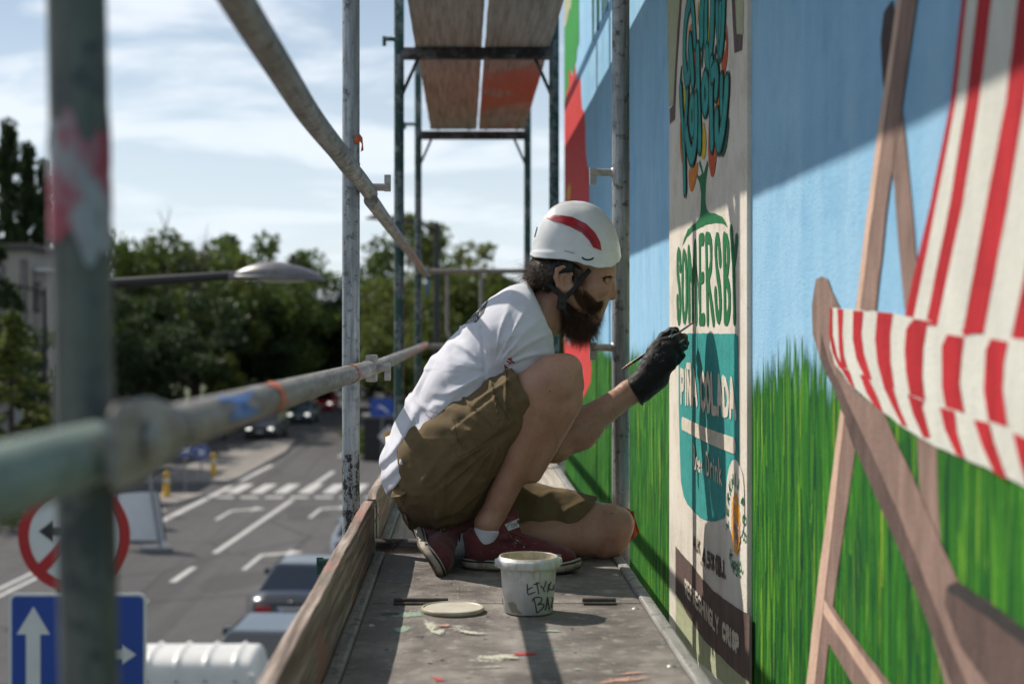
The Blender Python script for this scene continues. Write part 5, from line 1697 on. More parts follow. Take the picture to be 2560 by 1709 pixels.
for i, (lb, px, pt, Y, wd, st_, v, m_) in enumerate((
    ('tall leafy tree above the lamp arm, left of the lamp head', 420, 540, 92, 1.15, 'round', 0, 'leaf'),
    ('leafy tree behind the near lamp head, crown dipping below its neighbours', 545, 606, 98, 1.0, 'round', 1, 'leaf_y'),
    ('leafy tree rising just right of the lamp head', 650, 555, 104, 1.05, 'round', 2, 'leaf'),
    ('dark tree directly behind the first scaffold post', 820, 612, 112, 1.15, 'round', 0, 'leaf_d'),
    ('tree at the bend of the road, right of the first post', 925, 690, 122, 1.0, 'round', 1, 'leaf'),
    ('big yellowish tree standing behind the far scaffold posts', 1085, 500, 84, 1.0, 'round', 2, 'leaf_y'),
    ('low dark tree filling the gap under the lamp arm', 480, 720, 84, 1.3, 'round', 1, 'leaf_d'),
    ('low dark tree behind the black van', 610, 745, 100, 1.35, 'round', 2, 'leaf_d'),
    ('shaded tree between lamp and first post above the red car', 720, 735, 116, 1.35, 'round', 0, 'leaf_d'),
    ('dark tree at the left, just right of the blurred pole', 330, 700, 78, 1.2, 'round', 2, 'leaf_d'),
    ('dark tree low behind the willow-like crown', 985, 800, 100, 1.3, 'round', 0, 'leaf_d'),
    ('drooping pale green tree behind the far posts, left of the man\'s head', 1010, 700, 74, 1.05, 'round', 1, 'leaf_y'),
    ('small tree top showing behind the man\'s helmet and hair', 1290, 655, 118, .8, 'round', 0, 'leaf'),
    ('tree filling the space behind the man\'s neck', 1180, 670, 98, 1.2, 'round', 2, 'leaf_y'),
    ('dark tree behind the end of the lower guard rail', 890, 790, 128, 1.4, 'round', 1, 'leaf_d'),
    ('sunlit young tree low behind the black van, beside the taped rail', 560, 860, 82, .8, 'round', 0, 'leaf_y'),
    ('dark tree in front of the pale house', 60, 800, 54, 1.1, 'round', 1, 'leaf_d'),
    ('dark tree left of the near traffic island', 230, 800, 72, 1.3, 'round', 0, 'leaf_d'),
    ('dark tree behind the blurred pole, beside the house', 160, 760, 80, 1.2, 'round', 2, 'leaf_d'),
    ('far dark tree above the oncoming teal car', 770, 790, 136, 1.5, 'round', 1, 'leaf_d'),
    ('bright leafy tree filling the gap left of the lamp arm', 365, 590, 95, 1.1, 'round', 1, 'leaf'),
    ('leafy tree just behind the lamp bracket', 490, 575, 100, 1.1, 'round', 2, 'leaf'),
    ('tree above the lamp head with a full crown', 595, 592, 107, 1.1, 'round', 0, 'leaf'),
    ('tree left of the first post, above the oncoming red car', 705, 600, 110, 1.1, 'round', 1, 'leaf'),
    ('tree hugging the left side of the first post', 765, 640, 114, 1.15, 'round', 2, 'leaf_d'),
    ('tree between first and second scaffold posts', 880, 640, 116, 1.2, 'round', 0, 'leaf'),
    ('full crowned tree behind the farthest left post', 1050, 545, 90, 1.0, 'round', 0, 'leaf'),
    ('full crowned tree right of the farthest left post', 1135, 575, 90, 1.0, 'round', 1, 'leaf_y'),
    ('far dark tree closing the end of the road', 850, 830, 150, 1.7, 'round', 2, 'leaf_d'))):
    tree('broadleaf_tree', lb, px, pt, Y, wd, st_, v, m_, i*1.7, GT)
for i, (lb, px, pt, Y) in enumerate((('tallest poplar at the left edge', 20, 335, 76), ('middle poplar of the three at the left edge', 68, 385, 77), ('shortest poplar beside the blurred pole', 110, 430, 78), ('poplar cut by the left border of the picture', -38, 400, 78))):
    tree('poplar_tree', lb, px, pt, Y, .72, 'poplar', i, 'leaf_d', i*2.1, 'poplars behind the house')
tree('spruce_tree', 'dark spruce in front of the house at the left border', -10, 590, 50, 1.2, 'conifer', 0, 'leaf_d', .4)
tree('spruce_tree', 'smaller spruce low at the left border', 30, 760, 46, 1.4, 'conifer', 0, 'leaf_y', 2.4)
tree('bare_tree', 'half dead tree with bare twigs above the lamp arm', 452, 505, 88, .9, 'bare', 0, 'leaf_d', .8)
tree('bare_tree', 'thin bare tree just right of the blurred pole', 310, 560, 90, .8, 'bare', 0, 'leaf_d', 3.0)
for i, (lb, px, pt, Y, wd) in enumerate((('low bush under the priority sign', 955, 1095, 70, 2.4), ('bush by the corner behind the man\'s back', 1010, 1080, 71, 2.2), ('bush behind the advertising box', 930, 1060, 76, 2.2), ('roadside bush near the oncoming teal car', 690, 985, 104, 2.0), ('roadside bush near the black van', 590, 1000, 92, 2.0), ('bush at the far left kerb', 250, 1010, 62, 2.2))):
    tree('bush', lb, px, pt, Y, wd, 'bush', i, 'leaf_d' if i % 2 else 'leaf', i*1.3, 'roadside bushes')
# far wood closing the view behind the trees
def far_wood():
    nr = np.random.RandomState(5)
    k = 26000
    x = nr.uniform(-110, 60, k); y = 170+nr.uniform(0, 40, k)
    hmax = 9+4*np.sin(x*.13)+3*np.sin(x*.31+1)
    z = GZ+hmax*nr.uniform(0, 1, k)**.7
    P_ = np.stack([x, y, z], 1)
    s = nr.uniform(.4, .9, k)[:, None]
    a = nr.normal(size=(k, 3)); a /= np.linalg.norm(a, axis=1)[:, None]
    b = np.cross(a, nr.normal(size=(k, 3))); b /= np.linalg.norm(b, axis=1)[:, None]
    V = np.stack([P_-a*s, P_+b*s*.7, P_+a*s, P_-b*s*.7], 1).reshape(-1, 3)
    o = obj('far_wood', mesh_data('far_wood', V.tolist(), np.arange(4*k).reshape(-1, 4).tolist(), M['leaf_d']))
    tag(o, 'dark mass of far woodland behind the road trees', 'woodland', kind='stuff')
far_wood()
# ------------------------------------------------------------------ implicit surfaces: smooth bodies and cloth
def v3(p): return np.array(tuple(p), 'f4')
def cap(a, b, ra, rb):
    a, b = v3(a), v3(b); ab = b-a; L2 = max(1e-9, float(ab@ab))
    def f(P):
        t = np.clip(((P-a)@ab)/L2, 0, 1)
        return np.sqrt((((P-a)-t[:, None]*ab)**2).sum(1))-(ra+(rb-ra)*t)
    return f
def ell(c, r, ax=None):
    """ellipsoid; ax = rows of the local axes"""
    c = v3(c); r = np.array(r, 'f4'); A = None if ax is None else np.array(ax, 'f4')
    def f(P):
        q = P-c
        if A is not None: q = q@A.T
        k0 = np.sqrt(((q/r)**2).sum(1)); k1 = np.sqrt(((q/(r*r))**2).sum(1))+1e-9
        return k0*(k0-1)/k1
    return f
def rbox(c, h, rad, ax):
    c = v3(c); h = np.array(h, 'f4'); A = np.array(ax, 'f4')
    def f(P):
        q = np.abs((P-c)@A.T)-h
        return np.sqrt((np.maximum(q, 0)**2).sum(1))+np.minimum(q.max(1), 0)-rad
    return f
def half(p, n):
    p = v3(p); n = v3(Vector(n).normalized())
    return lambda P: (P-p)@n
def smin(a, b, k):
    if k <= 0: return np.minimum(a, b)
    h = np.clip(.5+.5*(b-a)/k, 0, 1)
    return b+(a-b)*h-k*h*(1-h)
def smax(a, b, k): return -smin(-a, -b, k)
def U(k, *fs):
    def f(P):
        d = fs[0](P)
        for g in fs[1:]: d = smin(d, g(P), k)
        return d
    return f
def I(k, *fs):
    def f(P):
        d = fs[0](P)
        for g in fs[1:]: d = smax(d, g(P), k)
        return d
    return f
def SUB(k, a, b): return lambda P: smax(a(P), -b(P), k)
_R = np.random.RandomState(11); _T = _R.rand(64, 64, 64).astype('f4')
def vnoise(P):
    i = np.floor(P).astype(int); f = P-i; f = f*f*(3-2*f); i &= 63; j = (i+1) & 63
    g = lambda a, b, c: _T[a, b, c]
    x0, y0, z0, x1, y1, z1 = i[:, 0], i[:, 1], i[:, 2], j[:, 0], j[:, 1], j[:, 2]
    fx, fy, fz = f[:, 0], f[:, 1], f[:, 2]
    a = g(x0, y0, z0)*(1-fx)+g(x1, y0, z0)*fx; b = g(x0, y1, z0)*(1-fx)+g(x1, y1, z0)*fx
    c = g(x0, y0, z1)*(1-fx)+g(x1, y0, z1)*fx; d = g(x0, y1, z1)*(1-fx)+g(x1, y1, z1)*fx
    return (a*(1-fy)+b*fy)*(1-fz)+(c*(1-fy)+d*fy)*fz-.5
def ridged(P): return 1-2*np.abs(2*vnoise(P))

def isosurface(f, lo, hi, res, pad=3):
    """surface-nets mesh of f = 0, evaluated only in blocks that the surface crosses"""
    lo = np.array(lo, 'f4')-pad*res; hi = np.array(hi, 'f4')+pad*res
    n = np.ceil((hi-lo)/res).astype(int)+1
    BS = 12
    nb = np.ceil(n/BS).astype(int); n = nb*BS+1
    D = np.ones(n, 'f4')
    g = np.stack(np.meshgrid(*[np.arange(k) for k in nb], indexing='ij'), -1).reshape(-1, 3)
    cen = lo+(g*BS+BS/2)*res
    dc = f(cen.astype('f4'))
    hd = BS*res*.87*1.35
    o = np.stack(np.meshgrid(*[np.arange(BS+1)]*3, indexing='ij'), -1).reshape(-1, 3)
    for s in np.where(dc < -hd)[0]:
        b = g[s]*BS; D[b[0]:b[0]+BS+1, b[1]:b[1]+BS+1, b[2]:b[2]+BS+1] = -1
    act = np.where(np.abs(dc) <= hd)[0]
    for ch in np.array_split(act, max(1, len(act)//60)):
        if len(ch) == 0: continue
        idx = (g[ch][:, None, :]*BS+o[None]).reshape(-1, 3)
        val = f((lo+idx*res).astype('f4'))
        D[idx[:, 0], idx[:, 1], idx[:, 2]] = val
    sgn = D < 0
    c = [sgn[i:n[0]-1+i, j:n[1]-1+j, k:n[2]-1+k] for i in (0, 1) for j in (0, 1) for k in (0, 1)]
    s_ = sum(x.astype('i1') for x in c)
    cell = np.argwhere((s_ > 0) & (s_ < 8))
    vid = -np.ones(n-1, 'i4'); vid[cell[:, 0], cell[:, 1], cell[:, 2]] = np.arange(len(cell))
    acc = np.zeros((len(cell), 3)); cnt = np.zeros(len(cell))
    corners = [(i, j, k) for i in (0, 1) for j in (0, 1) for k in (0, 1)]
    for a in corners:
        for ax in range(3):
            if a[ax]: continue
            b = list(a); b[ax] = 1
            da = D[cell[:, 0]+a[0], cell[:, 1]+a[1], cell[:, 2]+a[2]]; db = D[cell[:, 0]+b[0], cell[:, 1]+b[1], cell[:, 2]+b[2]]
            m = (da < 0) != (db < 0)
            t = np.where(m, da/np.where(m, da-db, 1), 0)
            p = np.array(a, float)[None]+np.zeros((len(cell), 3)); p[:, ax] = t
            acc[m] += p[m]; cnt[m] += 1
    V = lo+(cell+acc/np.maximum(cnt, 1)[:, None])*res
    Fs = []
    for ax in range(3):
        u, v = [(1, 2), (2, 0), (0, 1)][ax]
        sl0 = [slice(1, n[k]-1) for k in range(3)]; sl0[ax] = slice(0, n[ax]-1)
        sl1 = list(sl0); sl1[ax] = slice(1, n[ax])
        A, B_ = sgn[tuple(sl0)], sgn[tuple(sl1)]
        e = np.argwhere(A != B_)
        inside = A[e[:, 0], e[:, 1], e[:, 2]]
        off = np.ones(3, int); off[ax] = 0
        e = e+off
        def q(du, dv):
            w_ = e.copy(); w_[:, u] -= du; w_[:, v] -= dv
            return vid[w_[:, 0], w_[:, 1], w_[:, 2]]
        Q = np.stack([q(1, 1), q(0, 1), q(0, 0), q(1, 0)], 1)
        Q[~inside] = Q[~inside][:, ::-1]
        Fs.append(Q)
    Fq = np.concatenate(Fs)
    Fq = Fq[(Fq >= 0).all(1)]
    return V.astype('f4'), Fq
def np_mesh(name, V, Fq, mat, smooth=True):
    me = bpy.data.meshes.new(name)
    k = len(Fq)
    me.vertices.add(len(V)); me.vertices.foreach_set('co', V.astype('f4').ravel())
    me.loops.add(4*k); me.loops.foreach_set('vertex_index', Fq.astype('i4').ravel())
    me.polygons.add(k); me.polygons.foreach_set('loop_start', np.arange(0, 4*k, 4)); me.polygons.foreach_set('loop_total', np.full(k, 4))
    me.update(calc_edges=True)
    me.polygons.foreach_set('use_smooth', np.full(k, smooth))
    me.materials.append(mat)
    me.update()
    return me
def iso_obj(name, f, lo, hi, res, mat, parent):
    V, Fq = isosurface(f, lo, hi, res)
    o = obj(name, np_mesh(name, V, Fq, mat), parent)
    o['_'] = 0; del o['_']
    return o, V, Fq
def bvh_of(V, Fq): return BVHTree.FromPolygons(V.tolist(), Fq.tolist())

# ------------------------------------------------------------------ the painter: kneeling on one knee, seen from his right
cB, cH, cC, cG = cv(950, 700, .35088), cv(1300, 480, .24242), cv(950, 1150, .27671), cv(1540, 780, .15310)
def pB(x, y, Y=3.70): return at(*cB(x, y), Y)
def pH(x, y, Y=3.70): return at(*cH(x, y), Y)
def pC(x, y, Y=3.70): return at(*cC(x, y), Y)
def pG(x, y, Y=3.70): return at(*cG(x, y), Y)
YH = 3.70

def skin_mat():
    t = NT('skin')
    a = t.noise(t.mapped(14), 4); b = t.noise(t.mapped(160), 4, .6)
    col = t.ramp(a, [(.3, (.36, .185, .122)), (.55, (.43, .24, .165)), (.75, (.47, .275, .195))])
    col = t.mix(t.step(b, .55, .75, 0, .35), col, (.27, .115, .08))
    bl = t.noise(t.mapped(38, loc=(1, 4, 2)), 5, .65)
    col = t.mix(t.step(bl, .48, .66, 0, .40), col, (.47, .20, .14))
    col = t.mix(t.step(bl, .46, .34, 0, .30), col, (.30, .18, .12))
    mole = t.noise(t.mapped(55, loc=(3, 8, 1)), 1)
    col = t.mix(t.step(mole, .765, .78, 0, .75), col, (.12, .055, .035))
    t.set(col=col, rough=.48, spec=.4, sss=.12, ssr=(.6, .25, .15), sscale=.012, normal=t.bump(t.math('ADD', b, t.math('MULTIPLY', t.noise(t.mapped(420), 2), .6)), .30, .0014))
    return t.m
def cloth(name, c, weave=900, var=.10, fold=None, stain=None, rough=.85, sheen=.15):
    t = NT(name)
    a = t.noise(t.mapped(22), 5, .6); f = t.noise(t.mapped(weave), 2)
    col = t.ramp(a, [(.3, tuple(x*(1-var) for x in c)), (.6, c), (.8, tuple(min(1, x*(1+var)) for x in c))])
    col = t.mix(t.step(f, .45, .7, 0, .22), col, tuple(x*.6 for x in c))
    if stain:
        for i, (sc_, thr, cc) in enumerate(stain):
            col = t.mix(t.step(t.noise(t.mapped(sc_, loc=(i*4.4, 2.2, 1)), 5, .7), thr, thr+.08, 0, .6), col, cc)
    w_ = t.noise(t.mapped((20, 20, 20), rot=(.3, .5, .2)), 3, .45, .8)
    t.set(col=col, rough=rough, spec=.2, sheen=sheen, normal=t.bump(t.math('ADD', w_, t.math('MULTIPLY', f, .05)), .35, .006))
    return t.m
M['skin'] = skin_mat()
M['shirt'] = cloth('white_cotton', (.64, .64, .70), var=.06)
M['shorts'] = cloth('olive_canvas', (.155, .108, .055), 700, .22, sheen=.02, stain=[(9, .60, (.20, .145, .07))])
M['shoe'] = cloth('burgundy_canvas', (.125, .032, .034), 800, .3, stain=[(30, .58, (.20, .09, .08)), (60, .66, (.30, .22, .18))])
M['sole'] = cloth('dirty_rubber', (.40, .35, .28), 300, .25, stain=[(40, .52, (.16, .12, .09)), (90, .6, (.08, .06, .05))], rough=.7, sheen=0)
M['tread'] = cloth('dark_tread', (.10, .085, .07), 300, .3, stain=[(30, .55, (.22, .18, .14))], rough=.8, sheen=0)
M['black_rubber'] = simple('black_rubber', (.012, .012, .013), (.008, .008, .009), 90, .6, 0, .3, .001)
M['sock'] = cloth('white_sock', (.62, .63, .68), 1200, .08)
M['glove'] = cloth('black_knit_glove', (.012, .011, .012), 700, .3, stain=[(26, .655, (.05, .06, .055))], rough=.6, sheen=.1)
M['hair'] = simple('dark_brown_hair', (.045, .024, .015), (.020, .012, .009), 90, .45)
M['beard_core'] = simple('beard_core_brown', (.035, .019, .012), (.018, .011, .008), 90, .8)  # the beard's own dark brown beneath its strands

man = thing('person', (.05, 3.70, 0), 'bearded person in white shirt, olive shorts and white helmet kneeling to paint the wall', 'person')

# --- body: one continuous surface
sp_ax = (.579, 0, .816); th_ax = (-.816, 0, .579); wd_ax = (0, 1, 0)
AX = (th_ax, wd_ax, sp_ax)
hipR, kneeR, ankR = pB(470, 1180, 3.61), pB(1248, 702, 3.495), pC(985, 575, 3.588)
hipL, kneeL, ankL = at(1110, 1262, 3.80), pC(2035, 602, 3.795), pC(780, 725, 3.665)
shR, elR, wrR = pB(985, 430, 3.555), at(1388, 1112, 3.645), at(1575, 980, 3.70)
shL, elL = pB(1030, 410, 3.86), at(1330, 1020, 3.90)

head = U(.02, ell(pH(560, 560), (.102, .077, .104)), ell(pH(800, 760), (.047, .056, .052)), ell(pH(742, 960), (.048, .062, .085)),
         ell(pH(742, 1150), (.031, .036, .045)), cap(pH(715, 1280, YH-.012), pH(715, 1280, YH+.012), .028, .028))
jaw = U(.015, cap(pH(500, 1000, YH-.060), pH(705, 1280, YH-.022), .026, .024), cap(pH(500, 1000, YH+.060), pH(705, 1280, YH+.022), .026, .024))
nose = U(.007, cap(pH(922, 840), pH(948, 1040), .0105, .0120), ell(pH(948, 1064), (.0135, .0130, .0125)), ell(pH(892, 1068, YH-.0135), (.0150, .0085, .0110)), ell(pH(892, 1068, YH+.0135), (.0150, .0085, .0110)))
brow = U(.01, cap(pH(935, 838, YH-.008), pH(872, 858, YH-.046), .0115, .009), cap(pH(935, 838, YH+.008), pH(872, 858, YH+.046), .0115, .009))
cheek = U(.01, ell(pH(800, 985, YH-.044), (.036, .020, .026)), ell(pH(800, 985, YH+.044), (.036, .020, .026)))
face = U(.012, head, jaw, brow, cheek)
sock_ = lambda s: ell(pH(888, 915, YH+s*.040), (.019, .018, .013))
face = SUB(.008, SUB(.008, face, sock_(-1)), sock_(1))
face = U(.008, face, nose)
lid = lambda s: ell(pH(868, 916, YH+s*.034), (.0132, .0138, .0128))
face = U(.003, face, lid(-1), lid(1))
lips = U(.003, cap(pH(818, 1160, YH-.014), pH(830, 1158, YH), .007, .008), cap(pH(812, 1195, YH-.013), pH(822, 1195, YH), .007, .008))
face = U(.005, face, lips)
nost = lambda s: ell(pH(925, 1098, YH+s*.0075), (.008, .0045, .0045))
face = SUB(.002, SUB(.002, face, nost(-1)), nost(1))
def ear(s):
    y = YH+s*.083
    pts = [(455, 1010), (395, 960), (368, 880), (385, 800), (450, 772), (515, 800), (540, 850)]
    rim = [pH(a, b, y+s*(.004 if i < 4 else 0)) for i, (a, b) in enumerate(pts)]
    fs = [cap(a, b, .0056, .0056) for a, b in zip(rim, rim[1:])]
    base = ell(pH(455, 885, y-s*.006), (.021, .0075, .030))
    lobe = ell(pH(462, 992, y), (.0115, .006, .0125))
    anti = U(.002, cap(pH(430, 960, y), pH(425, 870, y+s*.001), .0042, .0042), cap(pH(425, 870, y+s*.001), pH(470, 815, y), .0042, .003))
    e = U(.005, base, U(.003, *fs), lobe, anti)
    e = SUB(.004, e, ell(pH(478, 905, y+s*.006), (.0095, .009, .0135)))
    e = U(.003, e, ell(pH(505, 920, y-s*.001), (.006, .005, .008)))
    return e
face = U(.006, face, ear(-1), ear(1))
neck = U(.02, cap(pH(400, 980), pH(235, 1300), .054, .058), cap(pH(330, 1120, YH-.03), pH(215, 1330, YH-.035), .026, .030))
stern = cap(pH(300, 1150, YH-.045), pH(215, 1370, YH-.012), .015, .014)
torso = U(.05, ell(pB(810, 520), (.090, .150, .165), AX), ell(pB(600, 800), (.092, .14, .14), AX), ell(pB(430, 1180), (.095, .14, .10), AX), cap(pB(1000, 330, 3.62), pB(1010, 320, 3.80), .075, .075))
armR = U(.02, cap(shR, elR, .053, .040), cap(elR, elR.lerp(wrR, .30)+Vector((.004, 0, .006)), .041, .047), cap(elR.lerp(wrR, .28), wrR, .046, .0285), cap(wrR, wrR+(wrR-elR).normalized()*.04, .029, .026), ell(elR+Vector((-.012, 0, -.012)), (.026, .026, .026)))
armL = U(.02, cap(shL, elL, .053, .040), cap(elL, at(1420, 1110, 3.86), .042, .030))
muscleR = ell(elR.lerp(wrR, .30)+Vector((.01, -.012, -.012)), (.05, .03, .035), (tuple((wrR-elR).normalized()), (0, 1, 0), tuple((wrR-elR).normalized().cross(Vector((0, 1, 0))))))
legR = U(.025, cap(hipR, kneeR, .090, .053), cap(kneeR+Vector((-.004, 0, -.004)), kneeR+Vector((.006, 0, -.006)), .053, .051), ell(pB(1338, 632, 3.488), (.034, .034, .036)), cap(pB(1395, 760, 3.49), pB(1385, 830, 3.495), .018, .016),
         cap(kneeR, ankR, .048, .0315), cap(pB(1175, 915, 3.515), pB(990, 1200, 3.545), .050, .034), cap(pB(1345, 890, 3.51), pB(1090, 1380, 3.56), .032, .023), cap(ankR, ankR+Vector((-.016, .004, -.040)), .0325, .018),
         ell(pC(975, 560, 3.566), (.013, .010, .014)))
legL = U(.022, cap(hipL, kneeL, .093, .062), ell(kneeL+Vector((.022, 0, -.002)), (.046, .052, .056)), ell(kneeL+Vector((.052, -.006, .012)), (.020, .030, .028)), cap(kneeL+Vector((.004, -.01, -.014)), ankL, .050, .034), cap(pC(1850, 700, 3.755), pC(1380, 690, 3.72), .050, .042), cap(pC(2105, 760, 3.775), pC(2020, 810, 3.77), .030, .026), cap(ankL, ankL+Vector((-.05, .01, .005)), .036, .036))
eyeb = lambda k: ell(pH(868, 918, YH+k*.034), (.0118, .0118, .0118))
slit = lambda k: cap(pH(905, 921, YH+k*.030), pH(842, 927, YH+k*.050), .0012, .0010)
face = SUB(.0012, SUB(.0012, face, slit(-1)), slit(1))
temple = lambda k: ell(pH(700, 850, YH+k*.090), (.030, .016, .026))
face = SUB(.02, SUB(.02, face, temple(-1)), temple(1))
face = U(.006, face, cap(pH(868, 1010, YH-.024), pH(835, 1085, YH-.034), .010, .008), cap(pH(868, 1010, YH+.024), pH(835, 1085, YH+.034), .010, .008))
hn = (.906, 0, .424)
headf = U(.02, face, neck)
headf = U(.010, headf, stern)
headf = I(0, headf, half(pB(1040, 40)-Vector(hn).normalized()*.022, (-.906, 0, -.424)))
head_f = lambda P: headf(P)+.0007*vnoise(P*90)+.0004*vnoise(P*220)
bodyf = U(.03, torso, neck)
bodyf = I(0, bodyf, half(pB(1040, 40)-Vector(hn).normalized()*.010, hn))
bodyf = U(.03, bodyf, U(.02, armR, muscleR), armL)
bodyf = U(.02, bodyf, legR, legL)
body_f = lambda P: bodyf(P)+.0008*vnoise(P*70)
bV, bF = isosurface(body_f, (-.22, 3.38, -.005), (.52, 3.99, .98), .0036)
h_lo, h_hi = Vector(pH(60, 1480)), Vector(pH(1060, 60))
hV, hF = isosurface(head_f, (h_lo.x-.05, YH-.11, h_lo.z-.05), (h_hi.x, YH+.11, h_hi.z), .0019)
bF = np.concatenate([bF, hF+len(bV)]); bV = np.concatenate([bV, hV])
body = obj('body', np_mesh('body', bV, bF, M['skin']), man)
bodyT = bvh_of(bV, bF)
eye_m = NT('eye'); eye_m.set(col=(.09, .07, .06), rough=.12)
for k in (-1, 1):
    eo = MB()
    c_ = pH(870, 919, YH+k*.0335)
    eo.lathe([(.0118*math.sin(math.pi*q/12)+1e-5, -.0118*math.cos(math.pi*q/12)) for q in range(13)], 18, tuple(c_))
    eo.build('eye', eye_m.m, man)

# --- shirt
hem0, hem_n = pB(60, 1500), (.761, 0, -.649)
lower = U(.06, ell(pB(610, 790), (.118, .172, .165), AX), ell(pB(430, 1130), (.118, .175, .13), AX), ell(pB(285, 1290), (.088, .165, .095)), ell(pB(215, 1420), (.060, .150, .060)))
def hemline(P):
    w_ = .010*vnoise(P*np.array((16, 16, 16), 'f4'))
    return (P-v3(hem0))@v3(Vector(hem_n).normalized())+w_
lower_c = I(.006, lower, hemline, half(pB(100, 1505), (-.10, 0, -1)))
chest = U(.05, ell(pB(815, 515), (.103, .168, .175), AX), cap(pB(985, 360, 3.60), pB(995, 350, 3.82), .088, .088), cap(pB(1040, 210, 3.63), pB(1050, 205, 3.77), .060, .060))
slR = I(.004, cap(pB(975, 420, 3.565), pB(1075, 770, 3.595), .080, .072), half(pB(1085, 740, 3.59), (.28, .10, -.95)))
slL = I(.004, cap(shL, elL, .075, .07), half(shL.lerp(elL, .62), tuple(elL-shL)))
collar_p, collar_n = pB(1040, 40), (.906, 0, .424)
shirt0 = U(.045, chest, lower_c)
shirt1 = U(.028, shirt0, slR, slL)
shirt2 = I(.004, shirt1, half(collar_p, collar_n))
Bx = lambda P: (((P[:, 0]*F/P[:, 1]+CX)-950)/.35088, ((CY-(P[:, 2]-EH)*F/P[:, 1])-700)/.35088)
rotA = np.array(((.82, 0, .57), (0, 1, 0), (-.57, 0, .82)), 'f4')       # along the slope of the back
def shirt_f(P):
    d = shirt2(P)
    near = np.abs(d) < .04
    if near.any():
        Q = P[near]; bx, by = Bx(Q)
        wob = .0032*vnoise(Q*16)+.0018*vnoise(Q*34+9)
        # tension folds: streaks fanning from the armpit over the back, and gathered rings at the hem
        R2 = Q@rotA.T
        warp = np.stack([R2[:, 0]*26+1.6*vnoise(Q*9), R2[:, 1]*12, R2[:, 2]*7], 1)
        k1 = np.clip((by-350)/500, .15, 1)*np.clip((1000-bx)/250, 0, 1)
        wob -= .0085*k1*np.maximum(0, ridged(warp)-.10)
        hemk = np.exp(-((by-1150)/300)**2)*np.clip((700-bx)/300, 0, 1)
        line = (bx-60)*.761+(by-1500)*.649
        wob -= .0052*hemk*np.sin(line*.055+2.6*vnoise(Q*10)*2)*np.clip(1.2-np.abs(line+120)/240, 0, 1)
        an = np.arctan2(by-640, bx-800); rd = np.hypot(bx-800, by-640)
        fan = ridged(np.stack([an*4.2+.9*vnoise(Q*7), rd/1200, Q[:, 1]*4], 1))
        wob -= .0105*np.maximum(0, fan-.30)*np.clip(rd/160, 0, 1)*np.clip((620-rd)/300, 0, 1)
        # sleeve seam and sleeve folds
        seam = np.abs((bx-735)-(by-480)*.10+ (by-480)**2*.00018)
        sk = ((by > 330) & (by < 760)).astype('f4')
        wob += .0040*sk*np.exp(-(seam/11)**2)
        dia = np.abs((bx-900)*.5+(by-420)*.86)
        wob -= .0045*np.exp(-(dia/26)**2)*np.clip((bx-720)/200, 0, 1)*np.clip((1150-bx)/150, 0, 1)
        dia2 = np.abs((bx-860)*.62+(by-560)*.78)
        wob -= .0030*np.exp(-(dia2/20)**2)*np.clip((bx-740)/150, 0, 1)*np.clip((1120-bx)/150, 0, 1)
        d[near] += wob
    return d
shirt, sV, sF = iso_obj('t_shirt', shirt_f, (-.22, 3.44, .12), (.36, 3.97, .88), .0036, M['shirt'], man)
shirtT = bvh_of(sV, sF)
# ribbed collar: follows the neckline
cring = []
nk = Vector(collar_n).normalized(); e1 = Vector((0, 1, 0)); e2 = nk.cross(e1).normalized()
cc_ = pB(1098, 190)-nk*((pB(1098, 190)-collar_p).dot(nk))-nk*.002
for k in range(44):
    a = P2*k/44
    cring.append(cc_+e1*(.074*math.cos(a))+e2*(.070*math.sin(a)))
MB().tube(cring+[cring[0]], .0085, 10, cap=False).build('collar', M['shirt'], shirt)

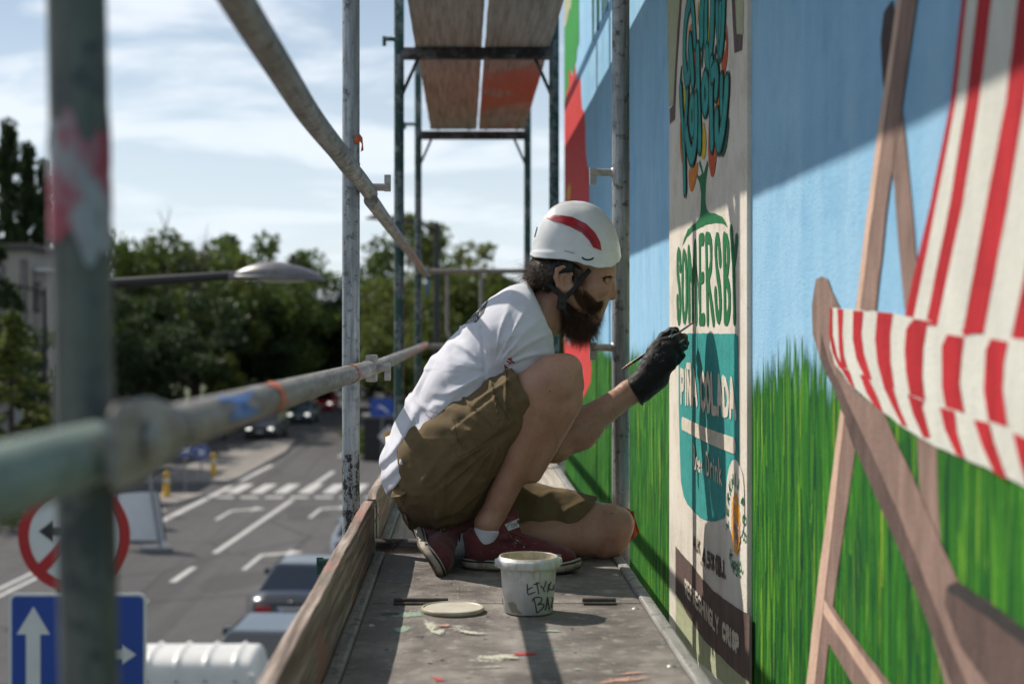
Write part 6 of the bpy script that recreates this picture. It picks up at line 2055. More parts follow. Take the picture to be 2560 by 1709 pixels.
# --- shorts
openR = half(pB(995, 745, 3.53), (.90, 0, .43))
legRs = I(.004, cap(pB(470, 1290, 3.605), pB(1020, 790, 3.52), .128, .066), openR)
legLs = I(.004, cap(hipL+Vector((0, 0, .005)), kneeL+Vector((-.02, 0, .004)), .108, .073), half(pC(1850, 425, 3.80), (.65, 0, -.76)))
butt = U(.04, ell(pB(440, 1420), (.118, .172, .128)), ell(pB(420, 1210), (.112, .165, .115), AX))
shorts1 = U(.035, butt, legRs, legLs)
pk_c, pk_u, pk_v = (735, 1035), (.80, -.60), (.60, .80)
def shorts_f(P):
    d = shorts1(P)
    d = np.maximum(d, (P-v3(pB(95, 1500)))@v3(Vector((-1, 0, .15)).normalized()))
    near = np.abs(d) < .04
    if near.any():
        Q = P[near]; bx, by = Bx(Q)
        wob = .0040*vnoise(Q*14)+.0022*vnoise(Q*30+3)
        al = Q@np.array(((.79, 0, .61), (0, 1, 0), (-.61, 0, .79)), 'f4').T
        warp = np.stack([al[:, 0]*9, al[:, 1]*14, al[:, 2]*24+1.2*vnoise(Q*8)], 1)
        wob -= .0062*np.maximum(0, ridged(warp)-.15)
        warp2 = np.stack([Q[:, 0]*20+vnoise(Q*7)*1.3, Q[:, 1]*10, Q[:, 2]*6+3], 1)
        wob -= .0050*np.maximum(0, ridged(warp2)-.2)*np.clip((by-1150)/300, 0, 1)
        an = np.arctan2(by-1120, bx-870); rd = np.hypot(bx-870, by-1120)
        fan = ridged(np.stack([an*5.5+1.1*vnoise(Q*6), rd/900, Q[:, 1]*5], 1))
        wob -= .0120*np.maximum(0, fan-.25)*np.clip(rd/200, 0, 1)*np.clip((750-rd)/400, 0, 1)*(bx < 900)
        kn = ridged(np.stack([bx/70+vnoise(Q*12), by/400, Q[:, 1]*8], 1))
        wob -= .0095*np.maximum(0, kn-.25)*np.clip((by-1330)/120, 0, 1)*np.clip((560-bx)/160, 0, 1)
        # cargo pocket with flap
        u = (bx-pk_c[0])*pk_u[0]+(by-pk_c[1])*pk_u[1]; v = (bx-pk_c[0])*pk_v[0]+(by-pk_c[1])*pk_v[1]
        fr = (Q[:, 1] < 3.62)
        inpk = fr & (np.abs(u) < 205) & (np.abs(v) < 120)
        wob -= .0065*inpk*np.clip((205-np.abs(u))/10, 0, 1)*np.clip((120-np.abs(v))/10, 0, 1)
        wob += .0045*fr*np.exp(-((u+120)/8)**2)*(np.abs(v) < 120)
        # hem stitching of the leg and side seam
        e = (bx-995)*.90-(by-745)*.43
        wob += .0030*fr*np.exp(-((e+70)/7)**2)*(by < 1000)
        d[near] += wob
    return d
shorts, hV, hF = iso_obj('shorts', shorts_f, (-.2, 3.42, .02), (.42, 3.95, .55), .0036, M['shorts'], man)
shortsT = bvh_of(hV, hF)

# --- project traced shapes onto a surface along the line of sight
def cast(conv, x, y, T, off):
    o = Vector((0, 0, EH)); d = (at(*conv(x, y), 1.0)-o).normalized()
    p, nrm, i, dist = T.ray_cast(o, d)
    if p is None: return None
    if nrm.dot(d) > 0: nrm = -nrm
    return p+nrm*off
def patch(name, conv, rowsA, rowsB, T, off, mat, parent, n=24, m=6):
    """surface between two traced curves, laid on a body"""
    def samp(c, t):
        L_ = [0]
        for a, b in zip(c, c[1:]): L_.append(L_[-1]+math.hypot(b[0]-a[0], b[1]-a[1]))
        s = t*L_[-1]
        for i in range(len(c)-1):
            if s <= L_[i+1] or i == len(c)-2:
                f = (s-L_[i])/max(1e-6, L_[i+1]-L_[i]); return (c[i][0]+(c[i+1][0]-c[i][0])*f, c[i][1]+(c[i+1][1]-c[i][1])*f)
    vs_, ok = [], []
    for i in range(n+1):
        a, b = samp(rowsA, i/n), samp(rowsB, i/n)
        for k in range(m+1):
            t = k/m
            p = cast(conv, a[0]+(b[0]-a[0])*t, a[1]+(b[1]-a[1])*t, T, off)
            ok.append(p is not None); vs_.append(p or Vector((0, 0, 0)))
    fs = []
    for i in range(n):
        for k in range(m):
            q = (i*(m+1)+k, i*(m+1)+k+1, (i+1)*(m+1)+k+1, (i+1)*(m+1)+k)
            if all(ok[j] for j in q) and max((vs_[q[0]]-vs_[j]).length for j in q) < .05: fs.append(q)
    return MB().add(vs_, fs, True).build(name, mat, parent)
def strokes_on(name, conv, strokes, pen, T, off, mat, parent, sub=6):
    """thin drawn lines (width in pixels of that tracing) laid on a body"""
    mb = MB()
    for st in strokes:
        p = chaikin(st, False) if len(st) > 2 else st
        dense = []
        for a, b in zip(p, p[1:]):
            for k in range(sub): dense.append((a[0]+(b[0]-a[0])*k/sub, a[1]+(b[1]-a[1])*k/sub))
        dense.append(p[-1])
        L_, R_ = [], []
        for i, q in enumerate(dense):
            a, b = dense[max(0, i-1)], dense[min(len(dense)-1, i+1)]
            dx, dy = b[0]-a[0], b[1]-a[1]; d = math.hypot(dx, dy) or 1
            w_ = pen/2*(.55 if i in (0, len(dense)-1) else 1)
            L_.append(cast(conv, q[0]-dy/d*w_, q[1]+dx/d*w_, T, off)); R_.append(cast(conv, q[0]+dy/d*w_, q[1]-dx/d*w_, T, off))
        for i in range(len(dense)-1):
            q = [L_[i], R_[i], R_[i+1], L_[i+1]]
            if all(x is not None for x in q) and max((q[0]-x).length for x in q) < .03: mb.add(q, [(0, 1, 2, 3)], True)
    return mb.build(name, mat, parent)

# printed badge across the shoulder blades
M['print_black'] = simple('black_print', (.02, .019, .022), (.03, .03, .033), 120, .7)
M['print_white'] = simple('white_print', (.55, .55, .58), None, 120, .7)
patch('badge_print', cB, [(600,312),(640,270),(700,205),(750,145),(772,128)], [(606,316),(660,296),(684,305),(740,235),(776,134)], shirtT, .0012, M['print_black'], shirt, 26, 7)
def tilt(sx, sy, ang, w_, h_, s):
    """strokes of a word written along a slope"""
    out = []
    ca, sa = math.cos(ang), math.sin(ang)
    x = 0
    for ch in s:
        for st in AB.get(ch, []):
            out.append([(sx+(x+u*w_)*ca-(v*-h_)*sa*-1*-1, sy+(x+u*w_)*sa+(v*-h_)*ca) for u, v in st])
        x += w_*1.3
    return out
def word_on(sx, sy, dx, dy, ux, uy, s):
    """letters advancing by (dx,dy), upright along (ux,uy)"""
    out = []
    for i, ch in enumerate(s):
        for st in AB.get(ch, []):
            out.append([(sx+dx*(i*1.3+u)+ux*v, sy+dy*(i*1.3+u)+uy*v) for u, v in st])
    return out
strokes_on('badge_lettering', cB, word_on(742, 140, -8.5, 16.5, 24, 10, 'OKING') + word_on(690, 262, -13, 7, 8, 20, 'GOOD'), 3.6, shirtT, .0022, M['print_white'], shirt, 3)
M['red_paint_spot'] = simple('red_paint_spot', (.20, .012, .03), (.30, .03, .06), 90, .5)
strokes_on('paint_splash', cB, [[(905,575),(925,590),(940,585)], [(912,555),(930,570),(958,588)], [(918,598),(932,580)], [(890,600),(895,632)], [(900,612),(912,632)], [(925,562),(938,552)]], 11, shirtT, .0012, M['red_paint_spot'], shirt, 3)
M['pink_stain'] = simple('pink_stain', (.45, .22, .30), (.5, .3, .38), 60, .8)
strokes_on('paint_streak', cB, [[(325,950),(345,970),(372,985)], [(355,925),(380,940),(455,952)], [(330,890),(338,892)]], 6, shirtT, .0010, M['pink_stain'], shirt, 3)
strokes_on('pocket_stitching', cB, [[(520,985),(545,1085),(560,1150)], [(575,1255),(700,1190),(900,1030)], [(530,1000),(585,975)], [(548,1250),(582,1268)], [(800,800),(850,880),(925,1000)]], 4.5, shortsT, .0012, simple('dark_stitch', (.06, .04, .02), None, 80, .8), shorts, 4)
flapm = cloth('olive_canvas_flap', (.19, .13, .058), 700, .2)
# back pocket flap that sticks out behind
fl = [pB(215, 1375, 3.56), pB(232, 1500, 3.545), pB(150, 1545, 3.55), pB(85, 1555, 3.57), pB(98, 1500, 3.58), pB(140, 1430, 3.58)]
me_ = mesh_data('pocket_flap', fl, [(0, 1, 2, 3, 4, 5)], flapm, False)
fo = obj('pocket_flap', me_, shorts); sm_ = fo.modifiers.new('thick', 'SOLIDIFY'); sm_.thickness = .006; sb_ = fo.modifiers.new('bevel', 'BEVEL'); sb_.width = .002; sb_.segments = 2

# --- glove
K = [pG(720, 520, 3.690), pG(820, 600, 3.677), pG(872, 720, 3.676), pG(885, 855, 3.684)]
wr = pG(340, 1270, 3.70)
meta = [cap(wr.lerp(k, .12), k, .026, .0165) for k in K]
palm = U(.018, *meta, ell(pG(620, 900, 3.705), (.034, .017, .046), ((.8, 0, -.6), (0, 1, 0), (.6, 0, .8))))
def finger(pts, rs): return U(.004, *[cap(a, b, ra, rb) for a, b, ra, rb in zip(pts, pts[1:], rs, rs[1:])])
fing = [finger([K[0], pG(930, 440, 3.686), pG(1035, 400, 3.700), pG(1115, 398, 3.717)], (.0135, .0118, .0105, .0092)),
        finger([K[1], pG(1000, 520, 3.680), pG(1090, 492, 3.700), pG(1140, 505, 3.722)], (.0135, .0118, .0108, .0092)),
        finger([K[2], pG(1015, 632, 3.690), pG(1085, 585, 3.712), pG(1125, 575, 3.735)], (.013, .0112, .0100, .0088)),
        finger([K[3], pG(985, 800, 3.695), pG(1055, 735, 3.712), pG(1085, 705, 3.728)], (.0125, .0108, .0095, .0085)),
        finger([pG(440, 1000, 3.722), pG(600, 640, 3.735), pG(775, 405, 3.732), pG(900, 320, 3.726), pG(968, 298, 3.722)], (.020, .0165, .0135, .0120, .0102))]
glovef = U(.009, palm, *fing)
cuffd = (wrR-elR).normalized()
wc = pG(365, 1275, 3.70)
cuff = I(.002, cap(wc-cuffd*.05, wc+cuffd*.06, .0345, .034), half(wc-cuffd*.012, tuple(-cuffd)))
glovef = U(.02, glovef, cuff)
glove_f = lambda P: glovef(P)+.0011*vnoise(P*130)+.0010*np.maximum(0, ridged(P*np.array((60, 60, 60), 'f4')))
glove, gV, gF = iso_obj('glove', glove_f, (.36, 3.64, .38), (.62, 3.77, .66), .0021, M['glove'], man)
gloveT = bvh_of(gV, gF)
rim = []
sd1 = cuffd.cross(Vector((0, 1, 0))).normalized()
for k in range(30):
    a = P2*k/30
    rim.append(wc-cuffd*.012+Vector((0, 1, 0))*(.0345*math.cos(a))+sd1*(.0345*math.sin(a)))
MB().tube(rim+[rim[0]], .0040, 8, cap=False).build('cuff_rim', M['glove'], glove)
M['glove_mark'] = simple('grey_glove_print', (.10, .10, .105), (.04, .04, .042), 300, .7)
rr = random.Random(4)
strokes_on('glove_print', cG, [[(560+rr.uniform(0, 200), 660+rr.uniform(0, 170)), (0, 0)] for _ in range(0)] + [[(x, y), (x+rr.uniform(-25, 25), y+rr.uniform(-25, 25)), (x+rr.uniform(-30, 30), y+rr.uniform(-20, 20))] for x, y in [(560+rr.uniform(0, 230), 650+rr.uniform(0, 170)) for _ in range(34)]], 7, gloveT, .0012, M['glove_mark'], glove, 2)
M['glove_paint'] = simple('pale_paint_on_glove', (.30, .36, .33), (.10, .15, .13), 200, .5)
strokes_on('paint_on_fingers', cG, [[(870,410),(900,340),(930,300)], [(900,420),(960,370),(1000,340)], [(900,290),(960,285),(990,300)], [(1030,500),(1080,465),(1110,445)], [(1120,380),(1150,400)], [(1100,540),(1150,545)]], 16, gloveT, .0011, M['glove_paint'], glove, 3)

M['fine_hair'] = simple('fine_body_hair', (.10, .055, .03), (.05, .028, .018), 100, .5)
def body_hair():
    nr = np.random.RandomState(33)
    k = 40000
    p, n_ = surf_samples(bV, bF, k, 34)
    fore = (p[:, 0] > .24) & (p[:, 2] < .58) & (p[:, 2] > .24) & (p[:, 1] > 3.58)
    shin = (p[:, 2] < .42) & (p[:, 1] < 3.63) & (p[:, 0] > .02) & (p[:, 2] > .11)
    lowl = (p[:, 2] < .16) & (p[:, 1] > 3.63) & (p[:, 0] > .08)
    m = (fore | shin | lowl)
    p, n_ = p[m], n_[m]
    d = n_*.55+np.where(p[:, 2:3] > .2, np.array((-.1, -.1, -.7)), np.array((-.6, -.2, -.3)))+nr.normal(size=p.shape)*.3
    o = strands('body_hair', p, d, nr.uniform(.004, .010, len(p)), .00015, M['fine_hair'], body, .2, (0, 0, -.2), 2, 35); o['kind'] = 'stuff'

# --- shoes
def shoe(label, heel, fwd, up, Ls=.292):
    f_ = Vector(fwd).normalized(); u_ = (Vector(up)-f_*Vector(up).dot(f_)).normalized(); l_ = u_.cross(f_).normalized()
    k = Ls/.29
    def Wp(x, y, z): return Vector(heel)+f_*(x*k)+l_*y+u_*z
    A3 = (tuple(f_), tuple(l_), tuple(u_))
    e = lambda c, r: ell(Wp(*c), r, A3)
    upper = U(.02, e((.045, 0, .050), (.046, .0395, .052)), cap(Wp(.05, 0, .05), Wp(.20, .002, .038), .0355, .032), e((.222, .003, .036), (.062, .043, .031)), cap(Wp(.085, 0, .092), Wp(.19, .001, .052), .025, .025), e((.030, 0, .080), (.034, .036, .022)))
    upper = SUB(.006, upper, e((.058, 0, .130), (.052, .032, .048)))
    upper = I(.002, upper, half(Wp(.1, 0, .020), tuple(-u_)))
    tn = (f_*.42+u_*.42-l_*.80).normalized(); tw = (f_*.88+l_*.46)
    tw = (tw-tn*tw.dot(tn)).normalized(); tv = tn.cross(tw).normalized()
    tongue = rbox(Wp(.116, -.010, .112), (.002, .022, .034), .005, (tuple(tn), tuple(tw), tuple(tv)))
    upf = lambda P: smin(upper(P), tongue(P), .006)+.0016*vnoise(P*60)+.0012*vnoise(P*110)
    part = thing if False else None
    C8 = [Wp(x, y, z) for x in (-.02, .32) for y in (-.07, .07) for z in (-.01, .18)]
    lo = [min(c[i] for c in C8) for i in range(3)]; hi_ = [max(c[i] for c in C8) for i in range(3)]
    so_, V, Fq = iso_obj('shoe', upf, lo, hi_, .0026, M['shoe'], man)
    if label: so_['label'] = label
    T = bvh_of(V, Fq)
    # sole
    half_w = [(0, .004), (.004, .018), (.015, .028), (.04, .0345), (.08, .0345), (.12, .034), (.16, .038), (.20, .0445), (.23, .0455), (.255, .042), (.275, .031), (.286, .016), (.2905, .004)]
    out = [(x, -w_) for x, w_ in half_w]+[(x, w_+.002) for x, w_ in half_w[::-1]]
    def ring(sc_, z): return [Wp(.145+(x-.145)*sc_, y*sc_, z+(.010*max(0, (x-.22)/.07)**2)) for x, y in out]
    def skirt(name, levels, mat, bottom):
        rings = [ring(s, z) for s, z in levels]
        n = len(out); vs_ = [p for r in rings for p in r]
        fs = [(i*n+j, i*n+(j+1) % n, (i+1)*n+(j+1) % n, (i+1)*n+j) for i in range(len(rings)-1) for j in range(n)]
        mb = MB().add(vs_, fs, True)
        if bottom: mb.add(rings[0], [tuple(range(n))], False)
        return mb.build(name, mat, so_)
    skirt('sole', [(1.0, .004), (1.045, .006), (1.055, .014), (1.05, .023), (1.02, .027)], M['sole'], False)
    skirt('outsole', [(.97, 0), (1.04, .001), (1.047, .0058)], M['tread'], True)
    skirt('sole_stripe', [(1.0535, .0195), (1.060, .0205), (1.060, .0232), (1.050, .0240)], M['black_rubber'], False)
    # laces and eyelets
    prev = None
    for i in range(5):
        x = .122+.018*i; z = .098-.0112*i
        mb = MB(); mb.tube([Wp(x, -.024, z-.006), Wp(x+.004, -.010, z+.004), Wp(x+.008, .010, z+.004), Wp(x+.012, .024, z-.006)], .0024, 7); mb.build('lace', M['lace'], so_)
        for s in (-1, 1):
            MB().tube([Wp(x, s*.026, z-.012), Wp(x-.001, s*.029, z-.011)], .0045, 10).build('eyelet', M['cast'], so_)
    mb = MB(); mb.tube([Wp(.112, -.022, .100), Wp(.125, -.034, .085), Wp(.15, -.036, .070), Wp(.17, -.030, .066)], .0022, 6); mb.tube([Wp(.116, -.02, .101), Wp(.14, -.03, .092), Wp(.155, -.026, .086)], .0022, 6); mb.build('lace_end', M['lace'], so_)
    return so_, T, Wp
M['lace'] = cloth('brown_lace', (.10, .035, .02), 900, .3)
hR, tR = ground(1158, 1419, 0), ground(1440, 1431, 0)
shoeR, shoeRT, WR = shoe('burgundy canvas shoe flat on the deck with a white tongue label', (hR.x+.006, hR.y, .001), (tR.x-hR.x, tR.y-hR.y, 0), (0, 0, 1), .288)
shoeL, shoeLT, WL = shoe('burgundy shoe bent under the body, worn sole turned outward', tuple(pC(352, 700, 3.735)), tuple(pC(420, 925, 3.52)-pC(352, 700, 3.735)), (.80, .30, .50), .27)
# tongue label with lettering, paint mark, toe scuffs
patch('tongue_label', cC, [(1125,580),(1160,640)], [(1250,525),(1275,595)], shoeRT, .0016, simple('pale_label', (.50, .50, .46), (.36, .36, .33), 200, .6), shoeR, 6, 8)
strokes_on('tongue_lettering', cC, word_on(1185, 598, 11.5, -5.0, 4, -19, 'FILA')+[[(1150,610),(1165,575),(1190,560)], [(1235,535),(1250,575)], [(1182,610),(1240,588)]], 5.0, shoeRT, .0024, M['print_black'], shoeR, 3)
strokes_on('side_lettering', cC, word_on(1150, 850, 16, -13, -6, -26, 'FILA'), 3.2, shoeRT, .0014, simple('pink_stitch', (.30, .07, .08), None, 80, .7), shoeR, 3)
patch('paint_mark', cC, [(310,940),(345,880),(395,800)], [(375,920),(420,905),(462,820)], shoeLT, .0012, simple('pale_teal_paint', (.28, .45, .44), (.24, .40, .40), 120, .5), shoeL, 10, 6)
patch('toe_scuff', cC, [(1590,845),(1600,862)], [(1640,852),(1632,868)], shoeRT, .0012, M['sole'], shoeR, 4, 4)
sockR, _, _ = iso_obj('sock', I(.003, cap(ankR+Vector((.006, -.002, .010)), ankR+Vector((-.014, .003, -.058)), .0400, .0315), half(ankR+Vector((0, 0, -.010)), (.16, 0, 1))), (ankR.x-.08, ankR.y-.08, ankR.z-.12), (ankR.x+.08, ankR.y+.08, ankR.z+.05), .003, M['sock'], man)
dL = (ankL-kneeL).normalized()
sockL, _, _ = iso_obj('sock', I(.003, cap(ankL-dL*.02, ankL+dL*.07, .0395, .038), half(ankL-dL*.012, tuple(-dL))), (ankL.x-.13, ankL.y-.09, ankL.z-.08), (ankL.x+.08, ankL.y+.09, ankL.z+.08), .003, M['sock'], man)

# --- helmet
def helmet():
    hp = thing if False else None
    c = pH(577, 560); mpp = (pH(1, 0)-pH(0, 0)).x
    top = pH(0, 88).z
    rim_pts = [(0, 652), (14, 672), (30, 735), (48, 790), (66, 800), (80, 775), (95, 738), (112, 712), (130, 702), (150, 688), (168, 662), (180, 650)]
    def rimz(adeg):
        adeg = abs((adeg+180) % 360-180)
        for (a0, y0), (a1, y1) in zip(rim_pts, rim_pts[1:]):
            if a0 <= adeg <= a1:
                t = (adeg-a0)/(a1-a0); t = t*t*(3-2*t)
                return pH(0, y0+(y1-y0)*t).z
        return pH(0, 650).z
    na, nh = 112, 44
    ridge_z = lambda ad: pH(0, 600-14*math.cos(math.radians(ad))).z
    def pt(a, h):
        ad = math.degrees(a); rz_ = rimz(ad)
        z = rz_+(top-rz_)*h
        base = pH(0, 690).z
        g = max(0.0, (z-base)/(top-base))
        q = max(0, 1-g**2.25)**(1/2.15)
        # rolled lower band standing proud towards the back and sides, peak in front
        bk = .5-.5*math.cos(a)
        rzg = ridge_z(ad)-.022*(1-bk)
        band = 1/(1+math.exp((z-rzg)/.0016))
        q *= .955+.045*band*(.35+.65*bk)+.016*(1-bk)*(1-band)
        if h < .08: q *= 1+.012*(1-h/.08)**2
        rx = .1195 if math.cos(a) > 0 else .1190
        ca, sa = math.cos(a), math.sin(a)
        e = 2.25
        den = (abs(ca)**e+abs(sa)**e)**(1/e)
        x = rx*ca/den*q; y = .104*sa/den*q
        # shift of the crown: flatter behind, fuller in front
        x += -.004*g
        # long ridges over the top
        n1 = math.exp(-((abs(y)-.038)/.008)**2)*max(0, min(1, (z-c.z)/.05))
        zz = z+.0022*n1
        if n1 > 0: q2 = 1
        return Vector((c.x+x, YH+y, zz))
    vs_ = [pt(P2*i/na, h/nh) for h in range(nh) for i in range(na)]
    apex = Vector((c.x-.004, YH, top))
    fs = [(h*na+i, h*na+(i+1) % na, (h+1)*na+(i+1) % na, (h+1)*na+i) for h in range(nh-1) for i in range(na)]
    vs_.append(apex)
    fs += [((nh-1)*na+i, (nh-1)*na+(i+1) % na, len(vs_)-1) for i in range(na)]
    # inner shell
    k0 = len(vs_)
    for h in range(0, nh, 4):
        for i in range(na):
            p = pt(P2*i/na, h/nh); q = Vector((c.x, YH, c.z-.02)); vs_.append(q+(p-q)*.955)
    nr_ = len(range(0, nh, 4))
    fs += [(k0+(h+1)*na+i, k0+(h+1)*na+(i+1) % na, k0+h*na+(i+1) % na, k0+h*na+i) for h in range(nr_-1) for i in range(na)]
    fs += [(k0+i, k0+(i+1) % na, (i+1) % na, i) for i in range(na)]
    t = NT('white_helmet_shell')
    a_n = t.noise(t.mapped(30), 4); sp = t.noise(t.mapped(210), 2)
    col = t.ramp(a_n, [(.3, (.66, .67, .67)), (.7, (.74, .75, .75))])
    col = t.mix(t.step(sp, .72, .75, 0, .8), col, (.12, .11, .10))
    t.set(col=col, rough=.22, coat=.25)
    hm = obj('helmet', mesh_data('helmet', vs_, fs, t.m, True), man)
    hm['label'] = 'glossy white safety helmet with a curved red side stripe'
    T = BVHTree.FromPolygons([tuple(v) for v in vs_], fs)
    redm = NT('glossy_red_insert'); redm.set(col=(.40, .012, .022), rough=.3, coat=.3)
    patch('red_stripe', cH, [(266,262),(330,246),(400,240),(540,262),(680,328),(770,418),(825,520),(838,606)], [(266,264),(330,292),(400,316),(520,360),(640,424),(715,505),(742,552),(752,572)], T, .0022, redm.m, hm, 40, 8)
    dk_ = NT('dark_red_groove'); dk_.set(col=(.13, .006, .010), rough=.4)
    strokes_on('stripe_groove', cH, [[(560,335),(640,385),(700,440),(745,500),(780,570)]], 7, T, .0030, dk_.m, hm, 4)
    strokes_on('stripe_lettering', cH, word_on(345, 268, 12, -1.5, 3, -16, 'NITRO'), 3, T, .0032, M['print_white'], hm, 3)
    strokes_on('rim_slot', cH, [[(638,672),(665,695),(710,700),(745,690),(758,676)]], 17, T, .0012, M['black_rubber'], hm, 5)
    strokes_on('side_mark', cH, [[(455,605),(510,618),(562,634)]], 14, T, .0008, simple('grey_helmet_mark', (.42, .43, .45), None, 60, .4), hm, 4)
    strokes_on('vent_slot', cH, [[(180,360),(165,420),(152,466)]], 8, T, .0012, M['black_rubber'], hm, 4)
    return hm, T
hm, hmT = helmet()
# headband under the rim at the back, chin strap and buckle
M['strap'] = simple('black_webbing', (.012, .012, .013), (.02, .02, .021), 400, .7)
hb = []
for k in range(26):
    a = math.radians(95+170*k/25)
    hb.append(Vector((pH(560, 0).x+.112*math.cos(a), YH+.088*math.sin(a), pH(0, 735-40*math.cos(a)).z-.006)))
mb = MB()
for a, b in zip(hb, hb[1:]): mb.add([a+Vector((0, 0, .012)), b+Vector((0, 0, .012)), b-Vector((0, 0, .020)), a-Vector((0, 0, .020))], [(0, 1, 2, 3)], True)
hbo = mb.build('headband', M['strap'], hm); q_ = hbo.modifiers.new('thick', 'SOLIDIFY'); q_.thickness = .004
def strap_path(pts, wd, name):
    mb = MB()
    P_ = []
    for (x, y, dy) in pts:
        P_.append(Vector(pH(x, y, YH+dy)))
    sm = []
    for i in range(len(P_)-1):
        for k in range(6): sm.append(P_[i].lerp(P_[i+1], k/6))
    sm.append(P_[-1])
    for i in range(2):
        sm = [sm[0]]+[(sm[j-1]+sm[j]*2+sm[j+1])/4 for j in range(1, len(sm)-1)]+[sm[-1]]
    for i in range(len(sm)-1):
        a, b = sm[i], sm[i+1]
        t = (b-a).normalized(); n_ = Vector((0, 1, 0)).cross(t).normalized()*wd/2
        mb.add([a+n_, a-n_, b-n_, b+n_], [(0, 1, 2, 3)], True)
    o = mb.build(name, M['strap'], hm)
    m_ = o.modifiers.new('thick', 'SOLIDIFY'); m_.thickness = .002
    return o
strap_path([(720, 800, -.070), (675, 850, -.077), (612, 935, -.0825), (550, 1010, -.0855), (470, 1085, -.088)], .0125, 'chin_strap')
strap_path([(240, 900, -.066), (310, 965, -.080), (380, 1030, -.0875), (435, 1080, -.088)], .0125, 'chin_strap')
strap_path([(440, 1180, -.086), (470, 1250, -.072), (520, 1310, -.045), (560, 1340, -.01)], .0125, 'chin_strap')
bk = MB(); Mx = Matrix.Translation(pH(432, 1128, YH-.094)) @ Matrix.Rotation(math.radians(8), 4, 'Y')
bk.bbox((-.0115, -.005, -.021), (.0115, .005, .019), .003, M=Mx); bk.bbox((-.009, -.008, -.006), (.009, -.0045, .014), .002, M=Mx)
bk.build('buckle', M['black_rubber'], hm)

# --- hair and beard
beardf = U(.022, cap(pH(715, 1220), pH(640, 1350), .034, .034), cap(pH(555, 1050, YH-.060), pH(650, 1270, YH-.036), .011, .022), cap(pH(555, 1050, YH+.060), pH(650, 1270, YH+.036), .011, .022),
           cap(pH(470, 1170, YH-.050), pH(560, 1330, YH-.025), .020, .028), cap(pH(640, 1080, YH-.060), pH(730, 1200, YH-.040), .011, .018), cap(pH(470, 1170, YH+.050), pH(560, 1330, YH+.025), .020, .028))
must = U(.008, cap(pH(852, 1128, YH-.004), pH(775, 1160, YH-.032), .0090, .0080), cap(pH(852, 1128, YH+.004), pH(775, 1160, YH+.032), .0090, .0080), cap(pH(765, 1170, YH-.036), pH(735, 1260, YH-.034), .009, .011))
bdf = lambda P: smin(beardf(P)+.0065, must(P)+.002, .012)+.004*vnoise(P*50)
beard, dV, dF = iso_obj('beard', bdf, tuple(Vector(pH(330, 1560))-Vector((0, .10, 0))), tuple(Vector(pH(960, 980))+Vector((0, .10, 0))), .0034, M['beard_core'], man)
def strands(name, roots, dirs, lens, rad, mat, parent, curl=.35, grav=(0, 0, -.4), seg=4, seed=1):
    nr = np.random.RandomState(seed)
    k = len(roots)
    V, Fq = [], []
    p = roots.copy(); d = dirs/np.linalg.norm(dirs, axis=1)[:, None]
    ring = []
    for s in range(seg+1):
        r_ = rad*(1-.85*s/seg)
        a = np.cross(d, nr.normal(size=3)); a /= np.linalg.norm(a, axis=1)[:, None]+1e-9
        b = np.cross(d, a)
        ring.append(np.stack([p+a*r_, p-a*r_*.5+b*r_*.87, p-a*r_*.5-b*r_*.87], 1))
        p = p+d*(lens/seg)[:, None]
        d = d+nr.normal(size=(k, 3))*curl+np.array(grav)*.35
        d /= np.linalg.norm(d, axis=1)[:, None]
    V = np.stack(ring, 1).reshape(-1, 3)
    base = (np.arange(k)*(seg+1)*3)[:, None]
    fs = []
    for s in range(seg):
        for j in range(3):
            j2 = (j+1) % 3
            fs.append(np.concatenate([base+s*3+j, base+s*3+j2, base+(s+1)*3+j2, base+(s+1)*3+j], 1))
    o = obj(name, np_mesh(name, V.astype('f4'), np.concatenate(fs), mat), parent)
    return o
def surf_samples(V, Fq, k, seed):
    nr = np.random.RandomState(seed)
    i = nr.randint(0, len(Fq), k)
    q = V[Fq[i]]
    u, v = nr.rand(k, 1), nr.rand(k, 1)
    p = (q[:, 0]*(1-u)+q[:, 1]*u)*(1-v)+(q[:, 3]*(1-u)+q[:, 2]*u)*v
    n_ = np.cross(q[:, 1]-q[:, 0], q[:, 3]-q[:, 0]); n_ /= np.linalg.norm(n_, axis=1)[:, None]+1e-9
    return p, n_
body_hair()
M['beard_hair'] = simple('beard_hair', (.095, .046, .026), (.034, .018, .012), 130, .42)
M['beard_red'] = simple('reddish_beard_hair', (.20, .088, .042), (.09, .040, .022), 130, .42)
p_, n_ = surf_samples(dV, dF, 13000, 3)
low = np.clip((pH(0, 1150).z-p_[:, 2])/.08, 0, 1)
dirs = n_*.8+np.array((.15, 0, -.75))[None]*(.5+low)[:, None]+np.random.RandomState(2).normal(size=p_.shape)*.25
lens = (.011+.038*low)*np.random.RandomState(4).uniform(.5, 1.3, len(p_))
sel = np.random.RandomState(8).rand(len(p_)) < .55
for nm, mk, mm in (('beard_hairs', sel, 'beard_hair'), ('beard_hairs', ~sel, 'beard_red')):
    o = strands(nm, p_[mk], dirs[mk], lens[mk], .00034, M[mm], beard, .24, (0, 0, -.5), 4, 5); o['kind'] = 'stuff'
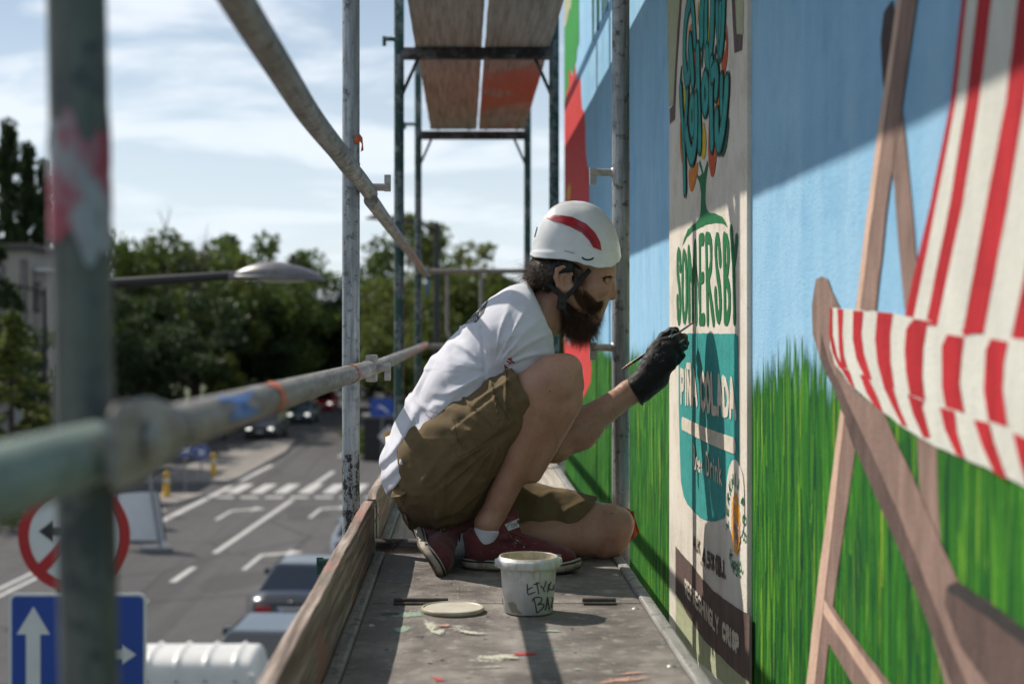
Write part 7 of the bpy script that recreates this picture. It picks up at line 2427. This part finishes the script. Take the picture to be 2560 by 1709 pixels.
# thinner beard rising over the cheek to the sideburn
nr = np.random.RandomState(21)
rt, dr = [], []
poly_u = [(620, 960), (680, 1000), (740, 1060), (800, 1120), (860, 1110)]
poly_l = [(540, 1010), (580, 1110), (640, 1190), (740, 1230), (830, 1180)]
for i in range(2600):
    u = nr.rand()*3.999; k = int(u); f = u-k; v = nr.rand()**.7
    a = np.array(poly_u[k])*(1-f)+np.array(poly_u[k+1])*f; b = np.array(poly_l[k])*(1-f)+np.array(poly_l[k+1])*f
    q = a*(1-v)+b*v
    c_ = cast(cH, q[0], q[1], bodyT, -.0005)
    if c_ is not None and c_.y < YH: rt.append(tuple(c_)); dr.append((.30+nr.normal()*.2, -.28+nr.normal()*.15, -.8+nr.normal()*.2))
o = strands('cheek_hairs', np.array(rt), np.array(dr), nr.uniform(.006, .015, len(rt)), .00036, M['beard_red'], beard, .12, (0, 0, -.3), 3, 31); o['kind'] = 'stuff'
hairf = U(.02, ell(pH(330, 800), (.060, .078, .046)), cap(pH(250, 850, YH-.03), pH(170, 930, YH-.01), .040, .030), cap(pH(330, 850, YH-.070), pH(280, 980, YH-.058), .014, .012), cap(pH(600, 830, YH-.068), pH(575, 960, YH-.068), .012, .009), cap(pH(470, 760, YH-.070), pH(560, 790, YH-.072), .014, .012))
hf = lambda P: hairf(P)+.005*vnoise(P*45)
hair, rV, rF = iso_obj('hair', hf, tuple(Vector(pH(20, 1060))-Vector((0, .11, 0))), tuple(Vector(pH(720, 700))+Vector((0, .11, 0))), .004, M['hair'], man)
p_, n_ = surf_samples(rV, rF, 5200, 6)
dirs = n_*.16+np.array((-.75, -.02, -.55))[None]+np.random.RandomState(5).normal(size=p_.shape)*.25
lens = np.random.RandomState(6).uniform(.006, .020, len(p_))
frontm = p_[:, 0] > pH(430, 0).x
lens[frontm] *= .4
M['hair_light'] = simple('light_brown_hair', (.16, .095, .055), (.07, .040, .024), 130, .42)
sel = np.random.RandomState(9).rand(len(p_)) < .6
o = strands('hair_strands', p_[sel], dirs[sel], lens[sel], .00045, M['hair'], hair, .22, (-.2, 0, -.4), 5, 7); o['kind'] = 'stuff'
o = strands('hair_strands', p_[~sel], dirs[~sel], lens[~sel], .00042, M['hair_light'], hair, .22, (-.2, 0, -.4), 5, 8); o['kind'] = 'stuff'
nr = np.random.RandomState(12)
roots = np.array([tuple(pH(200, 850, YH-.03))])+nr.normal(size=(420, 3))*np.array((.016, .025, .016))
o = strands('loose_wisps', roots, np.array((-.95, 0, -.12))+nr.normal(size=(420, 3))*.28, nr.uniform(.03, .085, 420), .00032, M['hair_light'], hair, .26, (-.1, 0, -.28), 7, 10); o['kind'] = 'stuff'
# eyebrow on the side we see, its twin mirrored
nr = np.random.RandomState(14)
rt = []
for i in range(260):
    t = nr.rand()
    c_ = cast(cH, 968-110*t+nr.normal()*4, 878-10*math.sin(t*2.6)+22*t*t+nr.normal()*6, bodyT, -.0003)
    if c_ is not None and c_.y < YH+.01: rt.append(tuple(c_))
rt = np.array(rt)
for k in (-1, 1):
    r2 = rt.copy()
    if k > 0: r2[:, 1] = 2*YH-r2[:, 1]
    o = strands('eyebrow', r2, np.array((-.75, k*.75, -.10))+nr.normal(size=r2.shape)*.2, nr.uniform(.006, .011, len(r2)), .00055, M['beard_hair'], man, .1, (0, 0, 0), 3, 15)
strokes_on('eyelid_shade_line', cH, [[(836,922),(862,917),(892,918)]], 4.5, bodyT, .0005, M['beard_core'], body, 4)  # upper lid's shade painted on as a dark line
strokes_on('skin_crease_shade', cH, [[(795,900),(822,917)], [(800,938),(828,930)], [(835,942),(865,946),(890,938)], [(850,1030),(838,1060),(830,1090)]], 2.2, bodyT, .0003, simple('skin_crease_shade', (.22, .105, .072), None, 60, .6), body, 4)  # shade of the wrinkles drawn as darker lines on the skin

# ------------------------------------------------------------------ paint brush
tip, tail = at(*cG(1302, 148), 3.722), at(*cG(85, 945), 3.742)
tip.x = min(tip.x, PX-.004)
br = thing('paint_brush', tuple(tip), 'thin dark paint brush with yellow bands held in the black glove', 'paint brush')
ax_ = (tip-tail).normalized(); Lb = (tip-tail).length
bp = lambda t: tail+ax_*(Lb*t)
M['brush_wood'] = simple('dark_brush_handle', (.045, .042, .036), (.02, .02, .018), 60, .4)
M['ferrule'] = simple('brush_ferrule', (.42, .43, .42), (.2, .21, .2), 80, .3, .8)
M['bristle'] = simple('brown_bristle', (.22, .11, .07), (.09, .05, .03), 200, .6)
MB().tube([bp(0), bp(.02), bp(.10), bp(.35), bp(.62), bp(.74)], [.0012, .0022, .0036, .0048, .0044, .0030], 12).build('handle', M['brush_wood'], br)
MB().tube([bp(.735), bp(.86), bp(.93)], [.0034, .0036, .0030], 12).build('ferrule', M['ferrule'], br)
MB().tube([bp(.925), bp(.96), bp(1)], [.0028, .0024, .0004], 10).build('bristles', M['bristle'], br)
for t in (.075, .105, .135):
    MB().tube([bp(t), bp(t+.014)], .0042, 12).build('band', M['sign_yellow'], br)

# ------------------------------------------------------------------ bucket and lid
bc = ground(1321, 1530, 0)
M['pail'] = None
def pail_mat():
    t = NT('white_plastic_pail')
    a = t.noise(t.mapped(30), 5, .6)
    col = t.ramp(a, [(.35, (.50, .52, .52)), (.65, (.60, .62, .61))])
    drip = t.noise(t.mapped((70, 70, 18), loc=(2, 1, 0)), 5, .6)
    sp = t.n('ShaderNodeSeparateXYZ'); t.l(t.pos(), sp.inputs[0])
    k = t.math('MULTIPLY', t.step(drip, .47, .56), t.step(sp.outputs[2], .060, .085))
    col = t.mix(t.math('MULTIPLY', k, .75), col, (.47, .42, .33))
    t.set(col=col, rough=.35, sss=.15, ssr=(.5, .5, .45), sscale=.01)
    return t.m
M['pail'] = pail_mat()
M['pail_in'] = simple('cream_paint_inside', (.55, .50, .36), (.36, .30, .20), 45, .5)
pl = thing('paint_bucket', tuple(bc), 'small white plastic paint bucket with black handwriting on the deck', 'bucket')
r0, r1, Hb = .0525, .0610, .116
mb = MB(); mb.lathe([(.001, .0015), (r0-.004, .0015), (r0, .005), (r0+(r1-r0)*.8, .094), (r1-.001, .100)], 64, tuple(bc)); wall_ = mb.build('wall', M['pail'], pl)
MB().lathe([(r1-.001, .0985), (r1+.0055, .0985), (r1+.0065, .101), (r1+.0065, .114), (r1+.004, .1165), (r1+.0015, .1165), (r1+.001, .121), (r1-.0015, .121), (r1-.002, .100)], 64, tuple(bc)).build('rim', M['pail'], pl)
MB().lathe([(r1-.0022, .1208), (r1-.0035, .09), (r0-.002, .03), (.0005, .028)], 64, tuple(bc)).build('inside', M['pail_in'], pl)
for an in (0.15, math.pi+.15):
    c = bc+Vector((math.cos(an)*(r1+.006), math.sin(an)*(r1+.006), .108))
    MB().tube([c-Vector((math.cos(an), math.sin(an), 0))*.004, c+Vector((math.cos(an), math.sin(an), 0))*.005], [.011, .008], 14).build('handle_boss', M['pail'], pl)
pailT = None
pv = []; pf = []
for i, z in enumerate(np.linspace(.005, .098, 12)):
    rz_ = r0+(r1-r0)*(z-.005)/.095*.98
    for k in range(96): pv.append((bc.x+rz_*math.cos(P2*k/96), bc.y+rz_*math.sin(P2*k/96), z))
for i in range(11):
    for k in range(96): pf.append((i*96+k, i*96+(k+1) % 96, (i+1)*96+(k+1) % 96, (i+1)*96+k))
pailT = BVHTree.FromPolygons(pv, pf)
cP = cv(1230, 1370, .127551)
M['marker'] = simple('black_marker', (.022, .012, .012), (.03, .014, .014), 80, .5)
strokes_on('handwriting', cP, [
    [(690,690),(692,800),(700,880),(720,908),(800,870),(850,850)], [(690,805),(740,785),(800,750)], [(810,705),(870,700),(935,665)], [(872,660),(895,780),(918,895)], [(945,720),(980,770),(1010,775),(1040,720),(1062,630)], [(1005,775),(1025,850)],
    [(1085,860),(1100,780),(1112,690)], [(1160,650),(1115,740),(1110,790),(1150,815),(1190,800)], [(1212,700),(1205,820)], [(1212,600),(1213,612)],
    [(790,1040),(800,990),(840,960),(940,950),(985,985),(960,1040),(890,1110)], [(815,970),(850,1100),(875,1260)], [(895,1105),(970,1080),(1020,1100),(1000,1160),(940,1220),(872,1262)], [(1035,1215),(1070,1080),(1085,925),(1100,1050),(1120,1200)], [(1045,1090),(1105,1080)], [(1155,950),(1205,975),(1180,1060),(1150,1165),(1200,1130)]],
    21, pailT, .0007, M['marker'], wall_, 4)
patch('paint_drip', cP, [(315,1060),(330,1130),(370,1220),(430,1320),(470,1350)], [(400,1050),(470,1100),(480,1180),(600,1280),(660,1335)], pailT, .0006, simple('grey_cream_drip', (.30, .28, .22), (.24, .22, .17), 90, .5), wall_, 14, 6)
# lid lying on the deck
lc = ground(1132, 1528, 0)
ld = thing('bucket_lid', tuple(lc), 'round cream-smeared bucket lid lying on the deck left of the bucket', 'lid')
MB().lathe([(.0605, .0005), (.0665, .001), (.0675, .006), (.0665, .0105), (.0635, .0112), (.0615, .0085)], 64, tuple(lc)).build('rim', simple('cream_lid_rim', (.52, .48, .36), (.36, .32, .22), 50, .45), ld)
MB().lathe([(.0610, .0088), (.05, .0086), (.02, .0092), (.0005, .0090)], 64, tuple(lc)).build('disc', simple('cream_lid', (.60, .56, .47), (.48, .44, .36), 30, .5, 0, .4, .002), ld)
